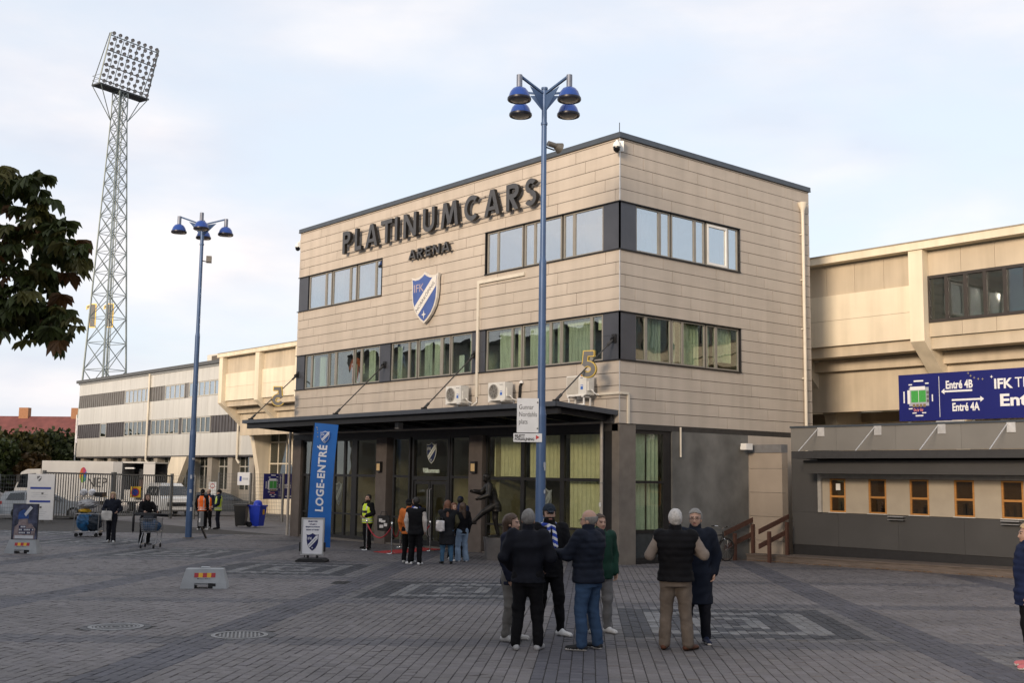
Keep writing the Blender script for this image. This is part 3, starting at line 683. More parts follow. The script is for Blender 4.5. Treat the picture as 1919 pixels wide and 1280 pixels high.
# canopy --------------------------------------------------------------
M_can = mat('canopy_dark_metal', (.022,.022,.024), .45, .3, var=.15, scale=4); M_cantop = mat('canopy_grey_sheet', (.075,.083,.098), .42, .4, var=.12, scale=2)
cn = thing('entrance_canopy', 'long dark steel canopy over the entrance doors, hung on slanted rods', 'canopy', (-9.2, 0, 4.3))
X0, X1 = -18.35+9.2, -.10+9.2
def cz(y): return .08-.058*y                                         # top rises outwards
rf = MB(); rf.add([(X0,-.0,cz(0)),(X1,-.0,cz(0)),(X1,-2.4,cz(-2.4)),(X0,-2.4,cz(-2.4)),(X0,-.0,cz(0)-.05),(X1,-.0,cz(0)-.05),(X1,-2.4,cz(-2.4)-.05),(X0,-2.4,cz(-2.4)-.05)], [(0,1,2,3),(7,6,5,4),(0,3,7,4),(1,5,6,2),(3,2,6,7),(0,4,5,1)])
rf.build('roof_sheet', M_cantop, cn)
MB().box(X0-.02, X1+.02, -2.46, -2.40, .10, .235).build('fascia', M_cantop, cn)
for X in (X0-.05, X1): MB().add([(X,-2.40,.10),(X+.05,-2.40,.10),(X+.05,-2.40,.235),(X,-2.40,.235),(X,0,-.05),(X+.05,0,-.05),(X+.05,0,.095),(X,0,.095)], [(0,1,2,3),(7,6,5,4),(0,4,5,1),(1,5,6,2),(2,6,7,3),(3,7,4,0)]).build('end_fascia', M_cantop, cn)
MB().box(X0+.05, X1-.06, -2.28, -2.16, -.10, .10).build('edge_beam', M_can, cn)
MB().box(X0+.05, X1-.06, -.20, -.08, -.22, -.0).build('wall_beam', M_can, cn)
for i in range(13):
    x = X0+.3+(X1-X0-.6)*i/12
    MB().add([(x-.05,-2.16,-.06),(x+.05,-2.16,-.06),(x+.05,-2.16,.10),(x-.05,-2.16,.10),(x-.05,-.2,-.2),(x+.05,-.2,-.2),(x+.05,-.2,.02),(x-.05,-.2,.02)], [(0,1,2,3),(7,6,5,4),(0,4,5,1),(1,5,6,2),(2,6,7,3),(3,7,4,0)]).build('rafter', M_can, cn)
for y in (-.7,-1.2,-1.7): MB().box(X0+.1, X1-.1, y-.04, y+.04, cz(y)-.13, cz(y)-.055).build('purlin', M_can, cn)
RODS = [((-18.45,-.0,6.52),(-18.05,-2.25,4.58)), ((-12.08,-.0,6.52),(-11.75,-2.25,4.58)), ((-6.72,-.0,6.51),(-6.45,-2.25,4.58)), ((-.22,-.0,6.51),(-.32,-2.2,4.58))]
for a, b in RODS:
    a = Vector(a)-Vector((-9.2,0,4.3)); b = Vector(b)-Vector((-9.2,0,4.3)); d = (b-a).normalized()
    r_ = MB(); r_.cyl(a+d*.28, b-d*.18, .022, n=8); r_.cyl(a+d*.10, a+d*.34, .045, n=8); r_.cyl(b-d*.26, b-d*.02, .045, n=8)
    ro = r_.build('tie_rod', mat('rod_grey', (.06,.058,.055), .5, .4), cn, True)
    MB().box(a.x-.09,a.x+.09,-.02,.0,a.z-.14,a.z+.12).add([(a.x-.015,-.02,a.z-.1),(a.x+.015,-.02,a.z-.1),(a.x+.015,-.16,a.z-.1),(a.x-.015,-.16,a.z-.1),(a.x-.015,-.02,a.z+.06),(a.x+.015,-.02,a.z+.06),(a.x+.015,-.16,a.z-.02),(a.x-.015,-.16,a.z-.02)], [(0,3,2,1),(4,5,6,7),(0,1,5,4),(1,2,6,5),(2,3,7,6),(3,0,4,7)]).build('bracket', M_can, ro)
    MB().box(b.x-.05,b.x+.05,b.y-.09,b.y+.09,-.19+.375,b.z+.02).build('bracket', M_can, ro)
MB().box(X0+9.5,X0+9.7,-1.7,-1.5,-.30,-.10).build('soffit_lamp', mat('lamp_grey', (.3,.3,.3), .5), cn)
# the figures 5 hung on the outer rods
M_gold = mat('gold_edge', (.50,.36,.08), .45, .3, var=.1); M_fig = mat('figure_grey', (.13,.13,.13), .55, var=.1)
def figure(name, label, ch, M, hgt, loc, extra=None):
    t = thing(name, label, 'sign', loc)
    def strips(k):
        if ch == '5': return [[((.12,.5),(.12+k,.5)),((.17,1),(.17+k,1))], [((.17,1-k),(.17,1)),((.62,1-k),(.62,1))], arc(.35,.31,.34,.32,140,-150,k,22)]
        return [[((.2,0),(.2+k*1.15,0)),((.2,1),(.2+k*1.15,1))], [((.05,.74),(.06,.90)),((.23,.86),(.26,1.0))]]
    for nm, k, d0, d1, mm, grow in (('outline', .235, -.05, .05, M_gold, 0), ('face', .165, -.058, .058, M_fig, .035)):
        m = MB()
        for i, sp in enumerate(strips(.235)):
            sp2 = []
            for l, r in sp:
                l, r = Vector(l), Vector(r); u = (r-l); u = u/u.length if u.length else u
                sp2.append((l+u*grow, r-u*grow))
            if grow:
                f = (sp2[1][0]-sp2[0][0]); 
                if f.length > .12 and len(sp2) == 2:
                    f = f.normalized()*grow; sp2[0] = (sp2[0][0]+f, sp2[0][1]+f); sp2[-1] = (sp2[-1][0]-f, sp2[-1][1]-f)
            k_ = len(sp2); e = .0012*i; vs = []
            for d in (d0-e, d1+e):
                for l, r in sp2: vs += [M @ Vector((l[0]*hgt, l[1]*hgt, d)), M @ Vector((r[0]*hgt, r[1]*hgt, d))]
            n2 = 2*k_; fs = []
            for j in range(k_-1):
                a, b, c, d = 2*j, 2*j+1, 2*j+3, 2*j+2; fs += [(a,b,c,d), (n2+d,n2+c,n2+b,n2+a), (a,d,n2+d,n2+a), (b,n2+b,n2+c,c)]
            fs += [(0,n2,n2+1,1), (n2-2,n2-1,2*n2-1,2*n2-2)]; m.add(vs, fs)
        m.build(nm, mm, t)
    return t
ca = Vector((.65,.76,0)).normalized()
figure('figure_sign', 'dark figure 5 with gold edge on the canopy rod beside the building corner', '5', frame((-.24,-.15,-.40),(.92,.38,0),(0,0,1)), .78, (-.26,-.98,5.68))
figure('figure_sign', 'dark figure 5 with gold edge seen mirrored, on the rod over the canopy left end', '5', frame((.34,.27,-.40),(-.70,-.71,0),(0,0,1)), .80, (-18.22,-1.12,5.55))
# air conditioners --------------------------------------------------
def ac(x, y, z, label, stand=False):
    t = thing('air_conditioner', label, 'air conditioner', (x, y, z), 0, 'air conditioners over the canopy')
    w, d, h = .84, .32, .58
    body = MB().box(0,w,-d,0,0,h).build('casing', mat('ac_white', (.66,.65,.61), .45, var=.06), t)
    fan = MB(); fan.lathe([(.24,0),(.24,.02),(.225,.025),(.215,.004)], n=28); 
    for r_ in (.05,.09,.13,.17,.205): fan.lathe([(r_-.004,.012),(r_,.018),(r_+.004,.012)], n=24)
    for k in range(8): a = k*math.pi/4; fan.bar((.03*math.cos(a),.03*math.sin(a),.012),(.215*math.cos(a),.215*math.sin(a),.012),.006)
    fo = fan.build('fan_grille', mat('grille_grey', (.40,.39,.36), .5), t); fo.rotation_euler = (R(90),0,0); fo.location = (.28,-d-.001,h/2)
    bk = MB().lathe([(0,.0),(0,.003),(.212,.003),(.212,0)], n=28).build('fan_recess', mat('fan_dark', (.10,.095,.09), .7), t); bk.rotation_euler = (R(90),0,0); bk.location = (.28,-d-.0005,h/2)
    if stand:
        fo.scale = bk.scale = (.01,.01,.01); fo.location = bk.location = (.3,-.15,.3)
        g = MB().box(.03,.50,-d-.012,-d,.04,h-.04); g.build('grille', mat('grille_warm', (.42,.39,.34), .6, var=.05), t)
        for k in range(14): MB().box(.04,.49,-d-.016,-d-.012,.06+k*.034,.066+k*.034).build('louvre', mat('ac_white', (.66,.65,.61)), t)
    MB().box(.60,.70,-d-.004,-d,.16,.30).build('label_plate', mat('label_blue', (.03,.13,.48), .5, var=.1), t)
    MB().box(.605,.695,-d-.007,-d-.004,.25,.285).build('label_plate', mat('label_white', (.6,.62,.66), .5, var=0), t)
    if stand: MB().box(.59,.69,-d-.003,-d,.485,.505).build('print_mark', mat('label_ink', (.05,.06,.12), .5, var=0), t)
    else: text('lettering', 'Panasonic', .06, mat('label_ink', (.05,.06,.12), .5, var=0), t, frame((.65,-d-.002,.50),(1,0,0),(0,0,1)), .002, .001, fit=(.17,.025))
    if stand: MB().cyl((.64,-d-.006,.57),(.64,-d-.001,.57),.028,n=12).build('badge', mat('badge_red', (.45,.03,.03), .5, var=0), t)
    MB().box(w,w+.05,-d+.05,-.05,.12,.40).build('valve_cover', mat('ac_white', (.66,.65,.61)), t)
    MB().tube([(w+.03,-.15,.16),(w+.10,-.14,.10),(w+.13,-.08,.03),(w+.2,.0,.0)], .018).build('hose', M_white, t)
    zf = -z+4.40
    for xx in (.10,.72):
        if stand:
            for yy in (-d+.02,-.04): MB().box(xx-.02,xx+.02,yy-.02,yy+.02,zf-.02-.058*0,0).build('leg', M_white, t)
            MB().box(xx-.02,xx+.02,-d-.06,-.02,-.07,-.03).build('crossbar', M_white, t)
        else:
            MB().box(xx-.02,xx+.02,-d-.06,-y-.004,-.045,-.0).build('bracket', M_white, t); MB().box(xx-.02,xx+.02,-y-.03,-y-.004,-.35,-.045).build('bracket', M_white, t)
    if stand: MB().box(.06,.78,-d-.03,-d+.01,-.30,-.26).build('crossbar', M_white, t); MB().box(.06,.78,-d-.03,-d+.01,-.03,.0).build('crossbar', M_white, t)
    return t
ac(-7.66, -.16, 4.86, 'white air conditioner with round fan, next to the vertical pipe duct')
ac(-5.40, -.16, 4.86, 'white air conditioner with round fan, beside the black hose on the wall')
ac(-1.72, -.16, 4.86, 'white air conditioner with square grille on a white stand, behind the figure 5', True)
MB().tube([(-4.36,-.05,4.8),(-4.32,-.06,5.3),(-4.28,-.03,5.42)], .045).build('black_hose', M_flash, A)
MB().lathe([(0,.09),(.05,.07),(.07,.0),(.0,0)], (-4.27,-.05,5.40), 12).build('hose_cap', M_white, A, True)
# cameras -----------------------------------------------------------
def dome_cam(loc, rz, label):
    t = thing('security_camera', label, 'camera', loc, rz, None)
    w = mat('camera_white', (.72,.72,.70), .4, var=.04)
    MB().box(-.13,.13,-.03,.0,-.16,.16).build('wall_plate', w, t)
    MB().tube([(0,-.02,.05),(0,-.16,.12),(0,-.26,.10),(0,-.28,.04)], .035, 10).build('arm', w, t, True)
    MB().lathe([(.0,.10),(.05,.10),(.085,.06),(.115,-.01),(.12,-.07),(.0,-.07)], (0,-.28,-.02), 18).build('housing', w, t, True)
    MB().lathe([(.105,-.07),(.105,-.12),(.09,-.18),(.05,-.22),(0,-.235)], (0,-.28,-.02), 18).build('dome', mat('dome_black', (.01,.01,.012), .1, var=0), t, True)
dome_cam((.0,-.005,12.22), R(25), 'white dome security camera at the building corner under the coping')
dome_cam((-18.605,.10,12.05), R(-78), 'white dome security camera on the far gable edge below the roof')
# jersey hanging inside a window
js = thing('hanging_jersey', 'orange football shirt with number 10 hanging behind an office window', 'shirt', (-14.9, .55, 6.05))
sh = [(-.22,0),(.22,0),(.24,.55),(.26,.62),(.40,.45),(.5,.55),(.30,.85),(.12,.92),(0,.88),(-.12,.92),(-.30,.85),(-.5,.55),(-.40,.45),(-.26,.62),(-.24,.55)]
MB().prism(sh, lambda a, b, d: (a*.9, d, b*1.05), -.03, .03).build('fabric', mat('orange_fabric', (.42,.08,.02), .8, var=.15), js)
MB().prism([(-.22,-.12),(.22,-.12),(.22,0),(-.22,0)], lambda a, b, d: (a*.9, d, b*1.05), -.028, .028).build('hem', M_white, js)
text('number', '10', .4, M_white, js, frame((0,-.034,.6),(1,0,0),(0,0,1)), .004, .01, fit=(.24,.27))
# ---------------------------------------------------------------- the stadium stand behind
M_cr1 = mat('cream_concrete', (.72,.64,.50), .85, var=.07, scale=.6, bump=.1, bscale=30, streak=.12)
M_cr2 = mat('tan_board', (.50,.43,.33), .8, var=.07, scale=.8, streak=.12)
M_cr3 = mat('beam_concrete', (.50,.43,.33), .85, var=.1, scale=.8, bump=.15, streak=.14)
M_brown = mat('dark_brown_frame', (.035,.03,.028), .5, var=.1)
G_st = glass('stand_glass', (.35,.42,.42), .10, .04, .05)
S = thing('stadium_stand', 'long cream concrete stadium stand with stepped underside behind the arena building', 'stand', (0, 12, 0))
FX_ = [-49.5+5.22*k for k in range(15)]                               # fins
XE = FX_[-1]
def fin(x):
    pr = [(-.28,10.45),(-.28,7.2),(2.3,4.95),(2.8,2.6),(3.0,-.6),(4.6,-.6),(4.7,4.2),(6.2,5.2),(6.2,10.45)]
    return MB().prism(pr, lambda a, b, d: (x+d, a, b), -.26, .26).build('fin', M_cr1, S)
fin0 = None
for x in FX_:
    if fin0 is None: fin0 = fin(0.0); fin0.location = (x,0,0)
    else: inst(fin0, S, (x,0,0), name='fin')
MB().box(FX_[0]-.5, XE+.5, -.35, .5, 10.36, 10.62).build('coping', M_cr1, S)
MB().box(FX_[0]-.4, XE+.4, -.38, .3, 10.62, 10.66).build('coping_sheet', mat('stand_flashing', (.30,.27,.22), .5, .2), S)
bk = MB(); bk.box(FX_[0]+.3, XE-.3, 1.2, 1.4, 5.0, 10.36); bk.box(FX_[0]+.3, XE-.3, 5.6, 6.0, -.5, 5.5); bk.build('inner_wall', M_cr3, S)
for i in range(len(FX_)-1):
    a, b = FX_[i]+.262, FX_[i+1]-.262
    win = (FX_[i] > 2.0)
    n = 4; w = (b-a)/n
    z0, z1 = (9.46, 10.30) if win else (9.22, 10.30)
    for k in range(n): MB().box(a+k*w+.006, a+(k+1)*w-.006, .10, .18, z0, z1).build('board', M_cr2, S)
    if win:
        for k in range(n): MB().box(a+k*w+.006, a+(k+1)*w-.006, .06, .14, 7.36, 7.84).build('board', M_cr2, S)
        m = MB(); m.box(a, b, .02, .16, 7.84, 7.94); m.box(a, b, .02, .16, 9.36, 9.46)
        nn = 7; ww = (b-a)/nn
        for k in range(nn+1): m.box(max(a, a+k*ww-.06), min(b, a+k*ww+.06), .02, .16, 7.94, 9.36)
        wf = m.build('window', M_brown, S)
        for k in range(nn):
            MB().box(a+k*ww+.06, a+(k+1)*ww-.06, .09, .10, 7.94, 9.36).build('pane', G_st, wf)
            vs = []; fs = []
            for j in range(9):
                s = a+k*ww+.08+(ww-.16)*j/8; sag = .16*math.sin(math.pi*j/8)
                vs += [(s, .2, 9.36), (s, .2, 9.27-sag*.7)]
                if j: fs.append((2*j-2, 2*j, 2*j+1, 2*j-1))
            MB().add(vs, fs).build('swag', mat('swag_blue', (.30,.40,.42), .8), wf, fix=False)
            if k: MB().box(a+k*ww+.1, a+(k+1)*ww-.1, .3, .34, 7.96, 8.1).build('sill_board', mat('pale_green_board', (.45,.55,.45), .7), wf)
    else:
        MB().box(a, b, .0, .16, 8.28, 9.205).build('slab', M_cr1, S); MB().box(a, b, .003, .16, 7.34, 8.27).build('slab', M_cr1, S)
    for k in range(7):                                               # stepped underside of the seating rows
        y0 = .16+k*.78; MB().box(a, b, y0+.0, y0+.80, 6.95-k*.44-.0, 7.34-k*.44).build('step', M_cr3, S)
# glazed wall under the left bays
for (a, b) in ((FX_[0]+.3, FX_[1]-.3), (FX_[1]+.3, FX_[2]-.3), (FX_[2]+.3, FX_[3]-.3)):
    m = MB()
    for k in range(5): m.box(a+(b-a)*k/4-.05, a+(b-a)*k/4+.05, 3.6, 3.7, 1.6, 6.6)
    for z in (1.6, 3.1, 4.6, 6.0): m.box(a-.05, b+.05, 3.604, 3.696, z-.05, z+.05)
    wf = m.build('window', mat('cream_mullion', (.55,.50,.40), .6), S)
    for k in range(4):
        for z0, z1 in ((1.6,3.1),(3.1,4.6),(4.6,6.0)): MB().box(a+(b-a)*k/4+.05, a+(b-a)*(k+1)/4-.05, 3.64, 3.65, z0+.05, z1-.05).build('pane', G_st, wf)
    MB().box(a, b, 3.6, 3.8, -.6, 1.55).build('base_wall', M_cr1, S)
    MB().box(a, b, 4.2, 4.3, 1.6, 6).build('room_wall', mat('dim_room', (.10,.095,.08), .9), S)
# ---------------------------------------------------------------- office block, far left
M_off = mat('white_steel_panel', (.62,.61,.57), .38, .25, var=.07, scale=.35, streak=.10)
M_rib = mat('ribbed_grey', (.19,.185,.18), .5, .2, var=.12, scale=1.5); M_ribd = mat('ribbed_dark', (.095,.092,.098), .5, .2, var=.12, scale=1.5)
O = thing('office_block', 'white panelled three storey office block with grey window bands beside the stand', 'building', (-67, 15, 0))
OX0, OX1 = -18.6, 17.0
MB().box(OX0+.05, OX1, .06, 14, 3.6, 10.6).build('core', M_ribd, O)
MB().box(OX0-.25, OX1, -.3, 14.2, 10.66, 10.92).build('roof', mat('dark_roof_edge', (.10,.105,.11), .6, .2), O)
MB().box(OX0-.1, OX1, -.12, .02, 10.50, 10.66).build('gutter', mat('gutter_grey', (.32,.33,.33), .5, .3), O)
pan = None
for z0, z1 in ((9.46,10.50), (6.72,8.26), (3.72,5.42)):
    for k in range(35):
        x = OX0+k*1.017
        if pan is None: pan = MB().box(0,1.003,0,.06,0,1).build('panel', M_off, O); o = pan
        else: o = inst(pan, O, name='panel')
        o.location = (x, -.02+random.uniform(-.004,.004), z0); o.scale = (1,1,z1-z0)
def off_band(z0, z1, segs, ribm):
    """segs: ('r',a,b) ribbed sheet, ('w',a,b,n) window with n lights"""
    for sg in segs:
        a, b = OX0+sg[1], OX0+sg[2]
        if sg[0] == 'r':
            m = MB(); n = int((b-a)/.5); m.box(a, b, .03, .055, z0, z1)
            for k in range(n): m.box(a+k*.5+.05, a+k*.5+.16, -.03, .03, z0, z1)
            m.build('ribbed_sheet', ribm, O)
        else:
            n = sg[3]; m = MB(); m.box(a, b, -.02, .05, z0, z0+.09); m.box(a, b, -.02, .05, z1-.07, z1); w = (b-a)/n
            for k in range(n+1): m.box(max(a,a+k*w-.06), min(b,a+k*w+.06), -.016, .046, z0+.09, z1-.07)
            wf = m.build('window', mat('light_frame', (.42,.41,.37), .5), O)
            g = glass('office_glass_up', (.5,.55,.55), .55, .01) if z0 > 8 else glass('office_glass_low', (.45,.52,.48), .12, .01)
            for k in range(n): MB().box(a+k*w+.06, a+(k+1)*w-.06, .02, .03, z0+.09, z1-.07).build('pane', g, wf)
off_band(8.28, 9.44, [('r',0,11.0),('w',11.1,16.4,6),('r',16.6,19.4),('w',19.5,23.2,4),('r',23.2,23.9),('w',24,29.4,6),('r',29.6,35.5)], M_rib)
off_band(5.44, 6.70, [('r',0,5.6),('w',5.7,7.1,1),('r',7.2,11.2),('w',11.3,16.0,5),('w',17.0,22.4,6),('w',23.0,28.0,6),('r',28.3,33.6),('w',33.8,35.5,2)], M_ribd)
for x in (16.5, 32.8): MB().tube([(OX0+x,-.12,10.6),(OX0+x,-.12,3.4),(OX0+x+.3,-.05,3.1)], .09).build('downpipe', M_cream, O, True)
for k in range(11):
    x = OX0+.4+k*3.35; MB().box(x, x+.75, .3, 1.2, -.6, 3.62).build('pier', mat('pier_concrete', (.30,.275,.235), .85, var=.12, scale=1), O)
    if k < 10:
        m = MB()
        for j in range(4): m.box(x+.75+j*.866-.04 if j else x+.76, x+.75+j*.866+.04, .9, 1.0, 1.2, 3.6)
        m.box(x+.76, x+3.34, .896, 1.004, 2.85, 2.93); wf = m.build('window', mat('light_frame', (.42,.41,.37)), O)
        MB().box(x+.76, x+3.34, .94, .95, 1.2, 3.6).build('pane', glass('office_glass_low'), wf)
        MB().box(x+.75, x+3.35, .9, 1.1, -.6, 1.2).build('base_wall', mat('pier_concrete', (.30,.275,.235)), O)
MB().box(OX0+.1, OX1, 3.0, 3.2, -.6, 3.6).build('room_wall', mat('dim_room', (.10,.095,.08)), O)
MB().prism([(-1.2,3.6),(1.6,3.6),(-1.4,-.3),(-3.6,-.3)], lambda a, b, d: (OX0+24.5+a*1.0, d, b), -.9, -.45).build('sloping_strut', M_cr1, O)
rb = MB().box(OX0+19.6, OX0+25.0, 3.5, 6, 10.92, 12.25); rb.build('roof_house', mat('roof_house_white', (.55,.53,.48), .6), O)
for k in range(2): MB().box(OX0+20.6+k*2.1, OX0+22.6+k*2.1, 3.42, 3.5, 11.0, 12.1).build('louvre_panel', mat('louvre_brown', (.11,.095,.08), .7, var=.1), O)
# ---------------------------------------------------------------- floodlight mast
M_mast = mat('mast_green_grey', (.20,.235,.235), .5, .4, var=.15, scale=2)
FM = thing('floodlight_mast', 'tall lattice floodlight mast with a tilted bank of lamps behind the office block', 'mast', (-95.5, 21.0, -.5))
def width(z): return 2.75 if z < 0 else max(.80, 2.75-(z/41.5)*1.95)
rot = R(20)
def mp_(i, z):
    w = width(z); a = rot+math.pi/4+i*math.pi/2; return Vector((w*math.cos(a), w*math.sin(a), z))
lev = [0]; 
while lev[-1] < 43: lev.append(min(43.8, lev[-1]+max(1.5, width(lev[-1])*1.35)))
lev[-1] = 43.8
for i in range(4):
    MB().tube([mp_(i, z) for z in lev], [.13-.0015*z for z in lev], 6).build('leg', M_mast, FM)
    m = MB()
    for k, (z0, z1) in enumerate(zip(lev[:-1], lev[1:])):
        m.cyl(mp_(i,z0), mp_((i+1)%4,z1), .042, n=5, cap=False); m.cyl(mp_((i+1)%4,z0), mp_(i,z1), .042, n=5, cap=False); m.cyl(mp_(i,z1), mp_((i+1)%4,z1), .035, n=5, cap=False)
    m.build('bracing', M_mast, FM)
m = MB()
for sx in (-.3,.3): m.cyl((sx,.25,0),(sx,.25,44),.05,n=5)
for k in range(110): m.cyl((-.3,.25,.4*k),(.3,.25,.4*k),.015,n=4,cap=False)
m.build('ladder', M_mast, FM)
# lamp bank faces the pitch, to the right of and away from the square
bd = Vector((.647,.762,0)).normalized(); bn = Vector((.762,-.647,0)).normalized()    # along the bank; out of its face
bo = Vector((-.1,.2,44.0))
bd = (bd*.56-bn*.83).normalized(); bn = Vector((bd.y,-bd.x,0))
tilt = Vector((0,0,1))*.95+bn*.30; tilt.normalize()
hw = 3.1
m = MB()
m.box(0,1,0,1,0,1); m = MB()
plat = [bo+bd*sx*hw*1.02+bn*sy for sx, sy in ((-1,-.95),(1,-.95),(1,.55),(-1,.55))]
m.add([p+Vector((0,0,-.12)) for p in plat]+[p+Vector((0,0,.05)) for p in plat], [(0,3,2,1),(4,5,6,7),(0,1,5,4),(1,2,6,5),(2,3,7,6),(3,0,4,7)]); m.build('platform', mat('platform_dark', (.05,.055,.058), .7), FM)
m = MB()
for sx in (-1,1):
    for sy in (-.95,.55): m.cyl(bo+bd*sx*hw+bn*sy, mp_(0 if sx > 0 else 2, 40.6)*1.0, .05, n=5)
    for q in (0,1): m.cyl(bo+bd*sx*hw+bn*(-.95), bo+bd*sx*hw+bn*(-.05)+tilt*5.6, .05, n=5)
    m.cyl(bo+bd*sx*hw+bn*.2, bo+bd*sx*hw+tilt*5.6+bn*.2, .06, n=5)
    for zz in (.5,1.0): m.cyl(bo+bd*sx*hw+bn*(-.95)+Vector((0,0,zz)), bo+bd*sx*hw+bn*.5+Vector((0,0,zz)), .025, n=4)
for zz in (.5,1.0): m.cyl(bo-bd*hw+bn*(-.95)+Vector((0,0,zz)), bo+bd*hw+bn*(-.95)+Vector((0,0,zz)), .025, n=4)
for k in range(8): s_ = -hw+2*hw*k/7; m.cyl(bo+bd*s_+bn*.1+tilt*.2, bo+bd*s_+bn*.1+tilt*5.5, .04, n=5)
for k in range(4): m.cyl(bo-bd*hw+bn*.15+tilt*(.5+k*1.6), bo+bd*hw+bn*.15+tilt*(.5+k*1.6), .06, n=5)
m.build('bank_frame', M_mast, FM)
lamp = MB(); lamp.lathe([(.0,-.26),(.09,-.24),(.12,-.10),(.21,.0),(.21,.05),(.19,.05),(.17,.0)], n=12); lamp.lathe([(0,.0),(.19,.03)], n=12, mi=1)
l0 = None
q = (bn+Vector((0,0,-.55))).normalized().to_track_quat('Z','Y').to_euler()
for r_ in range(10):
    for k in range(8):
        pos = bo+bd*(-hw+.2+(2*hw-.4)*(k+(.0 if r_ % 2 else .25))/7.3)+bn*.42+tilt*(.35+r_*.57)
        if l0 is None: l0 = lamp.build('lamp', [mat('lamp_case', (.10,.095,.09), .5, .3), mat('lamp_lens', (.45,.42,.40), .2, .2)], FM, True); o = l0
        else: o = inst(l0, FM, name='lamp')
        o.location = pos; o.rotation_euler = q
for (dx, dy, lab) in ((-2.4,-1.6,'dark figure 1 with gold edge on the near side of the lattice mast'), (-.9,-.3,'figure 1 sign on the far side of the lattice mast')):
    figure('figure_sign', lab, '1', frame((0,0,-1.3),(.65,.76,0),(0,0,1)), 2.6, (-95.5+dx, 21.0+dy, 18.9))
# ---------------------------------------------------------------- ticket booth on the right
M_bgrey = mat('booth_dark_grey', (.055,.055,.056), .65, var=.1, scale=1, bump=.1); M_bpar = mat('booth_parapet', (.17,.165,.155), .7, var=.08, scale=1)
M_bbei = mat('booth_beige', (.36,.315,.25), .75, var=.08, scale=2); M_wood = mat('amber_wood', (.42,.20,.055), .55, var=.2, scale=6, stretch=(1,1,8))
M_deck = mat('weathered_boards', (.13,.105,.09), .85, var=.28, scale=5, stretch=(.4,6,6), bump=.2)
B = thing('ticket_booth', 'low dark grey ticket booth with a row of small amber windows', 'booth', (1.3, 6.45, .15))
BX = 13.0
MB().box(0, BX, .02, 3.0, .05, 3.2).build('core', mat('booth_inside', (.045,.03,.02), .8), B)
for k in range(7):
    x = k*2.0-.35; a, b = max(0, x), min(BX, x+2.0)
    MB().box(a+.003, b-.003, -.04, .02, .33, 1.33).build('wall_panel', M_bgrey, B)
    MB().box(a+.003, b-.003, -.05, .0, 3.22, 3.93).build('parapet_panel', M_bpar, B)
MB().box(0, BX, -.025, .02, -.2, .32).build('plinth', mat('plinth_black', (.018,.018,.02), .6), B)
MB().box(0, .98, -.042, .02, 1.335, 3.2).build('wall_panel', M_bgrey, B)
MB().box(-.02, BX, -.08, .1, 3.93, 3.99).build('parapet_cap', M_coping, B)
MB().box(1.12, BX, -.16, .02, 2.37, 2.50).build('sill_beam', mat('booth_trim', (.33,.32,.30), .6), B); MB().box(1.0, 1.12, -.12, .02, 1.34, 2.50).build('corner_post', mat('booth_trim', (.33,.32,.30)), B)
MB().box(1.05, BX, -.9, .02, 2.51, 2.9).build('shutter_box', M_bgrey, B)
MB().box(.95, BX, -1.35, .0, 2.95, 3.17).build('awning', mat('awning_dark', (.035,.035,.037), .6, var=.1), B)
wins = [(2.72,3.20),(4.05,4.56),(5.38,5.90),(6.73,7.24),(8.07,8.60),(9.4,9.95),(10.75,11.3),(12.1,12.65)]
xs = [1.12+1.3]
prev = 1.12
for i, (a, b) in enumerate(wins):
    a -= 1.3; b -= 1.3
    MB().box(prev, a-.05, -.035, .02, 1.34, 2.365).build('beige_panel', M_bbei, B)
    m = MB(); m.box(a-.05, b+.03, -.03, .03, 1.36, 1.40)
    for s in (a-.02, b): m.box(s-.025, s+.025, -.03, .03, 1.40, 2.36)
    m.box(a+.005, b-.025, -.028, .028, 1.80, 1.86); m.box(a+.005, b-.025, -.028, .028, 2.32, 2.36)
    wf = m.build('window', M_wood, B)
    MB().box(a-.07, b+.05, -.09, .0, 1.335, 1.358).build('sill', mat('booth_trim_white', (.5,.5,.48), .5), wf)
    MB().box(a+.005, b-.025, .0, .008, 1.40, 2.32).build('pane', glass('booth_glass', (.9,.85,.75), .05, .01), wf)
    k = MB().box(a+.005, b-.025, .024, .034, 1.40, 2.32); k.build('lit_room', mat('lit_amber_%d' % (i % 3), [(.20,.09,.025),(.07,.04,.02),(.13,.06,.02)][i % 3], .8, var=.5, scale=3, emit=(1,.45,.12), estr=[.09,.02,.05][i % 3]), wf)
    for q_ in range(3):
        sx_ = random.uniform(a+.05, b-.1); MB().box(sx_, sx_+random.uniform(.05,.14), .012, .022, 1.40, 1.40+random.uniform(.12,.4)).build('silhouette', mat('booth_clutter', (.02,.015,.012), .8), wf)
    prev = b+.03
MB().box(prev, BX, -.035, .02, 1.34, 2.365).build('beige_panel', M_bbei, B)
MB().box(1.60, 1.75, -.042, -.036, 2.02, 2.22).build('notice', M_white, B)
for x in (3.40, 6.75): MB().box(x, x+.5, -.2, -.04, 1.28, 1.31).add([(x,-.2,1.20),(x+.5,-.2,1.20),(x+.5,-.04,1.20),(x,-.04,1.20),(x,-.2,1.215),(x+.5,-.2,1.215),(x+.5,-.04,1.215),(x,-.04,1.215)],[(0,3,2,1),(4,5,6,7),(0,1,5,4),(1,2,6,5),(2,3,7,6),(3,0,4,7)]).build('shelf', mat('shelf_steel', (.42,.42,.43), .4, .6), B)
for x in (2.32,4.28,6.29,8.28,10.3,12.3):
    r_ = MB().cyl((x-1.3,-.03,3.93),(x-1.3,-1.28,3.05),.014,n=6).build('tie_rod', mat('zinc_trim', (.62,.62,.62)), B)
    MB().box(x-1.3-.02,x-1.3+.22,-.075,-.052,3.66,3.97).build('bracket', mat('zinc_trim', (.62,.62,.62)), r_)
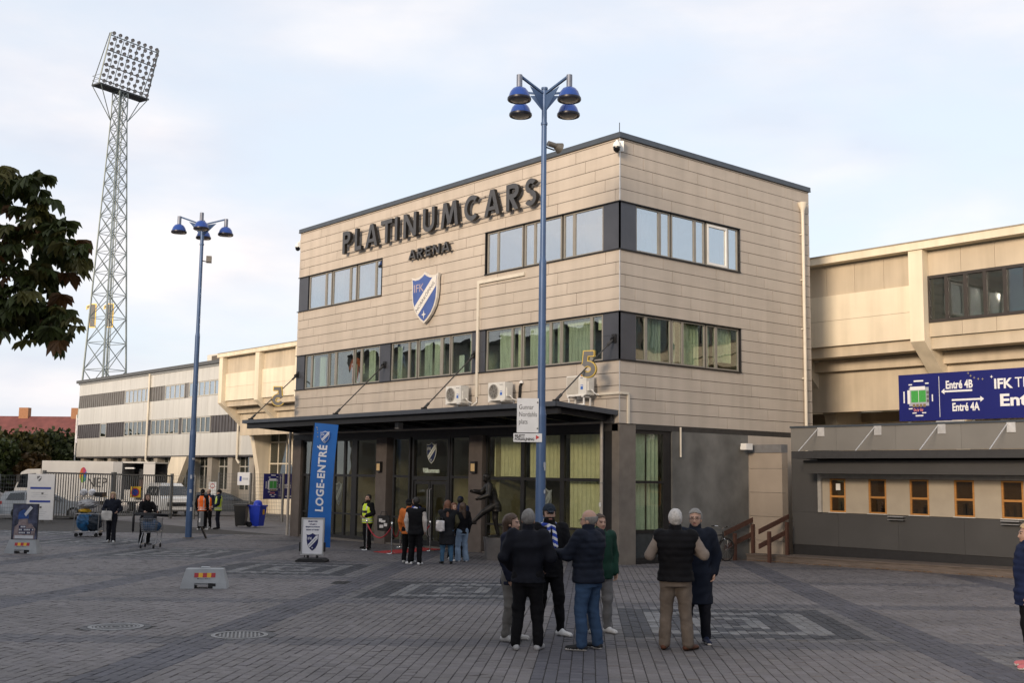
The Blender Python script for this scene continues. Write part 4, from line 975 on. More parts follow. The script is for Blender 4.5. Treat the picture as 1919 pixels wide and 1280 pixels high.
# wall piece between the booth and the arena
Wl = thing('link_wall', 'narrow tan panel wall between the arena side wall and the ticket booth', 'wall', (.0, 5.93, 0))
for z0, z1 in ((-.2,.55),(.56,1.30),(1.31,2.05),(2.06,2.80),(2.81,3.30)): MB().box(.02, 1.29, 0, .3, z0, z1).build('panel', mat('tan_wall', (.32,.27,.22), .8, var=.1, scale=1.2), Wl)
MB().box(.01, 1.295, -.03, .3, 3.305, 3.56).build('lintel', mat('lintel_grey', (.16,.16,.165), .6), Wl)
fl_ = thing('wall_floodlight', 'small white floodlight on a bracket at the corner of the arena side wall', 'lamp', (.12, 5.55, 3.45))
MB().box(-.12,.04,-.03,.03,-.05,.05).build('bracket', M_white, fl_); MB().box(.0,.22,-.16,.16,-.06,.14).build('housing', M_white, fl_)
# deck and ramp rails
D = thing('wooden_deck', 'low weathered wooden deck along the ticket booth', 'deck', (1.3, 5.35, 0))
for k in range(8):
    m = MB(); zz = gz(5,5)+.21
    m.add([(-1.0,k*.136,gz(.3,5.3)+.20),(12.6,k*.136,gz(13.9,5.3)+.20),(12.6,k*.136+.128,gz(13.9,5.3)+.20),(-1.0,k*.136+.128,gz(.3,5.3)+.20)]+[(-1.0,k*.136,gz(.3,5.3)+.165),(12.6,k*.136,gz(13.9,5.3)+.165),(12.6,k*.136+.128,gz(13.9,5.3)+.165),(-1.0,k*.136+.128,gz(.3,5.3)+.165)], [(0,1,2,3),(7,6,5,4),(0,4,5,1),(1,5,6,2),(2,6,7,3),(3,7,4,0)]).build('board', M_deck, D)
MB().add([(-.98,.02,gz(.3,5.3)-.05),(12.6,.02,gz(13.9,5.3)-.05),(12.6,.05,gz(13.9,5.3)-.05),(-.98,.05,gz(.3,5.3)-.05),(-.98,.02,gz(.3,5.3)+.16),(12.6,.02,gz(13.9,5.3)+.16),(12.6,.05,gz(13.9,5.3)+.16),(-.98,.05,gz(.3,5.3)+.16)],[(0,3,2,1),(4,5,6,7),(0,1,5,4),(1,2,6,5),(2,3,7,6),(3,0,4,7)]).build('front_board', M_deck, D)
def rail(x, zo, lab):
    t = thing('ramp_rail', lab, 'handrail', (x, 4.6, gz(x,4.6)), 0, 'rails of the short ramp')
    m_ = mat('red_brown_timber', (.075,.035,.025), .7, var=.2, scale=5, stretch=(6,.5,6))
    for y in (.35, 1.25): MB().box(-.045,.045,y-.045,y+.045,-.05,.72+zo+y*.30).build('post', m_, t)
    for h in (.82, .38):
        MB().add([(-.075,-.08,h+zo-.07),(-.045,-.08,h+zo-.07),(-.045,-.08,h+zo+.08),(-.075,-.08,h+zo+.08),(-.075,1.42,h+zo+.36),(-.045,1.42,h+zo+.36),(-.045,1.42,h+zo+.51),(-.075,1.42,h+zo+.51)],[(0,1,2,3),(7,6,5,4),(0,4,5,1),(1,5,6,2),(2,6,7,3),(3,7,4,0)]).build('board', m_, t)
rail(.2, 0, 'red brown timber ramp rail close to the arena side wall'); rail(1.5, .1, 'red brown timber ramp rail in front of the booth corner')
lv = MB()
for k in range(260):
    x = random.uniform(.3, 13); y = 5.33-abs(random.gauss(0,.10)); z = gz(x,y)+.006; a = random.uniform(0,6.3); s = random.uniform(.02,.045)
    lv.add([(x+s*math.cos(a+i*1.57), y+s*.7*math.sin(a+i*1.57), z+random.uniform(0,.02)) for i in range(4)], [(0,1,2,3)])
tag(lv.build('fallen_leaves', mat('autumn_leaf', (.22,.10,.03), .8, var=.4, scale=8), fix=False), 'strip of brown fallen leaves along the foot of the wooden deck', 'leaves', kind='stuff')
# big banner over the booth
bn_ = thing('direction_banner', 'wide dark blue banner with stadium plan and white gate arrows above the booth', 'banner', (4.88, 6.75, 4.15))
M_bl = mat('banner_blue', (.006,.010,.13), .45, var=.06, scale=1); M_bw = mat('banner_white', (.72,.73,.74), .5, var=0); M_bg = mat('banner_gold', (.28,.25,.18), .5, var=0)
MB().box(0,7.4,0,.04,.06,1.42).build('board', M_bl, bn_)
for x in (.25,2.2,4.2,6.4): MB().box(x,x+.07,.05,.11,-.35,1.3).build('post', mat('galvanised', (.30,.30,.29)), bn_)
MB().box(1.15,2.0,-.01,.05,-.04,.04).build('rail', mat('zinc_trim', (.62,.62,.62)), bn_)
def bt(s, x, z, w, h, b=.012, m=M_bw, par=bn_): text('lettering', s, 1, m, par, frame((x,-.004,z),(1,0,0),(0,0,1)), .004, b, fit=(w,h))
def arrow(x0, x1, z, t, m, par, hd=.1):
    s = 1 if x1 > x0 else -1
    MB().prism([(x0,z-t),(x1-s*hd,z-t),(x1-s*hd,z-t*3.2),(x1,z),(x1-s*hd,z+t*3.2),(x1-s*hd,z+t),(x0,z+t)], lambda a, b, d: (a, d, b), -.008, -.002).build('arrow', m, par)
bt('Entré 4B', 1.88, 1.06, .80, .24, .03); arrow(2.26, 1.335, .875, .026, M_bw, bn_); arrow(1.65, 2.59, .62, .026, M_bw, bn_); bt('Entré 4A', 2.06, .42, .80, .24, .03)
MB().box(1.27,1.282,-.008,0,.15,1.32).build('divider', M_bw, bn_)
bt('IFK', 3.16, 1.02, .52, .28, .03); bt('TE', 3.66, 1.03, .36, .27, -.004); bt('Entré', 3.68, .56, 1.26, .34, .03)
def star4(x, z, r, m, par=bn_):
    MB().prism([(math.cos(i*math.pi/4)*(r if i % 2 == 0 else r*.33)+x, math.sin(i*math.pi/4)*(r if i % 2 == 0 else r*.33)+z) for i in range(8)], lambda a, b, d: (a, d, b), -.008, -.002).build('star', m, par)
star4(2.83,1.22,.05,M_bw)
for x, z in ((2.16,1.36),(2.23,1.28),(2.33,1.22),(2.45,1.18),(2.57,1.17)): star4(x,z,.04,M_bg)
def plan(par, x, z, k=1.0):
    P_ = lambda a0, a1, b0, b1, m, d: MB().box(x+a0*k, x+a1*k, -.006-d, -.002, z+b0*k, z+b1*k).build('plan_piece', m, par)
    P_(-.31,.31,-.27,.27,mat('plan_grey',(.35,.37,.42),.5,var=0),0); P_(-.24,.22,-.16,.18,mat('pitch_green',(.05,.30,.06),.5,var=.1,scale=20),.003)
    P_(-.27,.20,.20,.30,M_bw,.003); P_(-.36,-.28,-.2,.2,M_bw,.002)
    for i in range(4): P_(-.2+i*.11,-.12+i*.11,-.30,-.21,mat('plan_brown',(.20,.15,.08),.5,var=0),.004)
    for i in range(3): P_(.24,.32,-.17+i*.12,-.08+i*.12,mat('plan_dark',(.12,.12,.12),.5,var=0),.004)
    P_(-.012,.0,-.16,.18,M_bw,.005)
    text('lettering', 'Du är här', .1, mat('plan_pink',(.72,.25,.22),.5,var=0), par, frame((x-.02*k,-.005,z-.38*k),(1,0,0),(0,0,1)), .004, .002, fit=(.30*k,.09*k))
    for (a, b, w, hh) in ((0,.46,.3,.045),(-.26,.36,.11,.035),(.26,.38,.11,.035),(.0,-.55,.24,.04),(-.15,-.47,.13,.03),(.15,-.47,.13,.03),(-.27,-.34,.12,.035),(.42,-.05,.035,.2),(-.47,0,.04,.34)): P_(a-w/2, a+w/2, b-hh/2, b+hh/2, M_bw, 0)
plan(bn_, .64, .76)
# ---------------------------------------------------------------- houses beyond
def house(x, y, w, d, h, rh, rz, label, rc, ch):
    t = thing('roof_house', label, 'house', (x, y, -1), rz, None); t.name = 'brick_house'
    MB().box(-w/2,w/2,-d/2,d/2,0,h).build('wall', mat('house_wall', (.30,.22,.16), .9), t)
    r_ = MB().prism([(-d/2-.4,h),(d/2+.4,h),(0,h+rh)], lambda a, b, dd: (dd, a, b), -w/2-.3, w/2+.3).build('roof', rc, t)
    for cx in ch: MB().box(cx-.8,cx+.8,-.5,.5,h+rh-1.2,h+rh+1.4).build('chimney', mat('chimney_brick', (.30,.15,.08), .9, var=.2), r_)
    MB().box(-w*.3,-w*.3+1.0,-d*.28-.1,-d*.28+.1,h+rh*.42,h+rh*.62).build('skylight', mat('skylight', (.5,.55,.6), .2), r_)
    for k in range(int(w/4)):
        MB().box(-w/2+1.5+k*4,-w/2+2.8+k*4,-d/2-.03,-d/2+.03,h-2.6,h-1).build('window', mat('house_window', (.10,.11,.13), .2), t)
hd_ = math.atan2(.76,.65)
house(-172, 36, 30, 11, 7.6, 4.6, hd_-.1, 'long house with red tiled roof and brick chimneys beyond the trees', mat('red_tiles', (.14,.045,.04), .8, var=.2, scale=1), (-8,1,10))
house(-196, 18, 26, 11, 8.6, 4.4, hd_+.05, 'house with dark roof and small skylight behind the trees', mat('dark_tiles', (.075,.045,.05), .8, var=.2, scale=1), (8,))
# ---------------------------------------------------------------- across the square (seen in the window panes, and shading the square)
def block(x0, x1, y0, y1, h, face, label, col, n):
    t = thing('apartment_block', label, 'building', ((x0+x1)/2, (y0+y1)/2, 0))
    cx, cy = (x0+x1)/2, (y0+y1)/2
    MB().box(x0-cx,x1-cx,y0-cy,y1-cy,-1,h).build('wall', mat('block_wall_'+face, col, .9, var=.1, scale=.3), t)
    MB().box(x0-cx-.4,x1-cx+.4,y0-cy-.4,y1-cy+.4,h,h+.5).build('roof', mat('block_roof', (.06,.05,.05), .8), t)
    w0 = None
    for f in range(5):
        for k in range(n):
            if w0 is None: w0 = MB().box(-.8,.8,-.05,.05,0,1.5).build('window', mat('block_window', (.06,.07,.08), .12, spec=.8), t); o = w0
            else: o = inst(w0, t, name='window')
            if face == 'N': o.location = (x0-cx+2+(x1-x0-4)*(k+.5)/n, y1-cy+.02, 1.5+f*3.05)
            else: o.location = (x0-cx-.02, y0-cy+2+(y1-y0-4)*(k+.5)/n, 1.5+f*3.05); o.rotation_euler = (0,0,R(90))
block(-95, 30, -64, -51, 16.3, 'N', 'five storey apartment block across the square, mirrored in the windows', (.22,.20,.18), 26)
block(66, 78, -45, 60, 13.5, 'W', 'apartment block along the far side street, mirrored in the side windows', (.25,.22,.19), 20)
# ---------------------------------------------------------------- street lamps
M_pole = mat('lamp_blue', (.062,.110,.215), .42, .2, var=.10, scale=2.5); M_shade = mat('shade_blue', (.012,.052,.26), .25, .1, var=.06, coat=.3)
def street_lamp(x, y, rz, label, spot, stickers):
    t = thing('street_lamp', label, 'street lamp', (x, y, gz(x,y)), rz, 'blue street lamps of the square')
    H = 12.25
    p = MB(); p.cyl((0,0,-.05),(0,0,3.9),.125,.120,16); p.cyl((0,0,3.9),(0,0,4.1),.120,.098,16); p.cyl((0,0,4.1),(0,0,7.7),.098,.092,16); p.cyl((0,0,7.7),(0,0,7.85),.092,.072,16); p.cyl((0,0,7.85),(0,0,H-.05),.072,.066,16)
    po = p.build('pole', M_pole, t, True)
    MB().cyl((0,0,H-.05),(0,0,H+.0),.085,n=14).build('cap', M_pole, po); MB().cyl((0,0,H-.98),(0,0,H-.92),.085,n=14).build('collar', M_pole, po)
    for k in range(4):
        a = k*math.pi/2; c, s = math.cos(a), math.sin(a); e = Vector((c,s,0))
        am = MB(); am.bar(e*.05+Vector((0,0,H-.16)), e*.88+Vector((0,0,H+.10)), .06, .05)
        ao = am.build('arm', M_pole, t)
        MB().add([e*.06+Vector((0,0,H-.60)), e*.06+Vector((0,0,H-.19)), e*.52+Vector((0,0,H-.085))]+[e*.06+Vector((-s*.012,c*.012,H-.60)), e*.06+Vector((-s*.012,c*.012,H-.19)), e*.52+Vector((-s*.012,c*.012,H-.085))], [(0,1,2),(5,4,3),(0,3,4,1),(1,4,5,2),(2,5,3,0)]).build('gusset', M_pole, ao)
        q = e*.88
        MB().cyl(q+Vector((0,0,H+.11)), q+Vector((0,0,H-.22)), .075, n=12).build('stem', mat('lamp_grey_blue', (.16,.18,.23), .45, .3), ao, True)
        sh = MB().lathe([(.0,.30),(.09,.29),(.17,.25),(.23,.17),(.265,.07),(.28,0)], q+Vector((0,0,H-.50)), 24).build('lamp_shade', M_shade, t, True)
        MB().lathe([(.25,.02),(.295,.02),(.30,-.03),(.285,-.055),(.25,-.04)], q+Vector((0,0,H-.50)), 24).build('rim', mat('rim_black', (.012,.014,.025), .35, var=0), sh, True)
        MB().lathe([(0,-.10),(.12,-.09),(.22,-.05),(.252,-.01)], q+Vector((0,0,H-.50)), 24).build('lens', mat('lamp_lens_clear', (.30,.28,.25), .12, var=.1, spec=.6), sh, True)
    sp = Vector((.26,-.1,H-1.5)) if spot else Vector((.22,-.1,H-1.55))
    if spot:
        m = MB(); m.cyl(sp+Vector((-.16,.05,.05)), sp+Vector((.06,0,.02)), .07, .07, 10); m.cyl(sp+Vector((.06,0,.02)), sp+Vector((.20,-.02,-.02)), .08, .15, 14)
        so = m.build('spotlight', mat('spot_bronze', (.15,.14,.125), .45, .4), t, True)
    else:
        so = MB().box(sp.x-.02,sp.x+.18,sp.y-.14,sp.y+.14,sp.z-.12,sp.z+.12).build('spotlight', mat('spot_bronze', (.15,.14,.125), .45, .4), t)
    MB().tube([(0,0,sp.z-.02),(.1,-.03,sp.z-.06),(sp.x+.02,sp.y,sp.z-.1)], .02).build('bracket', M_flash, so)
    for (a, z, w, h) in stickers:
        m = MB(); vs = []
        for k in range(4):
            an = a-w/2/.125+w/.125*k/3; vs += [(.1262*math.cos(an),.1262*math.sin(an),z),(.1262*math.cos(an),.1262*math.sin(an),z+h)]
        m.add(vs, [(2*k,2*k+2,2*k+3,2*k+1) for k in range(3)]).build('sticker', mat('sticker_%d' % random.randint(0,3), random.choice([(.5,.52,.55),(.42,.45,.5),(.55,.55,.55),(.3,.36,.5)]), .6, var=.35, scale=40), t, fix=False)
    MB().lathe([(.13,-.02),(.13,.03),(.22,.012),(.22,-.02)], n=20).build('base_ring', mat('rust_ring', (.10,.075,.05), .8, var=.3), t)
    return t
va = math.atan2(-.65,.76)                                            # towards the viewer's side of the square
stk = [(va+random.uniform(-.8,.8), 1.0+random.random()*1.75, random.uniform(.06,.12), random.uniform(.05,.13)) for _ in range(20)]
street_lamp(2.05, -4.88, R(92.5), 'tall blue four armed street lamp in front of the entrance, with street name plates', True, stk)
stk2 = [(va+random.uniform(-.9,.9), .9+random.random()*2.2, random.uniform(.06,.12), random.uniform(.06,.16)) for _ in range(14)]
street_lamp(-18.03, -4.66, R(62), 'tall blue four armed street lamp beside the shopping trolley, near the gate', False, stk2)
bx = thing('junction_box', 'small grey box on a post at the foot of the far blue street lamp', 'box', (-17.72,-4.32,gz(-17.7,-4.3)), 0)
MB().box(-.09,.09,-.06,.06,.45,1.0).build('cabinet', mat('box_grey', (.22,.22,.22), .5), bx); MB().bar((0,0,.46),(.18,.15,.0),.06).build('post', M_flash, bx); MB().box(-.06,.06,-.064,-.06,.6,.75).build('sticker', M_white, bx)
# plates on the near pole
av = Vector((.65,.76,0)).normalized(); tv = Vector((av.y,-av.x,0))    # across the view; towards the viewer
pl = thing('street_name_plate', 'white street name plate reading Gunnar Nordahls plats on the near blue lamp', 'sign', (2.05, -4.88, 3.55))
def plate(par, x0, x1, z0, z1, m, th=.012, d=.13):
    a = av*x0+tv*d; b = av*x1+tv*d
    return MB().add([(*(a+tv*th).xy,z0),(*(b+tv*th).xy,z0),(*(b+tv*th).xy,z1),(*(a+tv*th).xy,z1),(*a.xy,z0),(*b.xy,z0),(*b.xy,z1),(*a.xy,z1)],[(0,1,2,3),(7,6,5,4),(0,4,5,1),(1,5,6,2),(2,6,7,3),(3,7,4,0)]).build('plate', m, par)
M_plate = mat('plate_white', (.66,.67,.68), .45, var=.05)
plate(pl, -.60, -.07, -.02, .82, M_plate)
for s, z in (('Gunnar',.60),('Nordahls',.42),('plats',.24)):
    o = av*-.555+tv*.1425; text('lettering', s, .165, mat('plate_ink', (.06,.06,.065), .6, var=0), pl, frame((o.x,o.y,z),av,(0,0,1)), .002, .0005, sx=.72, align='LEFT')
for z in (.08,.72): MB().cyl(tuple(av*-.095+tv*.14)[:2]+(z,), tuple(av*-.095+tv*.15)[:2]+(z,), .018, n=10).build('bolt', M_flash, pl)
p2_ = thing('ticket_sign', 'small white ticket sales plate with red arrow under the street name plate', 'sign', (2.05, -4.88, 3.30))
plate(p2_, -.68, .02, .0, .21, M_plate, d=.135)
for s, z in (('BILJETT',.145),('FÖRSÄLJNING',.062)):
    o = av*-.65+tv*.1475; text('lettering', s, .085, mat('plate_ink', (.06,.06,.065)), p2_, frame((o.x,o.y,z),av,(0,0,1)), .002, .004, align='LEFT', sx=.9)
o1 = [av*-.13+tv*.1475+Vector((0,0,.17)), av*-.13+tv*.1475+Vector((0,0,.06)), av*-.04+tv*.1475+Vector((0,0,.115))]
MB().add([tuple(v) for v in o1]+[tuple(v+tv*.003) for v in o1], [(0,1,2),(5,4,3),(0,3,4,1),(1,4,5,2),(2,5,3,0)]).build('arrow', mat('arrow_red', (.5,.03,.03), .5, var=0), p2_)
# ---------------------------------------------------------------- flag and pavement sign
fx, fy = -5.2, -6.75
fg = thing('beach_flag', 'tall blue banner flag with white lettering LOGE-ENTRÉ beside the entrance', 'flag', (fx, fy, gz(fx,fy)), math.atan2(av.y,av.x))
M_flag = mat('flag_blue', (.012,.12,.42), .7, var=.1, scale=2)
def fz(u, v):                                                        # flag surface: leans and billows a little
    return (-.34+u*.66+.155*v*v*.7+.05*v+.03*(1-v), .05*math.sin(v*5+u*2)*(.3+u)+.02, .40+v*3.45-.05*u)
nv, nu = 24, 6; vs = [fz(i/nu, j/nv) for j in range(nv+1) for i in range(nu+1)]
vs = [(x*(1 if True else 1), y, z) for x, y, z in vs]
fo = MB(); fs = [(j*(nu+1)+i, j*(nu+1)+i+1, (j+1)*(nu+1)+i+1, (j+1)*(nu+1)+i) for j in range(nv) for i in range(nu)]
fo.add(vs, fs).add([(x,y+.006,z) for x,y,z in vs], [tuple(reversed(f)) for f in fs])
fo.build('fabric', M_flag, fg, 'all', fix=False)
MB().tube([(-.36,.03,.0)]+[(fz(0,v/10)[0]-.02, fz(0,v/10)[1], fz(0,v/10)[2]) for v in range(11)], .016).build('pole', M_flash, fg)
M_fw = mat('flag_white', (.66,.67,.70), .7, var=0)
to = text('lettering', 'LOGE-ENTRÉ', 1, M_fw, fg, Matrix.Identity(4), .004, .032, fit=(1.86,.30), spacing=1.12)
for v in to.data.vertices:                                           # wrap the word onto the cloth
    a, b, d = v.co; q = fz(.42-b*1.45, .285+(a+.93)/3.45); v.co = (q[0], q[1]-.008+d, q[2])
es = bpy.data.objects.new('emblem', None); COL.objects.link(es); es.parent = fg
q = fz(.50,.90); shield(es, frame((q[0],q[1]-.05,q[2]-.20),(1,0,.06),(0,0,1)), .26, .34, [M_fw, mat('flag_blue_dark', (.012,.09,.33), .7, var=0), M_fw, mat('flag_blue_dark', (.012,.09,.33))], .004)
for k in range(5): q = fz(.10+.02*k,.965-.012*k*k*.4); MB().cyl((q[0],q[1]-.012,q[2]),(q[0],q[1]-.008,q[2]),.018,n=4).build('star', mat('flag_gold', (.3,.27,.18), .7, var=0), fg)
MB().box(-.52,-.22,-.2,.2,-.02,.035).build('foot', M_flash, fg)
sx_, sy_ = -4.75, -7.15
sg_ = thing('pavement_sign', 'white framed pavement sign with blue shield on a black foot, before the flag', 'sign', (sx_, sy_, gz(sx_,sy_)), math.atan2(av.y,av.x)-.05)
M_al = mat('aluminium', (.45,.46,.47), .35, .8, var=.06)
m = MB(); m.box(-.34,-.30,-.03,.03,.18,1.20); m.box(.26,.30,-.03,.03,.18,1.20); m.box(-.30,.26,-.028,.028,.18,.22); m.box(-.30,.26,-.028,.028,1.16,1.20); m.build('frame', M_al, sg_)
MB().box(-.30,.26,-.015,.015,.22,1.16).build('poster', mat('poster_white', (.70,.70,.73), .4, var=.03), sg_)
M_ink = mat('navy_ink', (.008,.013,.09), .5, var=0)
for k, s in enumerate(('BILJETTER','SÄLJES I','BILJETTLUCKOR','RUNT HÖRNET')):
    text('lettering', s, .06, M_ink, sg_, frame((-.02,-.017,1.095-k*.075),(1,0,0),(0,0,1)), .002, .004, fit=((.27,.20,.40,.36)[k],.042))
es = bpy.data.objects.new('emblem', None); COL.objects.link(es); es.parent = sg_
shield(es, frame((-.02,-.016,.30),(1,0,0),(0,-.0,1)), .34, .48, [M_ink, M_ink, mat('poster_white', (.70,.70,.73)), M_ink], .003)
for x in (-.14,.12): MB().box(x-.03,x+.03,-.02,.02,.08,.18).build('spring', M_flash, sg_)
MB().prism([(-.42,.0),(.40,.0),(.40,.05),(.30,.10),(-.32,.10),(-.42,.05)], lambda a, b, d: (a, d, b), -.28, .28).build('foot', mat('rubber_black', (.018,.018,.019), .7), sg_)
for x, z in ((-.36,.28),(.315,.28)): MB().box(x-.02,x+.02,-.05,.05,z,z+.25).build('clip', M_flash, sg_)
# ---------------------------------------------------------------- concrete blocks with striped plates
def barrier(x, y, rz, label):
    t = thing('concrete_barrier', label, 'barrier', (x, y, gz(x,y)), rz, None)
    c = mat('pale_concrete', (.30,.31,.32), .75, var=.12, scale=3, bump=.25)
    b = MB(); w, d, h = .98, .44, .42; t.scale = (.92,.92,.92)
    top = [(-.40,-.14),(.40,-.14),(.40,.14),(-.40,.14)]; bot = [(-.50,-.25),(.50,-.25),(.50,.25),(-.50,.25)]
    b.add([(x_,y_,h) for x_,y_ in top]+[(x_,y_,.12) for x_,y_ in [(-.475,-.225),(.475,-.225),(.475,.225),(-.475,.225)]], [(0,1,2,3),(0,4,5,1),(1,5,6,2),(2,6,7,3),(3,7,4,0)])
    for sx in (-1,1): b.add([(sx*.475,-.225,.125),(sx*.20,-.225,.125),(sx*.20,.225,.125),(sx*.475,.225,.125),(sx*.5,-.25,0),(sx*.2,-.25,0),(sx*.2,.25,0),(sx*.5,.25,0)],[(0,1,2,3),(7,6,5,4),(0,4,5,1),(1,5,6,2),(2,6,7,3),(3,7,4,0)])
    b.box(-.21,.21,-.2,.2,.08,.13); b.build('block', c, t)
    tl = math.atan2(.10,.3)
    def onface(a0, a1, z0, z1, m, nm, e=.004):
        f = lambda z: -.14-(h-z)/.3*.085-e
        MB().add([(a0,f(z0),z0),(a1,f(z0),z0),(a1,f(z1),z1),(a0,f(z1),z1),(a0,f(z0)+.003,z0),(a1,f(z0)+.003,z0),(a1,f(z1)+.003,z1),(a0,f(z1)+.003,z1)],[(0,1,2,3),(7,6,5,4),(0,4,5,1),(1,5,6,2),(2,6,7,3),(3,7,4,0)]).build(nm, m, t)
    for k in range(5): onface(-.21+k*.09,-.21+(k+1)*.09,.24,.335,mat('stripe_red',(.34,.02,.03),.4,var=.08) if k % 2 == 0 else mat('stripe_yellow',(.62,.34,.02),.4,var=.08),'stripe')
    text('lettering', 'Ramudden', .05, mat('plate_ink', (.06,.06,.065)), t, frame((.0,-.200,.205),(1,0,0),(0,-.28,1)), .003, .003, fit=(.28,.035))
    for sx in (-1,): MB().add([(sx*.462,-.06,.20),(sx*.462,.06,.20),(sx*.435,.06,.31),(sx*.435,-.06,.31)],[(0,1,2,3)]).build('reflector', mat('stripe_yellow',(.62,.34,.02)), t, fix=False)
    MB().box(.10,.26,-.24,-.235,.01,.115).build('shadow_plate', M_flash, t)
    MB().tube([(-.09,0,.41),(-.09,0,.45),(.09,0,.45),(.09,0,.41)], .012).build('lifting_eye', M_al, t)
    return t
barrier(1.08, -13.1, math.atan2(av.y,av.x)+.12, 'trapezoid concrete barrier block with red and yellow stripes, alone on the paving')
barrier(-11.35, -12.75, math.atan2(av.y,av.x)+.05, 'trapezoid concrete barrier block with stripes, carrying the poster board')
pb = thing('poster_board', 'dark poster board with a picture of cheering fans standing on a concrete block', 'poster', (-11.35, -12.75, gz(-11.35,-12.75)+.386), math.atan2(av.y,av.x)+.10)
MB().box(-.36,.36,-.02,.02,.0,1.02).build('board', mat('poster_dark', (.02,.02,.025), .4, var=.3, scale=3), pb)
mp2 = mat('poster_photo', (.055,.06,.095), .35, var=.9, scale=5)
MB().box(-.345,.345,-.024,-.02,.015,1.0).build('picture', mp2, pb)
fan = MB().prism([(-.30,.02),(.28,.02),(.30,.30),(.18,.46),(.10,.45),(.06,.62),(-.08,.68),(-.17,.60),(-.18,.45),(-.28,.36)], lambda a, b, d: (a, d, b), -.0275, -.024).build('printed_figure', mat('print_flesh', (.28,.22,.22), .4, var=.4, scale=9), pb)
MB().prism([(-.20,.58),(.10,.60),(.08,.80),(-.05,.86),(-.18,.78)], lambda a, b, d: (a, d, b), -.031, -.0275).build('printed_cap', mat('print_blue', (.03,.07,.22), .4, var=.3, scale=9), pb)
MB().prism([(.02,.66),(.20,.90),(.13,.96),(-.03,.73)], lambda a, b, d: (a, d, b), -.0345, -.031).build('printed_card', mat('print_white', (.55,.55,.58), .4, var=.1), pb)
for k, (s, w) in enumerate((('BLI EN',.2),('DEL AV KAMRATERNA',.42),('PÅ LÄKTAREN',.34))):
    MB().box(-.16-.0,-.16+w,-.034,-.0312,.33-k*.085,.40-k*.085).build('text_band', mat('print_navy', (.012,.02,.07)), pb)
    for q_ in range(int(w/.045)):
        if (q_*7+k) % 5: MB().box(-.15+q_*.045,-.15+q_*.045+.036,-.037,-.034,.345-k*.085,.387-k*.085).build('print_mark', mat('print_white', (.55,.55,.58)), pb)
MB().box(-.26,.25,-.034,-.0312,.03,.12).build('text_band', mat('print_white', (.55,.55,.58)), pb)
# ---------------------------------------------------------------- entrance ropes and carpet
cpt = thing('red_carpet', 'red carpet laid between the rope posts in front of the entrance doors', 'carpet', (-8.4,-1.6,0))
cv = [(-7.85,-3.1),(-6.75,-3.1),(-8.1,-.15),(-9.3,-.15)]
MB().add([(x+8.4,y+1.6,gz(x,y)+.004) for x,y in cv]+[(x+8.4,y+1.6,gz(x,y)+.014) for x,y in cv], [(3,2,1,0),(4,5,6,7),(0,1,5,4),(1,2,6,5),(2,3,7,6),(3,0,4,7)]).build('fabric', mat('carpet_red', (.36,.03,.03), .95, var=.12, scale=6, bump=.2, bscale=80), cpt)
posts = [(-8.98,-2.62),(-6.98,-3.0),(-9.87,-.65),(-7.67,-1.0)]
for i, (x, y) in enumerate(posts):
    t = thing('rope_post', 'chrome rope post ' + ('close to the steward in yellow','at the front corner of the red carpet','beside the pillar, behind the bag','on the carpet, right in front of the doors')[i], 'post', (x, y, gz(x,y)), 0, 'chrome rope posts at the entrance')
    ch = mat('chrome', (.60,.60,.60), .18, 1.0, var=.03)
    MB().lathe([(0,.035),(.05,.03),(.15,.012),(.16,0),(0,0)], n=20).build('foot', ch, t, True); MB().cyl((0,0,.02),(0,0,.92),.024,n=10).build('pole', ch, t, True); MB().lathe([(0,.06),(.025,.05),(.038,.02),(.038,-.02),(0,-.03)], (0,0,.93), 12).build('knob', ch, t, True)
def rope(p, q, lab):
    P_, Q_ = Vector((*p, gz(*p)+.86)), Vector((*q, gz(*q)+.86)); t = thing('barrier_rope', lab, 'rope', tuple(P_))
    pts = []
    for k in range(15): s = k/14; v = (Q_-P_)*s; v.z -= 4*.42*s*(1-s); pts.append(v)
    MB().tube(pts, .022, 8).build('cord', mat('rope_red', (.30,.02,.03), .7, var=.1), t, True)
    for v in (pts[0], pts[-1]): MB().cyl(v+Vector((0,0,-.06)), v+Vector((0,0,.02)), .026, n=8).build('hook', mat('chrome', (.6,.6,.6)), t)
rope(posts[0], posts[1], 'sagging red rope beside the steward, on the near side of the carpet'); rope(posts[1], posts[2], 'sagging red rope crossing to the post by the doors'); rope(posts[2], posts[3], 'sagging red rope between the posts closest to the doors')
# ---------------------------------------------------------------- bins
def bin_(x, y, rz, col, lab, lid_open):
    t = thing('wheelie_bin', lab, 'bin', (x, y, gz(x,y)), rz)
    m_ = mat('bin_%d' % int(col[2]*1000), col, .45, var=.08)
    lo = [(-.22,-.22),(.22,-.22),(.22,.22),(-.22,.22)]; hi = [(-.29,-.32),(.29,-.32),(.29,.32),(-.29,.32)]
    MB().add([(a,b,.06) for a,b in lo]+[(a,b,1.0) for a,b in hi], [(3,2,1,0),(0,1,5,4),(1,2,6,5),(2,3,7,6),(3,0,4,7),(4,5,6,7)]).build('body', m_, t)
    MB().box(-.32,.32,-.35,.35,.98,1.05).build('rim', m_, t)
    if lid_open: MB().lathe([(.0,.24),(.12,.22),(.20,.14),(.22,0),(.18,0),(.15,.12),(0,.18)], (0,.0,1.05), 16).build('lid_hood', m_, t, True); MB().box(-.02,.1,-.325,-.29,.6,.85).build('label', mat('stripe_yellow',(.62,.34,.02)), t)
    else: MB().prism([(-.34,1.05),(.34,1.05),(.30,1.11),(-.30,1.11)], lambda a, b, d: (d, a, b), -.31, .31).build('lid', m_, t)
    for s in (-.26,.26):
        w = MB().cyl((s-.03,.26,.13),(s+.03,.26,.13),.13,n=16).build('wheel', mat('rubber_black', (.018,.018,.019)), t)
vr_ = math.atan2(.76,.65)
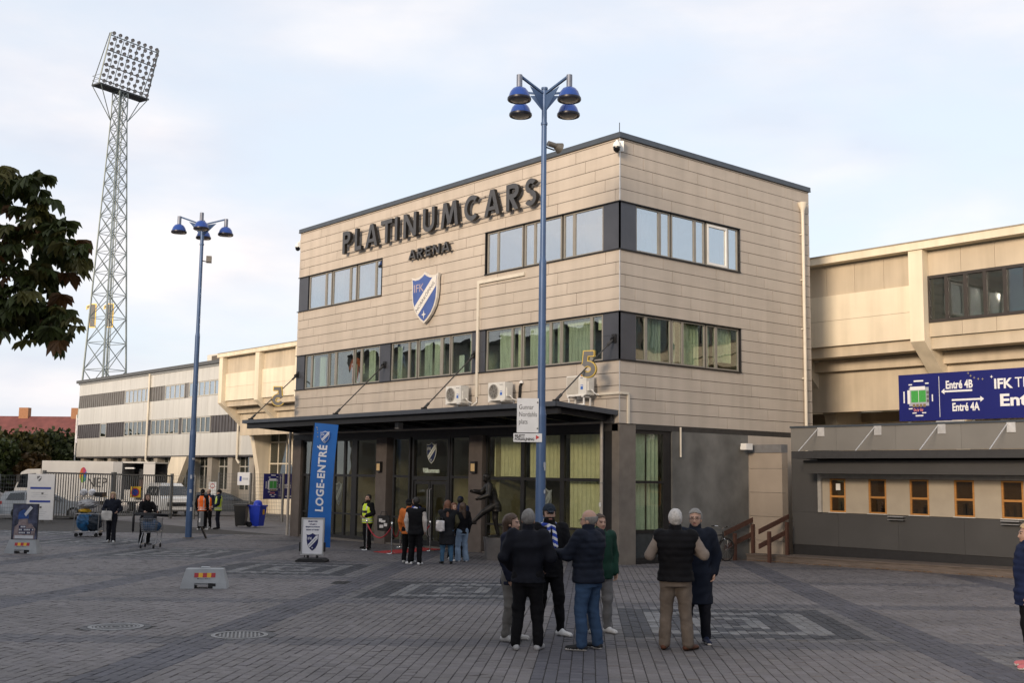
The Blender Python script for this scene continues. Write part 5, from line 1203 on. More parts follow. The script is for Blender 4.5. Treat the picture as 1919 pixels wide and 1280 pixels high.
bin_(-27.35, 2.30, vr_, (.02,.021,.022), 'black wheelie bin beside the blue one at the mesh gate', False)
bin_(-26.95, 2.95, vr_+1.2, (.012,.04,.42), 'blue wheelie bin with domed lid at the mesh gate', True)
# ---------------------------------------------------------------- fence, gate
M_fen = mat('fence_grey', (.15,.155,.155), .5, .5, var=.1)
def lerp(p, q, s): return (p[0]+(q[0]-p[0])*s, p[1]+(q[1]-p[1])*s)
def bar_gate(p, q, n, label, h=2.42):
    t = thing('bar_gate', label, 'gate', (*p, gz(*p)), math.atan2(q[1]-p[1], q[0]-p[0])); Lg = math.hypot(q[0]-p[0], q[1]-p[1]); dz = gz(*q)-gz(*p)
    for x in (.0, Lg): MB().box(x-.07,x+.07,-.07,.07,-.1+dz*x/Lg,h+.12+dz*x/Lg).build('post', M_fen, t)
    for z in (.22, h): MB().add([(.07,-.03,z-.04),(.07,.03,z-.04),(.07,.03,z+.04),(.07,-.03,z+.04),(Lg-.07,-.03,z-.04+dz),(Lg-.07,.03,z-.04+dz),(Lg-.07,.03,z+.04+dz),(Lg-.07,-.03,z+.04+dz)],[(0,1,2,3),(7,6,5,4),(0,4,5,1),(1,5,6,2),(2,6,7,3),(3,7,4,0)]).build('rail', M_fen, t)
    b0 = None
    for k in range(n):
        x = .25+(Lg-.5)*k/(n-1); z = dz*x/Lg
        if b0 is None: b0 = MB().box(-.018,.018,-.018,.018,.24,h-.04).build('bar', M_fen, t); o = b0
        else: o = inst(b0, t, name='bar')
        o.location = (x,0,z)
    return t
def mesh_fence(p, q, label, h=2.42, npost=3):
    t = thing('mesh_fence', label, 'fence', (*p, gz(*p)), math.atan2(q[1]-p[1], q[0]-p[0])); Lg = math.hypot(q[0]-p[0], q[1]-p[1])
    for k in range(npost): x = Lg*k/(npost-1); MB().box(x-.05,x+.05,-.05,.05,-.3,h+.05).build('post', M_fen, t)
    m = MB(); nx = int(Lg/.11); nz_ = int(h/.2)
    for k in range(nx): x = .06+(Lg-.12)*k/(nx-1); m.box(x-.004,x+.004,-.004,.004,.05,h)
    for k in range(nz_+1): z = .05+(h-.05)*k/nz_; m.box(.06,Lg-.06,.004,.014,z-.006,z+.006)
    o = m.build('wire_mesh', M_fen, t); o['kind'] = 'stuff'
    return t
GL, GM, GR = (-35.3,-4.4), (-39.6,1.4), (-39.9,4.3)
bar_gate(GL, (-37.6,-.05), 26, 'left leaf of the grey vertical bar gate in front of the white truck')
bar_gate((-37.68,.08), GR, 26, 'right leaf of the grey vertical bar gate, carrying the yellow no parking sign')
mesh_fence(GR, (-37.4,6.0), 'grey wire mesh fence behind the three stewards', npost=3)
mesh_fence((-37.4,6.0), (-33.6,8.0), 'wire mesh gate fence with white notice beside the bins', h=2.6, npost=3)
mesh_fence((-36.5,-12.5), GL, 'grey wire mesh fence running off beyond the information board', h=2.2, npost=5)
def board(name, x, y, z, w, h, rz, m, label, cat='sign'):
    t = thing(name, label, cat, (x,y,z), rz); MB().box(-w/2,w/2,-.015,.015,0,h).build('plate', m, t); return t
gv = math.atan2(4.8,-1.9)+math.pi
ny = board('no_parking_sign', -38.28, 1.50, 1.02, .60, .60, math.atan2(av.y,av.x), mat('sign_yellow', (.68,.40,.02), .5, var=.04), 'square yellow sign with a round no parking symbol on the bar gate')
nb = MB().lathe([(0,0),(.19,0),(.19,.004),(0,.004)], n=24).build('disc', mat('sign_blue', (.02,.05,.28), .5, var=0), ny); nb.rotation_euler = (R(90),0,0); nb.location = (0,-.016,.28)
nb = MB().lathe([(.175,0),(.235,0),(.235,.006),(.175,.006)], n=24).build('ring', mat('sign_red', (.42,.03,.03), .5, var=0), ny); nb.rotation_euler = (R(90),0,0); nb.location = (0,-.016,.28)
MB().bar((-.13,-.024,.41),(.13,-.024,.15),.04,.004).build('stroke', mat('sign_red', (.42,.03,.03)), ny)
n2_ = board('fence_notice', -35.9, 6.78, 1.75, .85, .72, math.atan2(2.0,3.8), M_plate, 'white notice with a small blue mark on the mesh gate')
MB().box(-.28,-.14,-.022,-.015,.22,.5).build('print', mat('sign_blue', (.02,.05,.28)), n2_); MB().box(-.08,.3,-.022,-.015,.3,.42).build('print', mat('print_grey', (.4,.42,.45), .5), n2_)
n3_ = board('prohibition_sign', -37.75, 5.8, 1.15, .5, .75, math.atan2(1.7,2.5), M_plate, 'small white sign with red ring on the mesh fence above the stewards')
nb = MB().lathe([(.10,0),(.14,0),(.14,.004),(.10,.004)], n=20).build('ring', mat('sign_red', (.42,.03,.03)), n3_); nb.rotation_euler = (R(90),0,0); nb.location = (0,-.016,.52)
eb_ = thing('gate_banner', 'blue banner with stadium plan and gate number on the fence beside the entrance', 'banner', (-33.6,6.8,1.02), math.atan2(av.y,av.x)+1.0)
MB().box(0,2.7,0,.03,0,1.4).build('board', M_bl, eb_); plan(eb_, .72, .78, 1.15)
MB().box(1.28,1.295,-.008,0,.12,1.28).build('divider', M_bw, eb_); text('lettering', 'Entré 4B', 1, M_bw, eb_, frame((1.98,-.004,.75),(1,0,0),(0,0,1)), .004, .02, fit=(1.1,.34)); MB().box(1.7,2.2,-.006,-.001,.11,.17).build('print_mark', M_bw, eb_)
tg = thing('turnstile_frame', 'grey steel turnstile frame with horizontal bars beside the gate banner', 'gate', (-31.3,8.2,gz(-31,8)), .8)
for x in (0,1.1): MB().box(x-.04,x+.04,-.04,.04,-.2,2.3).build('post', M_fen, tg)
for k in range(11): MB().box(.04,1.06,-.02,.02,.2+k*.2,.23+k*.2).build('bar', M_fen, tg)
aw = thing('market_umbrella', 'pale blue canopy top showing above the gate banner', 'umbrella', (-30.2,9.0,gz(-30,9)))
MB().cyl((0,0,0),(0,0,2.85),.03,n=8).build('pole', M_al, aw); MB().add([(1.5*math.cos(k*math.pi/3),1.5*math.sin(k*math.pi/3),2.55) for k in range(6)]+[(0,0,2.95)]+[(1.5*math.cos(k*math.pi/3),1.5*math.sin(k*math.pi/3),2.45) for k in range(6)], [(k,(k+1)%6,6) for k in range(6)]+[(k,k+7,(k+1)%6+7,(k+1)%6) for k in range(6)]).build('fabric', mat('pale_blue_fabric', (.42,.50,.60), .8), aw)
# information board
ib = thing('information_board', 'white information board with blue bars and shield in front of the parked car', 'sign', (-34.0,-4.95,gz(-34,-5)), math.atan2(av.y,av.x))
MB().box(-.65,.65,-.03,.03,.15,2.35).build('board', mat('board_white', (.66,.66,.66), .5, var=.04), ib)
for z in (1.62,.98): MB().box(-.5,.5,-.036,-.03,z,z+.1).build('blue_bar', mat('sign_blue', (.02,.05,.28)), ib)
for k in range(7): MB().box(-.45+.1*(k%2),.2+.08*(k%3),-.035,-.03,.35+k*.085 if k < 4 else .9+k*.09,.365+k*.085 if k < 4 else .915+k*.09).build('text_line', mat('print_grey', (.4,.42,.45)), ib)
for x, z in ((.1,1.42),(.05,.75)): MB().box(x-.05,x+.05,-.035,-.03,z-.05,z+.05).build('symbol', mat('plan_dark',(.12,.12,.12)), ib)
for x in (-.55,.55): MB().box(x-.04,x+.04,.03,.09,-.1,2.3).build('post', M_fen, ib)
es = bpy.data.objects.new('emblem', None); COL.objects.link(es); es.parent = ib
shield(es, frame((-.1,-.031,2.0),(1,0,0),(0,0,1)), .22, .26, [M_ink, mat('plan_dark',(.12,.12,.12)), M_bw, M_ink], .003, False)
# ---------------------------------------------------------------- people: one continuous skin per body or garment, from blended volumes
CO = [(0,0,0),(1,0,0),(0,1,0),(1,1,0),(0,0,1),(1,0,1),(0,1,1),(1,1,1)]
ED = [(0,1),(2,3),(4,5),(6,7),(0,2),(1,3),(4,6),(5,7),(0,4),(1,5),(2,6),(3,7)]
def snets(f, o, h):
    nx, ny, nz = f.shape; s = f < 0
    tot = sum(s[i:nx-1+i, j:ny-1+j, k:nz-1+k].astype(np.int8) for i, j, k in CO); act = (tot > 0) & (tot < 8)
    ijk = np.argwhere(act); idx = -np.ones(act.shape, np.int64); idx[act] = np.arange(len(ijk))
    fv = [f[ijk[:,0]+i, ijk[:,1]+j, ijk[:,2]+k] for i, j, k in CO]
    pos = np.zeros((len(ijk), 3)); cnt = np.zeros(len(ijk))
    for a, b in ED:
        fa, fb_ = fv[a], fv[b]; m = (fa < 0) != (fb_ < 0); t = np.where(m, fa/np.where(m, fa-fb_, 1), 0)
        p = np.array(CO[a])+np.outer(t, np.array(CO[b])-np.array(CO[a])); pos += p*m[:,None]; cnt += m
    V = (pos/np.maximum(cnt, 1)[:,None]+ijk)*h+np.array(o)
    F = []
    for ax in range(3):
        sl = [slice(1, -1)]*3; a = [slice(1,-1)]*3; b = [slice(1,-1)]*3; a[ax] = slice(0, -1); b[ax] = slice(1, None)
        sa, sb = s[tuple(a)], s[tuple(b)]; e = np.argwhere(sa != sb)
        if not len(e): continue
        base = e.copy(); o1, o2 = [x for x in range(3) if x != ax]
        for q in (o1, o2): base[:,q] += 1
        def cell(d1, d2):
            c = base.copy(); c[:,o1] -= d1; c[:,o2] -= d2; return idx[c[:,0], c[:,1], c[:,2]]
        q = np.stack([cell(1,1), cell(0,1), cell(0,0), cell(1,0)], 1)
        flip = sa[e[:,0], e[:,1], e[:,2]] ^ (ax == 1)
        q[~flip] = q[~flip][:, ::-1]; F.append(q)
    return V, np.concatenate(F) if F else np.zeros((0,4), int)
class Vol:
    def __init__(s, lo, hi, h):
        s.h = h; s.lo = np.array(lo, float); n = np.ceil((np.array(hi)-s.lo)/h).astype(int)+1; s.n = n
        s.ax = [s.lo[i]+h*np.arange(n[i]) for i in range(3)]; s.f = np.full(n, .3, np.float32)
    def win(s, lo, hi, pad=.06):
        i0 = np.clip(((np.array(lo)-pad-s.lo)/s.h).astype(int), 0, s.n); i1 = np.clip(((np.array(hi)+pad-s.lo)/s.h).astype(int)+2, 0, s.n)
        sl = tuple(slice(a, b) for a, b in zip(i0, i1)); X, Y, Z = np.meshgrid(*[s.ax[i][sl[i]] for i in range(3)], indexing='ij', sparse=True); return sl, X, Y, Z
    def put(s, sl, d, k=.02, op='u'):
        a = s.f[sl]
        if a.size == 0: return
        d = np.broadcast_to(d, a.shape)
        if op == 'u':
            h_ = np.clip(.5+.5*(a-d)/k, 0, 1); s.f[sl] = a+(d-a)*h_-k*h_*(1-h_)
        else:
            h_ = np.clip(.5-.5*(a+d)/k, 0, 1); s.f[sl] = a+(-d-a)*h_+k*h_*(1-h_)
    def cone(s, p, q, r1, r2=None, k=.02, op='u', flat=None):
        r2 = r1 if r2 is None else r2; p = np.array(p, float); q = np.array(q, float); r = max(r1, r2)
        sl, X, Y, Z = s.win(np.minimum(p, q)-r, np.maximum(p, q)+r); d = q-p; dd = max(d@d, 1e-9)
        t = np.clip(((X-p[0])*d[0]+(Y-p[1])*d[1]+(Z-p[2])*d[2])/dd, 0, 1)
        ax = (X-p[0]-t*d[0]); ay = (Y-p[1]-t*d[1]); az = (Z-p[2]-t*d[2])
        s.put(sl, np.sqrt(ax*ax+ay*ay+az*az)-(r1+(r2-r1)*t), k, op); return s
    def ell(s, c, r, k=.02, op='u', Rm=None):
        c = np.array(c, float); r = np.array(r, float); rr = r.max(); sl, X, Y, Z = s.win(c-rr, c+rr)
        x, y, z = X-c[0], Y-c[1], Z-c[2]
        if Rm is not None: x, y, z = [Rm[0][i]*x+Rm[1][i]*y+Rm[2][i]*z for i in range(3)]
        k0 = np.sqrt((x/r[0])**2+(y/r[1])**2+(z/r[2])**2); s.put(sl, (k0-1)*r.min()*np.clip(k0, .6, 1.2), k, op); return s
    def torso(s, zs, rx, ry, cx, cy, k=.03):
        zs = np.array(zs); lo = (min(np.array(cx)-rx), min(np.array(cy)-ry), zs[0]); hi = (max(np.array(cx)+rx), max(np.array(cy)+ry), zs[-1])
        sl, X, Y, Z = s.win(lo, hi); a = np.interp(Z, zs, rx); b = np.interp(Z, zs, ry); u = np.interp(Z, zs, cx); v = np.interp(Z, zs, cy)
        d = (np.sqrt(((X-u)/a)**2+((Y-v)/b)**2)-1)*np.minimum(a, b); d = np.maximum(d, np.maximum(zs[0]-Z, Z-zs[-1])); s.put(sl, d, k); return s
    def folds(s, amp, seed, fz=1.0, fx=1.0):
        r = np.random.default_rng(seed); X, Y, Z = np.meshgrid(*s.ax, indexing='ij', sparse=True); n = 0
        for o_ in range(4):
            w = (9+9*o_); a = r.uniform(0, 6.3, 4); v = r.normal(0, 1, 3)*np.array([fx, fx, fz]); v /= np.linalg.norm(v)
            n = n+np.sin(w*(v[0]*X+v[1]*Y+v[2]*Z)*2.2+a[0]+1.6*np.sin(w*.7*Z+a[1])+1.2*np.sin(w*.6*X+a[2]))/(1+.5*o_)
        s.f += (amp*n/1.6).astype(np.float32); return s
    def cut(s, fn): X, Y, Z = np.meshgrid(*s.ax, indexing='ij', sparse=True); s.f = np.maximum(s.f, np.broadcast_to(fn(X, Y, Z), s.f.shape)); return s
    def mesh(s): return snets(s.f, s.lo, s.h)
def vmesh(name, parts, mats, parent, pick=None):
    """parts: list of (V,F) joined into one mesh; pick(centres)->material index"""
    V = []; F = []; k = 0
    for v, f in parts:
        if len(f) == 0: continue
        V.append(v); F.append(f+k); k += len(v)
    V = np.concatenate(V); F = np.concatenate(F)
    me = bpy.data.meshes.new(name); me.vertices.add(len(V)); me.vertices.foreach_set('co', V.astype(np.float32).ravel())
    me.loops.add(F.size); me.loops.foreach_set('vertex_index', F.ravel().astype(np.int32)); me.polygons.add(len(F)); me.polygons.foreach_set('loop_start', np.arange(0, F.size, 4, dtype=np.int32))
    me.polygons.foreach_set('use_smooth', np.ones(len(F), bool))
    for m in (mats if isinstance(mats, (list, tuple)) else [mats]): me.materials.append(m)
    if pick is not None: me.polygons.foreach_set('material_index', pick(V[F].mean(1)).astype(np.int32))
    me.update(); me.validate()
    o = bpy.data.objects.new(name, me); COL.objects.link(o); o.parent = parent; return o
def fabric(name, c, rough=.85, var=.18, sc=9): return mat('cloth_'+name, c, rough, var=var, scale=sc, bump=.15, bscale=90, spec=.15)
SKIN = mat('skin', (.36,.225,.17), .55, var=.10, scale=14); SKIN_D = mat('eye_brow_dark', (.06,.035,.03), .6, var=.1); LIP = mat('lips', (.30,.13,.11), .5, var=.05)  # the dark tone colours the eyes and brows
HAIRS = {'grey': mat('hair_grey', (.17,.165,.16), .7, var=.35, scale=40, stretch=(3,3,.5)), 'white': mat('hair_white', (.42,.41,.40), .7, var=.25, scale=40), 'brown': mat('hair_brown', (.045,.026,.016), .6, var=.4, scale=40), 'red': mat('hair_red', (.11,.045,.025), .6, var=.4, scale=40), 'dark': mat('hair_dark', (.012,.010,.009), .6, var=.4, scale=40), 'blonde': mat('hair_blonde', (.33,.23,.13), .6, var=.35, scale=40)}
def person(label, x, y, th, H=1.78, top=(.012,.013,.018), leg=(.01,.01,.012), shoe=(.5,.5,.5), sole=(.45,.45,.45), hair='dark', style='short', res=.015, hem=.46, bulk=1.0, arms=None, feet=None,
           sleeve=None, lean=0, head=(0,0), vest=None, cap=None, beard=None, scarf=None, ankle=.036, glasses=False, collar=True, hood=None, seed=1, shirt=None, z=None, bronze=None, parent_thing=None, fat=1.0, group=None, padded=False):
    hv = tv*math.cos(R(th))+av*math.sin(R(th)); rz = math.atan2(hv.y, hv.x)+math.pi/2
    t = parent_thing or thing('person', label, 'person', (x, y, gz(x, y)+.003 if z is None else z), rz, group)
    ly = -math.sin(R(lean)); S = lambda v: v*H
    sh_z, nk = .808, .845; dy = ly*.30
    shl = {s: np.array((s*.105*fat, dy*1.0, sh_z)) for s in (-1, 1)}
    arms = arms or {}; dflt = {s: ((s*.035, .012, -.165), (s*-.008, -.045, -.14)) for s in (-1, 1)}
    A_ = {s: arms.get(s, dflt[s]) for s in (-1, 1)}
    EL = {s: shl[s]+np.array(A_[s][0]) for s in (-1, 1)}; WR = {s: EL[s]+np.array(A_[s][1]) for s in (-1, 1)}
    feet = feet or {-1: (-.072,.012,-.18), 1: (.072,-.012,.18)}
    FT = {s: np.array((feet[s][0], feet[s][1], feet[s][3] if len(feet[s]) > 3 else 0)) for s in (-1, 1)}
    HP = {s: np.array((s*.050, 0, .515)) for s in (-1, 1)}
    KN = {}
    for s in (-1, 1):
        an = FT[s]+np.array((0,0,.048)); m_ = (HP[s]+an)/2; kb = feet[s][4] if len(feet[s]) > 4 else .018; KN[s] = m_+np.array((0,-kb,.005))
    tz = np.array([.42,.47,.52,.58,.66,.73,.78,.815,.845]); trx = np.array([.100,.102,.098,.090,.098,.108,.112,.098,.046])*fat; try_ = np.array([.074,.076,.074,.068,.073,.074,.068,.056,.044])*(1+(fat-1)*1.4); tcy = dy*np.clip((tz-.5)/.32, 0, 1)+np.where((tz > .5) & (tz < .7), -.008*fat, 0)
    bz = bronze
    # trousers
    r_ = res
    vo = Vol((S(-.30),S(-.42),-.02), (S(.30),S(.32),S(.58)), r_)
    vo.torso(tz[:4]*H+S(.03), trx[:4]*H*.93, try_[:4]*H*.95, 0*tz[:4], tcy[:4]*H, .03)
    for s in (-1, 1):
        an = FT[s]+np.array((0,.008,.050))
        vo.cone(HP[s]*H, KN[s]*H, S(.064*fat**.5), S(.045), .035); vo.cone(KN[s]*H, an*H, S(.045), S(ankle), .03)
    vo.folds(.0062 if not bz else .003, seed+5, fz=2.2); vo.cut(lambda X, Y, Z: .018-Z if not bz else -Z-1)
    leg_m = bz or fabric('leg%d' % int(sum(leg)*997), leg, .85, .22, 7)
    vmesh('trousers' if not bz else 'legs', [vo.mesh()], leg_m, t)
    # shoes
    for s in (-1, 1):
        yaw = feet[s][2]; cy_, sy_ = math.cos(yaw), math.sin(yaw); f0 = FT[s]*H; L_ = S(.150)
        d = np.array((sy_, -cy_, 0)); heel = f0+np.array((0,0,.034))-d*S(.030); toe = f0+np.array((0,0,.026))+d*S(.098); mid = f0+np.array((0,0,.052))+d*S(.012)
        fz_ = FT[s][2]*H
        vs_ = Vol(np.minimum(heel, toe)-.07, np.maximum(heel, toe)+np.array((.07,.07,.10)), min(res, .011))
        vs_.cone(heel, toe, .036, .030, .02); vs_.cone(heel+np.array((0,0,.01)), mid+np.array((0,0,.012)), .034, .036, .02); vs_.cone(mid, toe, .036, .030, .02); vs_.cone(f0+np.array((0,.005,.05)), f0+np.array((0,.008,.11)), .038, .036, .02)
        vs_.cut(lambda X, Y, Z: (fz_+.001)-Z)
        vmesh('shoe', [vs_.mesh()], [bz, bz] if bz else [fabric('shoe%d' % int(sum(shoe)*997), shoe, .5, .08), fabric('sole%d' % int(sum(sole)*997), sole, .6, .05)], t, lambda c: (c[:,2] < fz_+.022).astype(int))
    # coat
    vo = Vol((S(-.34),S(-.42),S(min(hem,.46)-.04)), (S(.34),S(.34),S(.90)), r_)
    b = bulk; zz = tz.copy(); rx, ry = trx*b*1.07, try_*b*1.10
    if hem < .42: zz = np.concatenate([[hem-.02], zz]); rx = np.concatenate([[rx[0]*1.06], rx]); ry = np.concatenate([[ry[0]*1.12], ry]); cyy = np.concatenate([[tcy[0]], tcy])
    else: cyy = tcy
    vo.torso(zz*H, rx*H, ry*H, 0*zz, cyy*H, .03)
    for s in (-1, 1):
        vo.ell(shl[s]*H+np.array((-s*.012,0,-.012)), (S(.050*b),S(.046*b),S(.046*b)), .04)
    if hood is not None: vo.ell((0, S(dy+.052), S(.835)), (S(.075),S(.045),S(.05)), .03)
    if collar: vo.cone((0,S(dy*1.05),S(.83)), (0,S(dy*1.1-.004),S(.868)), S(.046), S(.043), .015)
    if sleeve is None:
        for s in (-1, 1): vo.cone(shl[s]*H, EL[s]*H, S(.046*b), S(.039*b), .03); vo.cone(EL[s]*H, WR[s]*H, S(.039*b), S(.031*b), .025)
    vo.folds(.0068 if not bz else .004, seed, fz=1.5)
    if padded: X, Y, Z = np.meshgrid(*vo.ax, indexing='ij', sparse=True); vo.f += (-.007*np.abs(np.sin(Z*math.pi/.085))).astype(np.float32)
    vo.cut(lambda X, Y, Z: S(hem)-Z)
    top_m = bz or fabric('top%d' % int(sum(top)*9973), top, .8, .2, 6)
    vmesh('jacket' if not bz else 'torso', [vo.mesh()], top_m, t)
    if sleeve is not None:
        sm = fabric('sleeve%d' % int(sum(sleeve)*997), sleeve, .85, .12, 8); ps = []
        for s in (-1, 1):
            lo = np.minimum(np.minimum(shl[s], EL[s]), WR[s])*H-.09; hi = np.maximum(np.maximum(shl[s], EL[s]), WR[s])*H+.09
            v2 = Vol(lo, hi, r_); v2.cone(shl[s]*H, EL[s]*H, S(.041), S(.037), .03); v2.cone(EL[s]*H, WR[s]*H, S(.037), S(.029), .025); v2.folds(.005, seed+9, 1.2); vmesh('sleeve', [v2.mesh()], sm, t)
    # head, neck, hands (with the hidden trunk and arms they hang on)
    hr = min(res*.55, .011); hy, hp = head; c0 = np.array((0, dy*1.12-.004, .875))
    cyw, syw, cpw, spw = math.cos(R(hy)), math.sin(R(hy)), math.cos(R(hp)), math.sin(R(hp))
    Rm = np.array([[cyw, -syw*cpw, syw*spw], [syw, cyw*cpw, -cyw*spw], [0, spw, cpw]])     # head-local -> person
    hl = lambda p: (c0+Rm @ np.array(p))*H
    v3 = Vol(hl((0,0,.055))-.17, hl((0,0,.055))+.17, hr)
    v3.ell(hl((0,.010,.063)), (S(.0455),S(.055),S(.056)), .01, Rm=Rm); v3.ell(hl((0,-.018,.030)), (S(.038),S(.038),S(.046)), .02, Rm=Rm); v3.ell(hl((0,-.034,.000)), (S(.020),S(.018),S(.016)), .015, Rm=Rm)
    v3.cone(hl((0,-.050,.046)), hl((0,-.058,.025)), S(.005), S(.0075), .008); v3.cone(hl((-.024,-.046,.056)), hl((.024,-.046,.056)), S(.007), S(.007), .012)
    for s in (-1, 1):
        v3.ell(hl((s*.043,.006,.036)), (S(.006),S(.013),S(.019)), .006, Rm=Rm); v3.ell(hl((s*.0175,-.055,.046)), (S(.011),S(.006),S(.006)), .006, 's', Rm=Rm)
    v3.ell(hl((0,-.056,.008)), (S(.014),S(.005),S(.0035)), .004, 's', Rm=Rm)
    v3.cone(hl((0,.006,.02)), (0,S(dy),S(.80)), S(.032), S(.038), .02)
    inv = lambda c: ((c/H-c0) @ Rm)
    def hpick(c):
        q = inv(c); m = np.zeros(len(c))
        ey = (np.abs(np.abs(q[:,0])-.0175) < .0075) & (np.abs(q[:,2]-.046) < .0035) & (q[:,1] < -.035); m[ey] = 1
        br = (np.abs(np.abs(q[:,0])-.0185) < .013) & (np.abs(q[:,2]-.0585) < .0035) & (q[:,1] < -.035); m[br] = 1
        lp = (np.abs(q[:,0]) < .014) & (np.abs(q[:,2]-.008) < .005) & (q[:,1] < -.045); m[lp] = 2
        if beard: bd_ = (q[:,2] < .022) & (q[:,2] > -.03) & (q[:,1] < -.004) & ~lp; m[bd_] = 3
        return m
    parts = [v3.mesh()]
    hs = max(hr, .007) if res < .02 else .012
    for s in (-1, 1):
        w = WR[s]*H; d = np.array(A_[s][1]); d = d/np.linalg.norm(d); n_ = np.array((-s*1.0,-.25,0)); n_ = n_-d*(n_@d); n_ /= np.linalg.norm(n_); sd = np.cross(d, n_)*s
        if sd[1] > 0: sd = -sd                                        # thumbs to the front
        v4 = Vol(w-.17, w+.17, hs); k_ = H/1.78
        v4.cone(w-d*.06, w+d*.02, .026*k_, .024*k_, .01); v4.cone(w+d*.02+sd*.012, w+d*.085*k_+sd*.024, .020*k_, .015*k_, .012); v4.cone(w+d*.02-sd*.012, w+d*.08*k_-sd*.024, .020*k_, .015*k_, .012); v4.cone(w+d*.03, w+d*.085*k_, .021*k_, .016*k_, .012)
        for q_, (off, ln) in enumerate(((.028,.070),(.010,.078),(-.009,.072),(-.027,.056))):
            p0 = w+d*.085*k_+sd*off*k_; p1 = p0+(d*.88+n_*.45)*ln*.5*k_; p2 = p1+(d*.45+n_*.9)*ln*.45*k_; v4.cone(p0, p1, .0092*k_, .0088*k_, .004); v4.cone(p1, p2, .0088*k_, .0075*k_, .004)
        p0 = w+d*.028+sd*.026*k_; p1 = p0+(d*.65+sd*.65+n_*.25)*.040*k_; v4.cone(p0, p1, .0125*k_, .0105*k_, .008); v4.cone(p1, p1+(d*.85+n_*.45)*.03*k_, .0105*k_, .0085*k_, .004)
        parts.append(v4.mesh())
    v5 = Vol((S(-.30),S(-.40),S(.44)), (S(.30),S(.30),S(.86)), .024); v5.torso(tz[2:]*H, trx[2:]*H*.80, try_[2:]*H*.78, 0*tz[2:], tcy[2:]*H, .03)
    for s in (-1, 1): v5.cone(shl[s]*H, EL[s]*H, S(.030), S(.024), .03); v5.cone(EL[s]*H, WR[s]*H, S(.024), S(.015), .02)
    parts.append(v5.mesh())
    nb_ = [len(p[1]) for p in parts]
    mats_ = [bz]*4 if bz else [SKIN, SKIN_D, LIP, HAIRS.get(beard, HAIRS['dark'])]
    vmesh('body', parts, mats_, t, hpick)
    # hair
    hm = bz or HAIRS[hair]
    if style != 'none':
        v6 = Vol(hl((0,.0,.05))-np.array((.2,.2,.45 if style in ('long','tail') else .18)), hl((0,0,.05))+.20, max(hr, .008))
        g = {'short': .006, 'crop': .0065, 'ring': .006, 'long': .012, 'tail': .009}[style]
        v6.ell(hl((0,.012,.063)), (S(.0455+g),S(.055+g),S(.056+g*.8)), .01, Rm=Rm)
        if style in ('long','tail'):
            v6.cone(hl((0,.045,.05)), hl((0,.052,-.06)), S(.036), S(.032), .03)
            if style == 'long':
                v6.cone(hl((0,.05,-.05)), (0,S(dy+.070),S(.745)), S(.040), S(.026), .03)
                for s in (-1, 1): v6.cone(hl((s*.040,.012,.05)), hl((s*.044,.012,-.03)), S(.018), S(.020), .02); v6.cone(hl((s*.044,.012,-.03)), (s*S(.058),S(dy+.01),S(.765)), S(.020), S(.012), .02)
            else: v6.cone(hl((0,.06,.02)), hl((0,.075,-.09)), S(.018), S(.010), .02)
        v6.folds(.005, seed+3, fz=.5, fx=2.5); v6.folds(.003, seed+31, 1, 1)
        X, Y, Z = np.meshgrid(*v6.ax, indexing='ij', sparse=True)
        q = [(X/H-c0[0])*Rm[0][i]+(Y/H-c0[1])*Rm[1][i]+(Z/H-c0[2])*Rm[2][i] for i in range(3)]
        front = np.minimum(-.012-q[1], .092-q[2]-.30*np.abs(q[0])) if style != 'ring' else np.maximum(np.minimum(-.012-q[1], .2-q[2]), q[2]-.070-.0*q[1])
        v6.f = np.maximum(v6.f, (front*H).astype(np.float32))
        if style in ('short','crop','ring'):
            low = np.maximum((.020-.15*q[1]*0)-q[2], -1); v6.f = np.maximum(v6.f, ((np.where(q[1] > .02, .004, .030)-q[2])*H).astype(np.float32))
        mm = v6.mesh()
        if len(mm[1]): vmesh('hair', [mm], hm, t)
    if cap:
        kind, cc = cap; v7 = Vol(hl((0,0,.07))-.2, hl((0,0,.07))+.2, max(hr, .008))
        v7.ell(hl((0,.010,.068)), (S(.0525),S(.062),S(.060)), .01, Rm=Rm)
        X, Y, Z = np.meshgrid(*v7.ax, indexing='ij', sparse=True); q2 = (X/H-c0[0])*Rm[0][2]+(Y/H-c0[1])*Rm[1][2]+(Z/H-c0[2])*Rm[2][2]
        v7.f = np.maximum(v7.f, (((.068 if kind == 'cap' else .052)-q2)*H).astype(np.float32))
        if kind == 'cap': v7.cone(hl((0,-.055,.070)), hl((0,-.088,.062)), S(.024), S(.022), .01); q1 = np.abs(q2-(.072)); 
        if kind == 'cap':
            q1 = (X/H-c0[0])*Rm[0][1]+(Y/H-c0[1])*Rm[1][1]+(Z/H-c0[2])*Rm[2][1]
            v7.f = np.where(np.broadcast_to(q1 < -.058, v7.f.shape), np.maximum(v7.f, np.broadcast_to((np.abs(q2-.066-.12*(q1+.058))-.0045)*H, v7.f.shape)), v7.f).astype(np.float32)
        vmesh('cap' if kind == 'cap' else 'beanie', [v7.mesh()], fabric('cap%d' % int(sum(cc)*9973), cc), t)
    if glasses:
        g_ = MB()
        for s in (-1, 1):
            g_.tube([hl((s*.0175+.013*math.cos(a), -.0635, .046+.010*math.sin(a))) for a in np.linspace(0, 2*math.pi, 11)], .0022, 5); g_.tube([hl((s*.030,-.062,.050)), hl((s*.044,-.030,.050)), hl((s*.046,.008,.046))], .002, 5)
        g_.tube([hl((-.005,-.065,.049)), hl((.005,-.065,.049))], .002, 5); g_.build('glasses', M_flash, t)
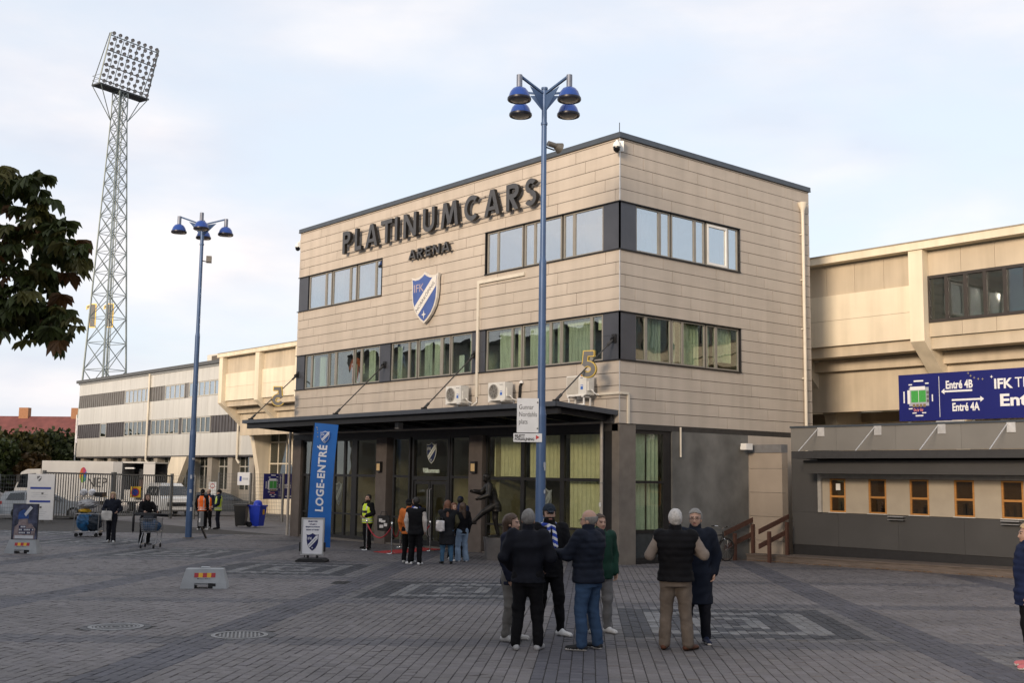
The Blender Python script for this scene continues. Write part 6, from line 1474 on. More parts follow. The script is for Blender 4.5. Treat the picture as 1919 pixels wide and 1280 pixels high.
    if vest:
        col, mid_ = vest; v8 = Vol((S(-.2),S(-.2),S(.44)), (S(.2),S(.2),S(.85)), res)
        v8.torso(np.array([.45,.52,.58,.66,.73,.78,.82,.835])*H, np.array([.115,.114,.108,.114,.122,.110,.080,.06])*H*fat*b, np.array([.093,.092,.086,.089,.090,.084,.070,.055])*H*b, 0*np.arange(8.), np.interp([.45,.52,.58,.66,.73,.78,.82,.835], tz, tcy)*H, .02)
        v8.folds(.004, seed+2); v8.cut(lambda X, Y, Z: np.maximum(S(.465)-Z, np.maximum(S(.052)-np.sqrt(X**2+(Y-S(dy)+.01)**2), -1)*(Z > S(.80))+(-1)*(Z <= S(.80))))
        refl = mat('reflective_band', (.42,.43,.42), .35, .3, var=.1)
        def vp(c):
            z_ = c[:,2]/H; m = np.zeros(len(c)); m[(np.abs(z_-.50) < .011) | (np.abs(z_-.545) < .011)] = 1
            m[(np.abs(np.abs(c[:,0])/H-.062) < .010) & (z_ > .555)] = 1
            if mid_: m[(np.abs(z_-.675) < .022) & (np.abs(c[:,0])/H < .085)] = 2
            return m
        vmesh('safety_vest', [v8.mesh()], [col, refl, M_flash], t, vp)
    if scarf:
        v9 = Vol((S(-.12),S(-.20),S(.56)), (S(.12),S(.14),S(.90)), .010)
        for k in range(20):
            a0, a1 = 2*math.pi*k/20, 2*math.pi*(k+1)/20; f_ = lambda a: np.array((S(.052)*math.cos(a), S(dy)+S(.050)*math.sin(a)-.008, S(.838)+.016*math.sin(a*2)-.02*(math.sin(a) < -.3)))
            v9.cone(f_(a0), f_(a1), .027, .027, .015)
        for s, l in ((-1,.62),(1,.68)): v9.cone((s*S(.018),S(dy-.062),S(.82)), (s*S(.030),S(dy-.100),S(l)), .030, .036, .015)
        v9.folds(.004, seed); vmesh('scarf', [v9.mesh()], [mat('scarf_blue', (.02,.05,.30), .9, var=.1), mat('scarf_white', (.55,.55,.58), .9, var=.08)], t, lambda c: (np.sin(c[:,2]*70+np.abs(c[:,0])*40) > .2).astype(int))
    return t, dict(WR={s: WR[s]*H for s in WR}, rz=rz, H=H)
NAVY = (.011,.014,.026); BLK = (.0045,.0045,.006)
M_ora = mat('vest_orange', (.75,.13,.01), .7, var=.08, emit=None); M_yel = mat('vest_yellow', (.52,.68,.03), .7, var=.08)
gb_ = 'men talking in the middle of the square'
person('man in dark jacket and black trousers seen from behind, grey hair, hands in front', 11.73, -13.81, 172, 1.775, top=(.007,.008,.013), leg=BLK, shoe=(.36,.36,.37), hair='grey', res=.014, hem=.475, bulk=1.08, seed=3, fat=1.05, feet={-1:(-.08,-.01,-.2),1:(.08,.01,.25)},
       arms={-1:((-.062,.015,-.155),(.045,-.10,-.085)), 1:((.062,.015,-.155),(-.045,-.10,-.085))})
person('woman with brown hair mostly hidden behind the grey haired man in dark jacket', 10.93, -13.40, 70, 1.70, top=(.013,.016,.032), leg=(.13,.125,.12), shoe=(.38,.38,.38), hair='brown', style='tail', res=.015, hem=.44, bulk=1.06, seed=8, ankle=.032)
hs_ = Vector((0,0,0))
person('man in black jacket with dark cap, beard and blue white scarf, shaking hands', 10.75, -12.55, 12, 1.83, top=BLK, leg=BLK, shoe=(.60,.60,.60), sole=(.6,.6,.6), hair='dark', style='crop', res=.013, hem=.44, bulk=1.06, seed=12, beard='dark', cap=('cap', (.016,.022,.032)), scarf=True, head=(-4,0), ankle=.031, feet={-1:(-.07,.03,-.3),1:(.085,-.06,.55)},
       arms={-1:((-.05,.0,-.15),(.10,-.10,-.03)), 1:((.045,-.03,-.150),(.035,-.130,.005))})
person('balding man in padded navy jacket and blue jeans reaching out to shake hands', 12.18, -13.16, -128, 1.775, top=(.007,.010,.019), leg=(.026,.052,.105), shoe=(.016,.017,.02), sole=(.55,.55,.55), hair='grey', style='ring', res=.013, hem=.475, bulk=1.14, seed=21, fat=1.10, glasses=True, head=(16,4), ankle=.041, padded=True, feet={-1:(-.075,.02,-.1),1:(.085,-.01,.35)},
       arms={-1:((-.04,-.03,-.155),(.06,-.105,.02)), 1:((.03,-.085,-.130),(-.02,-.135,-.005))})
person('person in dark green jacket and grey trousers hidden behind the man in blue jeans', 11.02, -11.80, 25, 1.70, top=(.008,.032,.022), leg=(.14,.14,.145), shoe=(.55,.55,.55), hair='brown', res=.015, hem=.45, bulk=1.05, seed=27)
person('grey haired man in black quilted waistcoat, beige sleeves and khaki trousers', 12.87, -12.27, 176, 1.80, top=BLK, sleeve=(.185,.155,.135), leg=(.125,.102,.085), shoe=(.075,.030,.018), sole=(.02,.015,.012), hair='white', style='crop', res=.013, hem=.485, bulk=1.10, seed=33, fat=1.08, padded=True, ankle=.040, feet={-1:(-.085,.0,-.75),1:(.082,-.03,-.25)},
       arms={-1:((-.085,.0,-.135),(.07,-.11,.03)), 1:((.07,.0,-.145),(-.05,-.11,.04))})
person('man with glasses in long black coat facing the man in waistcoat', 12.55, -11.50, -4, 1.80, top=(.008,.010,.018), leg=(.008,.009,.014), shoe=(.014,.018,.04), sole=(.5,.5,.5), hair='grey', style='short', res=.014, hem=.29, bulk=1.12, seed=41, glasses=True, head=(-12,0), arms={-1:((-.05,.01,-.155),(.05,-.11,-.02)), 1:((.05,.01,-.155),(-.02,-.03,-.13))})
person('person in padded navy jacket with fur hood and pink shoes standing near the deck', 16.38, -9.96, -100, 1.70, top=(.009,.015,.045), leg=BLK, shoe=(.42,.13,.15), sole=(.5,.5,.5), hair='blonde', style='long', res=.014, hem=.43, bulk=1.18, seed=47, padded=True, hood=1)
# the entrance
g_e = None
person('bearded steward in yellow safety vest standing by the rope post', -9.5, -2.25, -48, 1.81, top=BLK, leg=BLK, shoe=(.012,.012,.012), sole=(.02,.02,.02), hair='dark', style='crop', beard='dark', res=.02, hem=.45, bulk=1.05, seed=51, vest=(M_yel, True), arms={-1:((-.05,.01,-.155),(.085,-.10,-.055)), 1:((.05,.01,-.155),(-.085,-.10,-.055))})
person('man in orange jacket and black cap queueing beside the man with cream sleeves', -3.25, -5.02, 165, 1.76, top=(.46,.13,.03), leg=BLK, shoe=(.55,.55,.55), hair='dark', style='crop', cap=('cap', BLK), res=.02, hem=.45, seed=55)
person('man in black waistcoat with cream sleeves and white trainers queueing at the doors', -2.58, -5.26, 172, 1.82, top=BLK, sleeve=(.40,.37,.35), leg=BLK, shoe=(.62,.62,.62), sole=(.6,.6,.6), hair='dark', style='short', res=.019, hem=.44, bulk=1.1, seed=58, scarf=True, feet={-1:(-.07,.02,-.2),1:(.08,-.02,.8)})
person('woman in long dark coat with olive sleeves and blue jeans queueing at the doors', -2.50, -4.25, -172, 1.74, top=(.010,.011,.014), sleeve=(.055,.052,.030), leg=(.05,.115,.20), shoe=(.01,.01,.01), sole=(.01,.01,.01), hair='red', style='long', res=.02, hem=.30, bulk=1.15, seed=61, hood=1, ankle=.030, arms={-1:((-.06,.01,-.15),(.03,-.10,-.09)), 1:((.05,.01,-.155),(-.02,-.08,-.10))})
person('girl with long brown hair, black jacket and pale wide jeans queueing at the doors', -2.88, -3.42, -150, 1.68, top=BLK, leg=(.20,.27,.37), shoe=(.5,.5,.5), hair='brown', style='long', res=.02, hem=.47, seed=64, ankle=.052)
person('girl with ginger hair in black trousers and white shoes facing the queue', -3.75, -3.05, 30, 1.66, top=(.010,.012,.03), leg=BLK, shoe=(.5,.5,.5), hair='red', style='long', res=.021, hem=.45, seed=66)
person('tall man in navy cap and dark coat standing close to the doors', -4.35, -2.35, 160, 1.84, top=(.012,.018,.045), leg=BLK, shoe=(.02,.02,.02), hair='dark', style='crop', cap=('cap', (.01,.016,.04)), res=.021, hem=.42, seed=68)
person('woman with long dark hair and yellow lanyard waiting beside the entrance door', -9.35, -.45, -10, 1.72, top=BLK, leg=BLK, shoe=(.02,.02,.02), hair='dark', style='long', res=.021, hem=.42, seed=70)
# out on the square
person('blonde woman in dark jacket and flared trousers walking with a white bag', -16.1, -8.38, 14, 1.72, top=(.010,.012,.020), leg=(.012,.013,.018), shoe=(.5,.5,.5), hair='blonde', style='long', res=.02, hem=.46, seed=73, ankle=.044, feet={-1:(-.05,.08,-.1),1:(.06,-.10,.1)}, arms={-1:((-.06,-.01,-.15),(.03,-.10,-.08)), 1:((.06,.01,-.15),(-.05,-.09,-.05))})
person('woman with long brown hair in black jacket pushing a shopping trolley', -14.15, -8.0, 40, 1.70, top=BLK, leg=BLK, shoe=(.03,.03,.03), hair='brown', style='long', res=.021, hem=.40, seed=76, lean=8, arms={-1:((-.05,-.06,-.14),(.02,-.13,-.02)), 1:((.05,-.06,-.14),(-.02,-.13,-.02))})
person('steward in orange vest and black beanie seen from behind at the fence', -24.48, -1.09, 175, 1.80, top=BLK, leg=BLK, shoe=(.6,.6,.6), hair='dark', style='crop', cap=('beanie', BLK), vest=(M_ora, False), res=.021, hem=.46, seed=80, feet={-1:(-.06,.0,-.9),1:(.06,.0,-.6)})
person('bald steward in orange vest over navy jacket facing his colleagues', -26.0, -.06, -15, 1.80, top=(.012,.018,.04), leg=BLK, shoe=(.2,.2,.2), hair='brown', style='none', vest=(M_ora, False), res=.021, hem=.46, seed=83)
person('steward in yellow vest and black beanie turned towards the two in orange', -25.34, .12, -75, 1.78, top=(.01,.014,.03), leg=(.01,.012,.02), shoe=(.012,.012,.012), sole=(.02,.02,.02), hair='dark', style='crop', cap=('beanie', BLK), vest=(M_yel, False), res=.021, hem=.46, seed=86, arms={-1:((-.03,-.01,-.165),(.0,-.11,-.07)), 1:((.03,-.01,-.165),(.0,-.11,-.07))})
# bags
def bag(loc, rz, size, m, label, patches=None):
    t = thing('bag', label, 'bag', loc, rz); w, d, h = size
    v = Vol((-w,-d,-.02), (w,d,h+.05), .016); v.ell((0,0,h*.48), (w*.72,d*.72,h*.66), .02); v.cut(lambda X, Y, Z: np.maximum(np.abs(X)-w/2, np.maximum(np.abs(Y)-d/2, np.abs(Z-h/2)-h/2))); v.folds(.006, 4)
    vmesh('pouch', [v.mesh()], m, t)
    MB().tube([(-w*.3,0,h*.9),(-w*.2,.02,h*1.25),(w*.2,.02,h*1.25),(w*.3,0,h*.9)], .012).build('strap', M_flash, t)
    for (a, b, c_, e) in patches or []: MB().box(a*w,b*w,-d*.60,-d*.5,c_*h,e*h).build('patch', mat('patch_white', (.6,.6,.6), .7, var=.1), t)
    return t
hv_ = math.atan2(av.y,av.x)
bag((-8.95,-1.98,.60), hv_, (.42,.22,.50), mat('bag_black', (.012,.012,.013), .7), 'black bag with white lettering behind the steward', [(-.3,.0,.2,.4),(.05,.3,.3,.5),(-.2,.15,.55,.7),(-.35,-.1,.6,.8)])
bag((-2.42,-4.55,.93), hv_, (.24,.14,.30), mat('bag_silver', (.42,.41,.42), .4, .4, var=.3, scale=9), 'small silver backpack on the woman in the long coat')
bag((-15.93,-8.62,.78), hv_+.2, (.34,.12,.32), mat('bag_cream', (.50,.48,.45), .6, var=.15), 'white shoulder bag of the walking blonde woman')
# ---------------------------------------------------------------- statue
M_brz = mat('bronze', (.022,.020,.018), .42, .6, var=.25, scale=5)
st_x, st_y = -3.15, -1.95
stt = thing('footballer_statue', 'dark bronze statue of a footballer kicking, on a tapered stone plinth', 'statue', (st_x, st_y, gz(st_x,st_y)), 0)
hvv = tv*math.cos(R(-82))+av*math.sin(R(-82)); srz = math.atan2(hvv.y, hvv.x)+math.pi/2
MB().add([(a*.26,b*.26,-.05) for a,b in ((-1,-1),(1,-1),(1,1),(-1,1))]+[(a*.34,b*.34,.66) for a,b in ((-1,-1),(1,-1),(1,1),(-1,1))], [(3,2,1,0),(0,1,5,4),(1,2,6,5),(2,3,7,6),(3,0,4,7),(4,5,6,7)]).build('plinth', mat('plinth_stone', (.13,.12,.115), .8, var=.2, scale=4, bump=.2), stt).rotation_euler = (0,0,srz)
fg2 = bpy.data.objects.new('figure', None); COL.objects.link(fg2); fg2.parent = stt; fg2.location = (0,0,.66); fg2.rotation_euler = (0,0,srz)
person('', 0, 0, 0, 1.88, bronze=M_brz, parent_thing=fg2, res=.017, hem=.40, bulk=1.08, lean=24, head=(0,24), seed=91, style='short', collar=False, arms={-1:((-.05,-.09,-.12),(.03,-.13,.02)), 1:((.06,-.02,-.15),(-.02,-.13,-.05))}, feet={-1:(-.05,.03,0,0,.02),1:(.055,-.36,.0,.20,.03)}, ankle=.030)
MB().box(-.26,.26,-.26,.26,0,.03).build('base_plate', M_brz, fg2)
# ---------------------------------------------------------------- vehicles behind the fence
M_tyre = mat('tyre', (.012,.012,.012), .8, var=.1); M_rim = mat('wheel_rim', (.30,.30,.31), .35, .8, var=.05)
G_car = mat('car_glass', (.012,.016,.02), .08, var=0, spec=.7)
def wheel(par, x, y, z, r, w=.2):
    o = MB().cyl((x,y-w/2,z),(x,y+w/2,z),r,n=22).build('wheel', M_tyre, par); s = 1 if y > 0 else -1
    MB().lathe([(0,.02),(.08,.02),(r*.62,.0),(r*.66,.012),(r*.66,-.01)], n=18).build('rim', M_rim, o, True); q = o.children[0]; q.rotation_euler = (R(-90*s),0,0); q.location = (x,y+s*w/2,z)
    return o
def car(x, y, rz, prof, win, L_, W_, paint, label, lamp=(.35,.02,.02)):
    """prof: side outline of the body; win: outline of the glasshouse side window"""
    t = thing('parked_car', label, 'car', (x, y, gz(x,y)), rz, None)
    m = MB(); n = len(prof)
    # the shell narrows towards the roof
    def wy(z): return W_/2*(1-.20*max(0, (z-.85)/.7)**1.2-.05*max(0, (.35-z)/.35))
    vs = [(a, -wy(b), b) for a, b in prof]+[(a, wy(b), b) for a, b in prof]
    fs = [tuple(range(n)), tuple(2*n-1-i for i in range(n))]+[((i+1) % n, i, n+i, n+(i+1) % n) for i in range(n)]
    m.add(vs, fs); m.build('body', paint, t, True)
    for s in (-1, 1):
        for wp in win:
            MB().add([(a, s*(wy(b)+.004), b) for a, b in wp]+[(a, s*(wy(b)-.01), b) for a, b in wp], [tuple(range(len(wp))), tuple(2*len(wp)-1-i for i in range(len(wp)))]).build('window', G_car, t)
        MB().box(L_*.12,L_*.12+.14,s*(W_/2+.02)-.02,s*(W_/2+.16),.98,1.10).build('mirror', paint, t)
        MB().box(-L_/2+.02,-L_/2+.12,s*W_/2-.02*s-.28*(s>0),s*W_/2-.02*s+.28*(s<0),.78,.95).build('tail_light', mat('lamp_red_%d' % int(lamp[0]*100), lamp, .3), t)
        MB().box(L_/2-.10,L_/2-.02,s*(W_/2-.35)-.18,s*(W_/2-.35)+.18,.62,.78).build('headlight', mat('headlight', (.55,.56,.58), .1), t)
    for a in (-L_*.30, L_*.31):
        for s in (-1, 1): wheel(t, a, s*(W_/2-.10), .32, .32)
    return t, wy
M_silver = mat('car_silver', (.30,.32,.34), .3, .6, var=.05, coat=.5); M_vwhite = mat('van_white', (.62,.62,.60), .35, var=.04, coat=.3); M_dgrey = mat('car_grey', (.06,.065,.07), .3, .5, var=.05, coat=.5)
pw = [(-2.25,.35),(-2.3,.6),(-2.25,.95),(-2.05,1.38),(-1.6,1.47),(-.2,1.48),(.35,1.36),(1.15,.98),(1.9,.88),(2.2,.72),(2.28,.45),(2.2,.28),(-2.15,.28)]
ww = [[(-1.95,1.0),(-1.75,1.36),(-1.05,1.40),(-1.05,1.0)], [(-.98,1.0),(-.98,1.40),(-.2,1.40),(-.2,1.0)], [(-.12,1.0),(-.12,1.39),(.30,1.28),(.85,1.0)]]
hc = math.atan2(av.y,av.x)
c_, wy = car(-40.2,-2.6, hc+.35, pw, ww, 4.5, 1.8, M_silver, 'silver estate car parked behind the left leaf of the bar gate'); MB().quad((.38,-.70,1.33),(.38,.70,1.33),(1.1,.78,1.0),(1.1,-.78,1.0)).build('windscreen', G_car, c_, fix=False)
for v in c_.children:
    if v.name.startswith('windscreen'): v.location.z += .012
car(-39.6,-7.6, hc+.45, pw, ww, 4.5, 1.8, mat('car_pale_blue', (.22,.27,.31), .3, .5, var=.05, coat=.5), 'pale blue estate car with red tail lamp behind the mesh fence')
pv = [(-2.4,.4),(-2.45,1.0),(-2.4,1.85),(-2.2,1.98),(.7,1.98),(1.05,1.85),(1.75,1.22),(2.35,1.08),(2.5,.8),(2.5,.4),(2.35,.3),(-2.3,.3)]
wv = [[(-2.2,1.2),(-2.15,1.75),(-.9,1.78),(-.9,1.2)], [(-.8,1.2),(-.8,1.78),(.2,1.78),(.2,1.2)], [(.3,1.2),(.3,1.77),(.85,1.75),(1.45,1.22)]]
vn, wyv = car(-45.6, 6.6, hc+R(-60), pv, wv, 5.0, 1.95, M_vwhite, 'white van parked nose towards the gate behind the fence')
MB().quad((1.08,-.78,1.80),(1.08,.78,1.80),(1.74,.90,1.25),(1.74,-.90,1.25)).build('windscreen', G_car, vn, fix=False).location = (.012,0,.012)
MB().box(2.5,2.53,-.6,.6,.62,.85).build('grille', M_flash, vn)
car(-44.2, 9.8, hc+R(15), pw, ww, 4.5, 1.8, M_dgrey, 'dark grey car parked behind the stewards')
# outside broadcast truck
tk = thing('broadcast_truck', 'white outside broadcast truck with NEP lettering and an open side door', 'truck', (-52.3, 4.6, gz(-52,4.6)), hc-.05)
M_tw = mat('truck_white', (.62,.60,.56), .4, var=.05, scale=1, streak=.06)
MB().box(-3.2,1.55,-1.2,1.2,.75,3.32).build('box_body', M_tw, tk); MB().box(1.55,2.15,-1.22,1.22,.75,3.30).build('folded_door', mat('door_ribbed', (.32,.33,.34), .45, .4, var=.1, scale=12, stretch=(8,1,.1)), tk)
MB().box(2.15,4.3,-1.18,1.2,3.22,3.32).build('bay_roof', M_tw, tk); MB().box(2.15,4.3,-1.18,1.2,.75,.85).build('bay_floor', M_tw, tk)
MB().box(2.15,4.3,.9,1.2,.85,3.22).build('bay_back', mat('bay_dark', (.018,.018,.02), .7), tk); MB().box(3.55,4.3,-1.18,-1.1,.85,3.2).build('bay_door', M_tw, tk); MB().box(2.3,3.0,-1.0,.5,.85,1.5).build('equipment_rack', M_tw, tk)
for k in range(3): MB().box(3.05,3.45,-.6,.4,.9+k*.7,1.45+k*.7).build('equipment', mat('rack_%d' % k, ((.05,.05,.05),(.09,.04,.03),(.04,.045,.05))[k], .6), tk)
MB().box(2.3,2.9,-1.1,-.9,2.85,2.95).build('bay_lamp', M_white, tk)
cab = [(-5.0,.55),(-4.98,1.5),(-4.6,2.55),(-4.2,2.75),(-3.3,2.78),(-3.3,.55)]
MB().prism(cab, lambda a, b, d: (a, d, b), -1.12, 1.12).build('cab', M_tw, tk); MB().prism([(-4.85,1.55),(-4.55,2.42),(-3.6,2.5),(-3.6,1.55)], lambda a, b, d: (a, d, b), -1.127, -1.12).build('cab_window', G_car, tk)
MB().box(-4.75,-4.5,-1.42,-1.2,1.9,2.4).build('mirror', M_flash, tk)
MB().box(-5.0,4.3,-.9,.9,.5,.75).build('chassis', M_flash, tk)
for a in (-4.2,2.4,3.4): 
    for s in (-1,1): wheel(tk, a, s*1.0, .42, .45, .28)
text('lettering', 'NEP', 1, mat('nep_black', (.015,.015,.017), .5, var=0), tk, frame((.55,-1.206,1.95),(1,0,0),(0,0,1)), .006, .0, fit=(1.3,.60))
for k, (c0, a0) in enumerate((((.50,.07,.03),0),((.55,.25,.02),1),((.25,.38,.03),2),((.02,.25,.20),3),((.02,.12,.40),4),((.40,.02,.12),5))):
    ang0, ang1 = R(90+60*a0), R(150+60*a0)
    pt = [(-.42,2.42)]+[(-.42+.26*math.cos(ang0+(ang1-ang0)*q/4)*.9, 2.42+.50*math.sin(ang0+(ang1-ang0)*q/4)) for q in range(5)]
    MB().prism(pt, lambda a, b, d: (a, d, b), -1.212, -1.203).build('logo_petal', mat('petal_%d' % k, c0, .5, var=0), tk)
# ---------------------------------------------------------------- laden cage cart, shopping trolley, bicycle
M_wire = mat('wire_zinc', (.33,.33,.34), .35, .8, var=.1)
cg = thing('cage_cart', 'wire cage cart loaded with blue bags and drums', 'cart', (-20.3,-7.6,gz(-20.3,-7.6)), hc+.1); CW = .44
m = MB()
for sx in (-CW,CW):
    for sy in (-.38,.38): m.cyl((sx,sy,.16),(sx,sy,1.50),.016,n=6)
for z in (.2,1.48,.85):
    for sy in (-.38,.38): m.cyl((-CW,sy,z),(CW,sy,z),.012,n=5)
    for sx in (-CW,CW): m.cyl((sx,-.38,z),(sx,.38,z),.012,n=5)
m.build('cage', M_wire, cg); MB().box(-CW-.02,CW+.02,-.4,.4,.15,.19).build('platform', M_wire, cg)
for sx in (-CW+.08,CW-.08):
    for sy in (-.32,.32): MB().cyl((sx,sy-.02,.075),(sx,sy+.02,.075),.072,n=12).build('caster', M_tyre, cg)
M_bbag = mat('bag_blue_plastic', (.008,.07,.17), .45, var=.5, scale=7, bump=.5, bscale=9)
lz = gz(-20.3,-7.6)
def blob(name, lab, cat, loc, rad, m_, sd, amp=.02):
    t = thing(name, lab, cat, loc, hc); v = Vol((-rad[0]-.08,-rad[1]-.08,-.05), (rad[0]+.08,rad[1]+.08,2*rad[2]+.08), .03)
    v.ell((0,0,rad[2]), rad, .03); v.folds(amp, sd, 1); v.cut(lambda X, Y, Z: -Z); vmesh('sack', [v.mesh()], m_, t); MB().tube([(-.03,0,2*rad[2]-.02),(0,0,2*rad[2]+.03),(.04,.01,2*rad[2]+.02)], .02).build('knot', m_, t); return t
blob('sack', 'bulging blue plastic sack filling the lower half of the cage cart', 'sack', (-20.40,-7.72,lz+.19), (.31,.33,.36), M_bbag, 4, .03)
blob('sack', 'dark blue and black sack at the right end of the cage cart', 'sack', (-20.16,-7.44,lz+.19), (.27,.30,.34), mat('sack_dark', (.008,.016,.028), .5, var=.3, scale=6, bump=.4), 9, .03)
blob('sack', 'yellow bag lying on top of the blue sack in the cart', 'sack', (-20.42,-7.74,lz+.88), (.22,.2,.08), mat('bag_yellow', (.55,.32,.02), .6, var=.15), 12, .015)
blob('cloth_bundle', 'grey cloth bundle hanging under the top shelf of the cart', 'cloth', (-20.36,-7.66,lz+1.03), (.36,.3,.18), mat('bundle_grey', (.30,.30,.31), .8, var=.2), 14, .02)
for k, (dx, cc) in enumerate(((-.26,(.5,.5,.52)),(.06,(.5,.5,.52)))):
    p = Vector((-20.3,-7.6,lz+1.5))+av*dx; t = thing('football', 'white and black ball on top of the cage cart, ball %s the dark case' % ('beside','away from')[k], 'ball', tuple(p+Vector((0,0,.0))))
    MB().lathe([(0,0)]+[(.14*math.sin(a), .14-.14*math.cos(a)) for a in np.linspace(.2,2.95,9)]+[(0,.28)], n=16).build('cover', mat('ball_white', (.6,.6,.62), .5, var=.55, scale=9), t, True); MB().lathe([(0,.012)]+[(.142*math.sin(a), .14-.142*math.cos(a)) for a in np.linspace(.9,1.5,3)]+[(.10,.14)], n=5).build('patch', M_flash, t)
cs = thing('equipment_case', 'dark case with yellow straps on top of the cage cart', 'case', tuple(Vector((-20.3,-7.6,lz+1.5))+av*.36), hc)
MB().box(-.12,.16,-.25,.25,.0,.16).build('shell', M_flash, cs); MB().box(-.75,.30,-.03,.03,-.012,-.001).build('strap', mat('bag_yellow', (.55,.32,.02)), cs)
tr_ = thing('shopping_trolley', 'loaded shopping trolley pushed by the woman in black', 'trolley', (-12.6,-8.45,gz(-12.6,-8.45)), hc-.25-R(72))
m = MB()
for s in (-.24,.24):
    m.tube([(.42,s,.10),(-.30,s,.14),(-.42,s,.45),(-.45,s,.98),(-.60,s,1.02)], .014, 6); m.tube([(.40,s,.12),(.05,s,.48),(-.38,s,.52)], .014, 6)
m.tube([(-.60,-.26,1.02),(-.60,.26,1.02)], .018, 6); m.build('frame', M_wire, tr_)
m = MB()
def bk_(x, s, z): return (x, s, z)
for k in range(9): z = .50+k*.055; f = k/8; x0, x1, w = -.40-.04*f, .36+.14*f, .20+.06*f; m.tube([(x0,-w,z),(x1,-w,z),(x1,w,z),(x0,w,z),(x0,-w,z)], .005, 4)
for k in range(13): 
    s = k/12; m.cyl((-.40+.76*s,-.20,.50),(-.44+.94*s,-.26,.94),.004,n=4); m.cyl((-.40+.76*s,.20,.50),(-.44+.94*s,.26,.94),.004,n=4)
for k in range(8): s = -.2+.4*k/7; m.cyl((.36,s,.50),(.50,s*1.3,.94),.004,n=4); m.cyl((-.40,s,.50),(.36,s,.50),.004,n=4)
m.build('basket', M_wire, tr_)
for sx, s in ((.40,-.2),(.40,.2),(-.32,-.24),(-.32,.24)): w = MB().cyl((sx,s-.018,.065),(sx,s+.018,.065),.062,n=12).build('caster', M_tyre, tr_); MB().box(sx-.02,sx+.02,s-.025,s+.025,.09,.16).build('fork', M_wire, w)
gd = thing('folded_tripod', 'folded black tripod lying across the loaded shopping trolley', 'tripod', (-12.6,-8.45,gz(-12.6,-8.45)+.98), hc-.1)
for k in range(3): MB().cyl((-.55,-.05+k*.05,.06+.03*k),(.55,.05-k*.04,.02+.03*k),.022,n=6).build('leg', M_flash, gd)
MB().box(-.2,.1,-.18,.18,-.10,.03).build('head', mat('case_dark', (.03,.035,.045), .6), gd)
blob('bundle', 'dark blue bundle lying inside the shopping trolley basket', 'bundle', (-12.62,-8.46,gz(-12.6,-8.45)+.50), (.33,.19,.2), mat('bundle_blue', (.02,.05,.10), .7, var=.4), 18, .02)
ub = thing('umbrella', 'closed black umbrella hooked upright on the shopping trolley', 'umbrella', (-12.95,-8.9,gz(-12.9,-8.9)+.42), 0)
MB().lathe([(0,0),(.008,.05),(.035,.12),(.04,.5),(.02,.72),(.008,.74)], n=10).build('canopy', M_flash, ub, True); MB().tube([(0,0,.74),(0,0,.9),(.03,0,.95),(.07,0,.92)], .012).build('handle', M_flash, ub)
bc = thing('bicycle', 'dark bicycle with silver handlebar leaning by the arena side wall', 'bicycle', (.40,3.72,gz(.40,3.72)), R(86))
def ring(par, x, z, r, nm='wheel'):
    o = MB().tube([(x+r*math.cos(a),0,z+r*math.sin(a)) for a in np.linspace(0,2*math.pi,29)], .02, 6).build(nm, M_tyre, par, True)
    m = MB()
    for k in range(14): a = k*math.pi/7; m.cyl((x,.015*(-1)**k,z),(x+r*math.cos(a),0,z+r*math.sin(a)),.0025,n=3,cap=False)
    m.build('spokes', M_wire, o); MB().cyl((x,-.04,z),(x,.04,z),.02,n=8).build('hub', M_wire, o)
    MB().tube([(x+(r+.03)*math.cos(a),0,z+(r+.03)*math.sin(a)) for a in np.linspace(.4,2.8,12)], .017, 5).build('mudguard', mat('chrome', (.6,.6,.6)), o); return o
ring(bc,.52,.34,.33); ring(bc,-.52,.34,.33)
M_bf = mat('bike_black', (.012,.012,.014), .35, var=0)
m = MB()
for p, q in (((.38,0,.80),(-.12,0,.78)),((.38,0,.80),(-.02,0,.30)),((-.02,0,.30),(-.16,0,.90)),((-.02,0,.30),(-.52,0,.34)),((-.14,0,.76),(-.52,0,.34)),((.36,0,.90),(.40,0,.68))): m.cyl(p,q,.017,n=7)
m.build('frame', M_bf, bc)
f_ = MB()
for s in (-.045,.045): f_.tube([(.40,0,.70),(.42,s,.66),(.52,s,.34)], .012, 6)
f_.build('fork', mat('chrome', (.6,.6,.6)), bc)
MB().tube([(.30,-.30,1.06),(.38,-.2,1.05),(.40,-.05,1.01),(.36,0,.96),(.40,.05,1.01),(.38,.2,1.05),(.30,.30,1.06)], .013, 6).build('handlebar', mat('chrome', (.6,.6,.6)), bc)
for s in (-1,1): MB().cyl((.30,s*.28,1.06),(.20,s*.31,1.055),.018,n=7).build('grip', M_bf, bc)
MB().lathe([(0,.04),(.06,.03),(.10,.0),(.08,-.03),(0,-.02)], (-.18,0,.95), 12).build('saddle', M_bf, bc, True); MB().cyl((-.16,0,.88),(-.18,0,.94),.014,n=6).build('seat_post', M_wire, bc)
MB().cyl((-.02,-.03,.30),(-.02,.03,.30),.09,n=16).build('chainring', M_wire, bc); MB().bar((-.02,.05,.30),(.06,.05,.16),.02).build('crank', M_wire, bc)
MB().tube([(-.10,.05,.30),(-.05,.16,.0)], .010, 5).build('kickstand', M_wire, bc)
kb = tag(MB().add([(.02,2.3,gz(0,2.3)-.05),(.14,2.3,gz(0,2.3)-.05),(.14,5.3,gz(0,5.3)-.05),(.02,5.3,gz(0,5.3)-.05),(.02,2.3,gz(0,2.3)+.06),(.14,2.3,gz(0,2.3)+.06),(.14,5.3,gz(0,5.3)+.06),(.02,5.3,gz(0,5.3)+.06)],[(0,3,2,1),(4,5,6,7),(0,1,5,4),(1,2,6,5),(2,3,7,6),(3,0,4,7)]).build('kerb', M_deck), kind='structure')
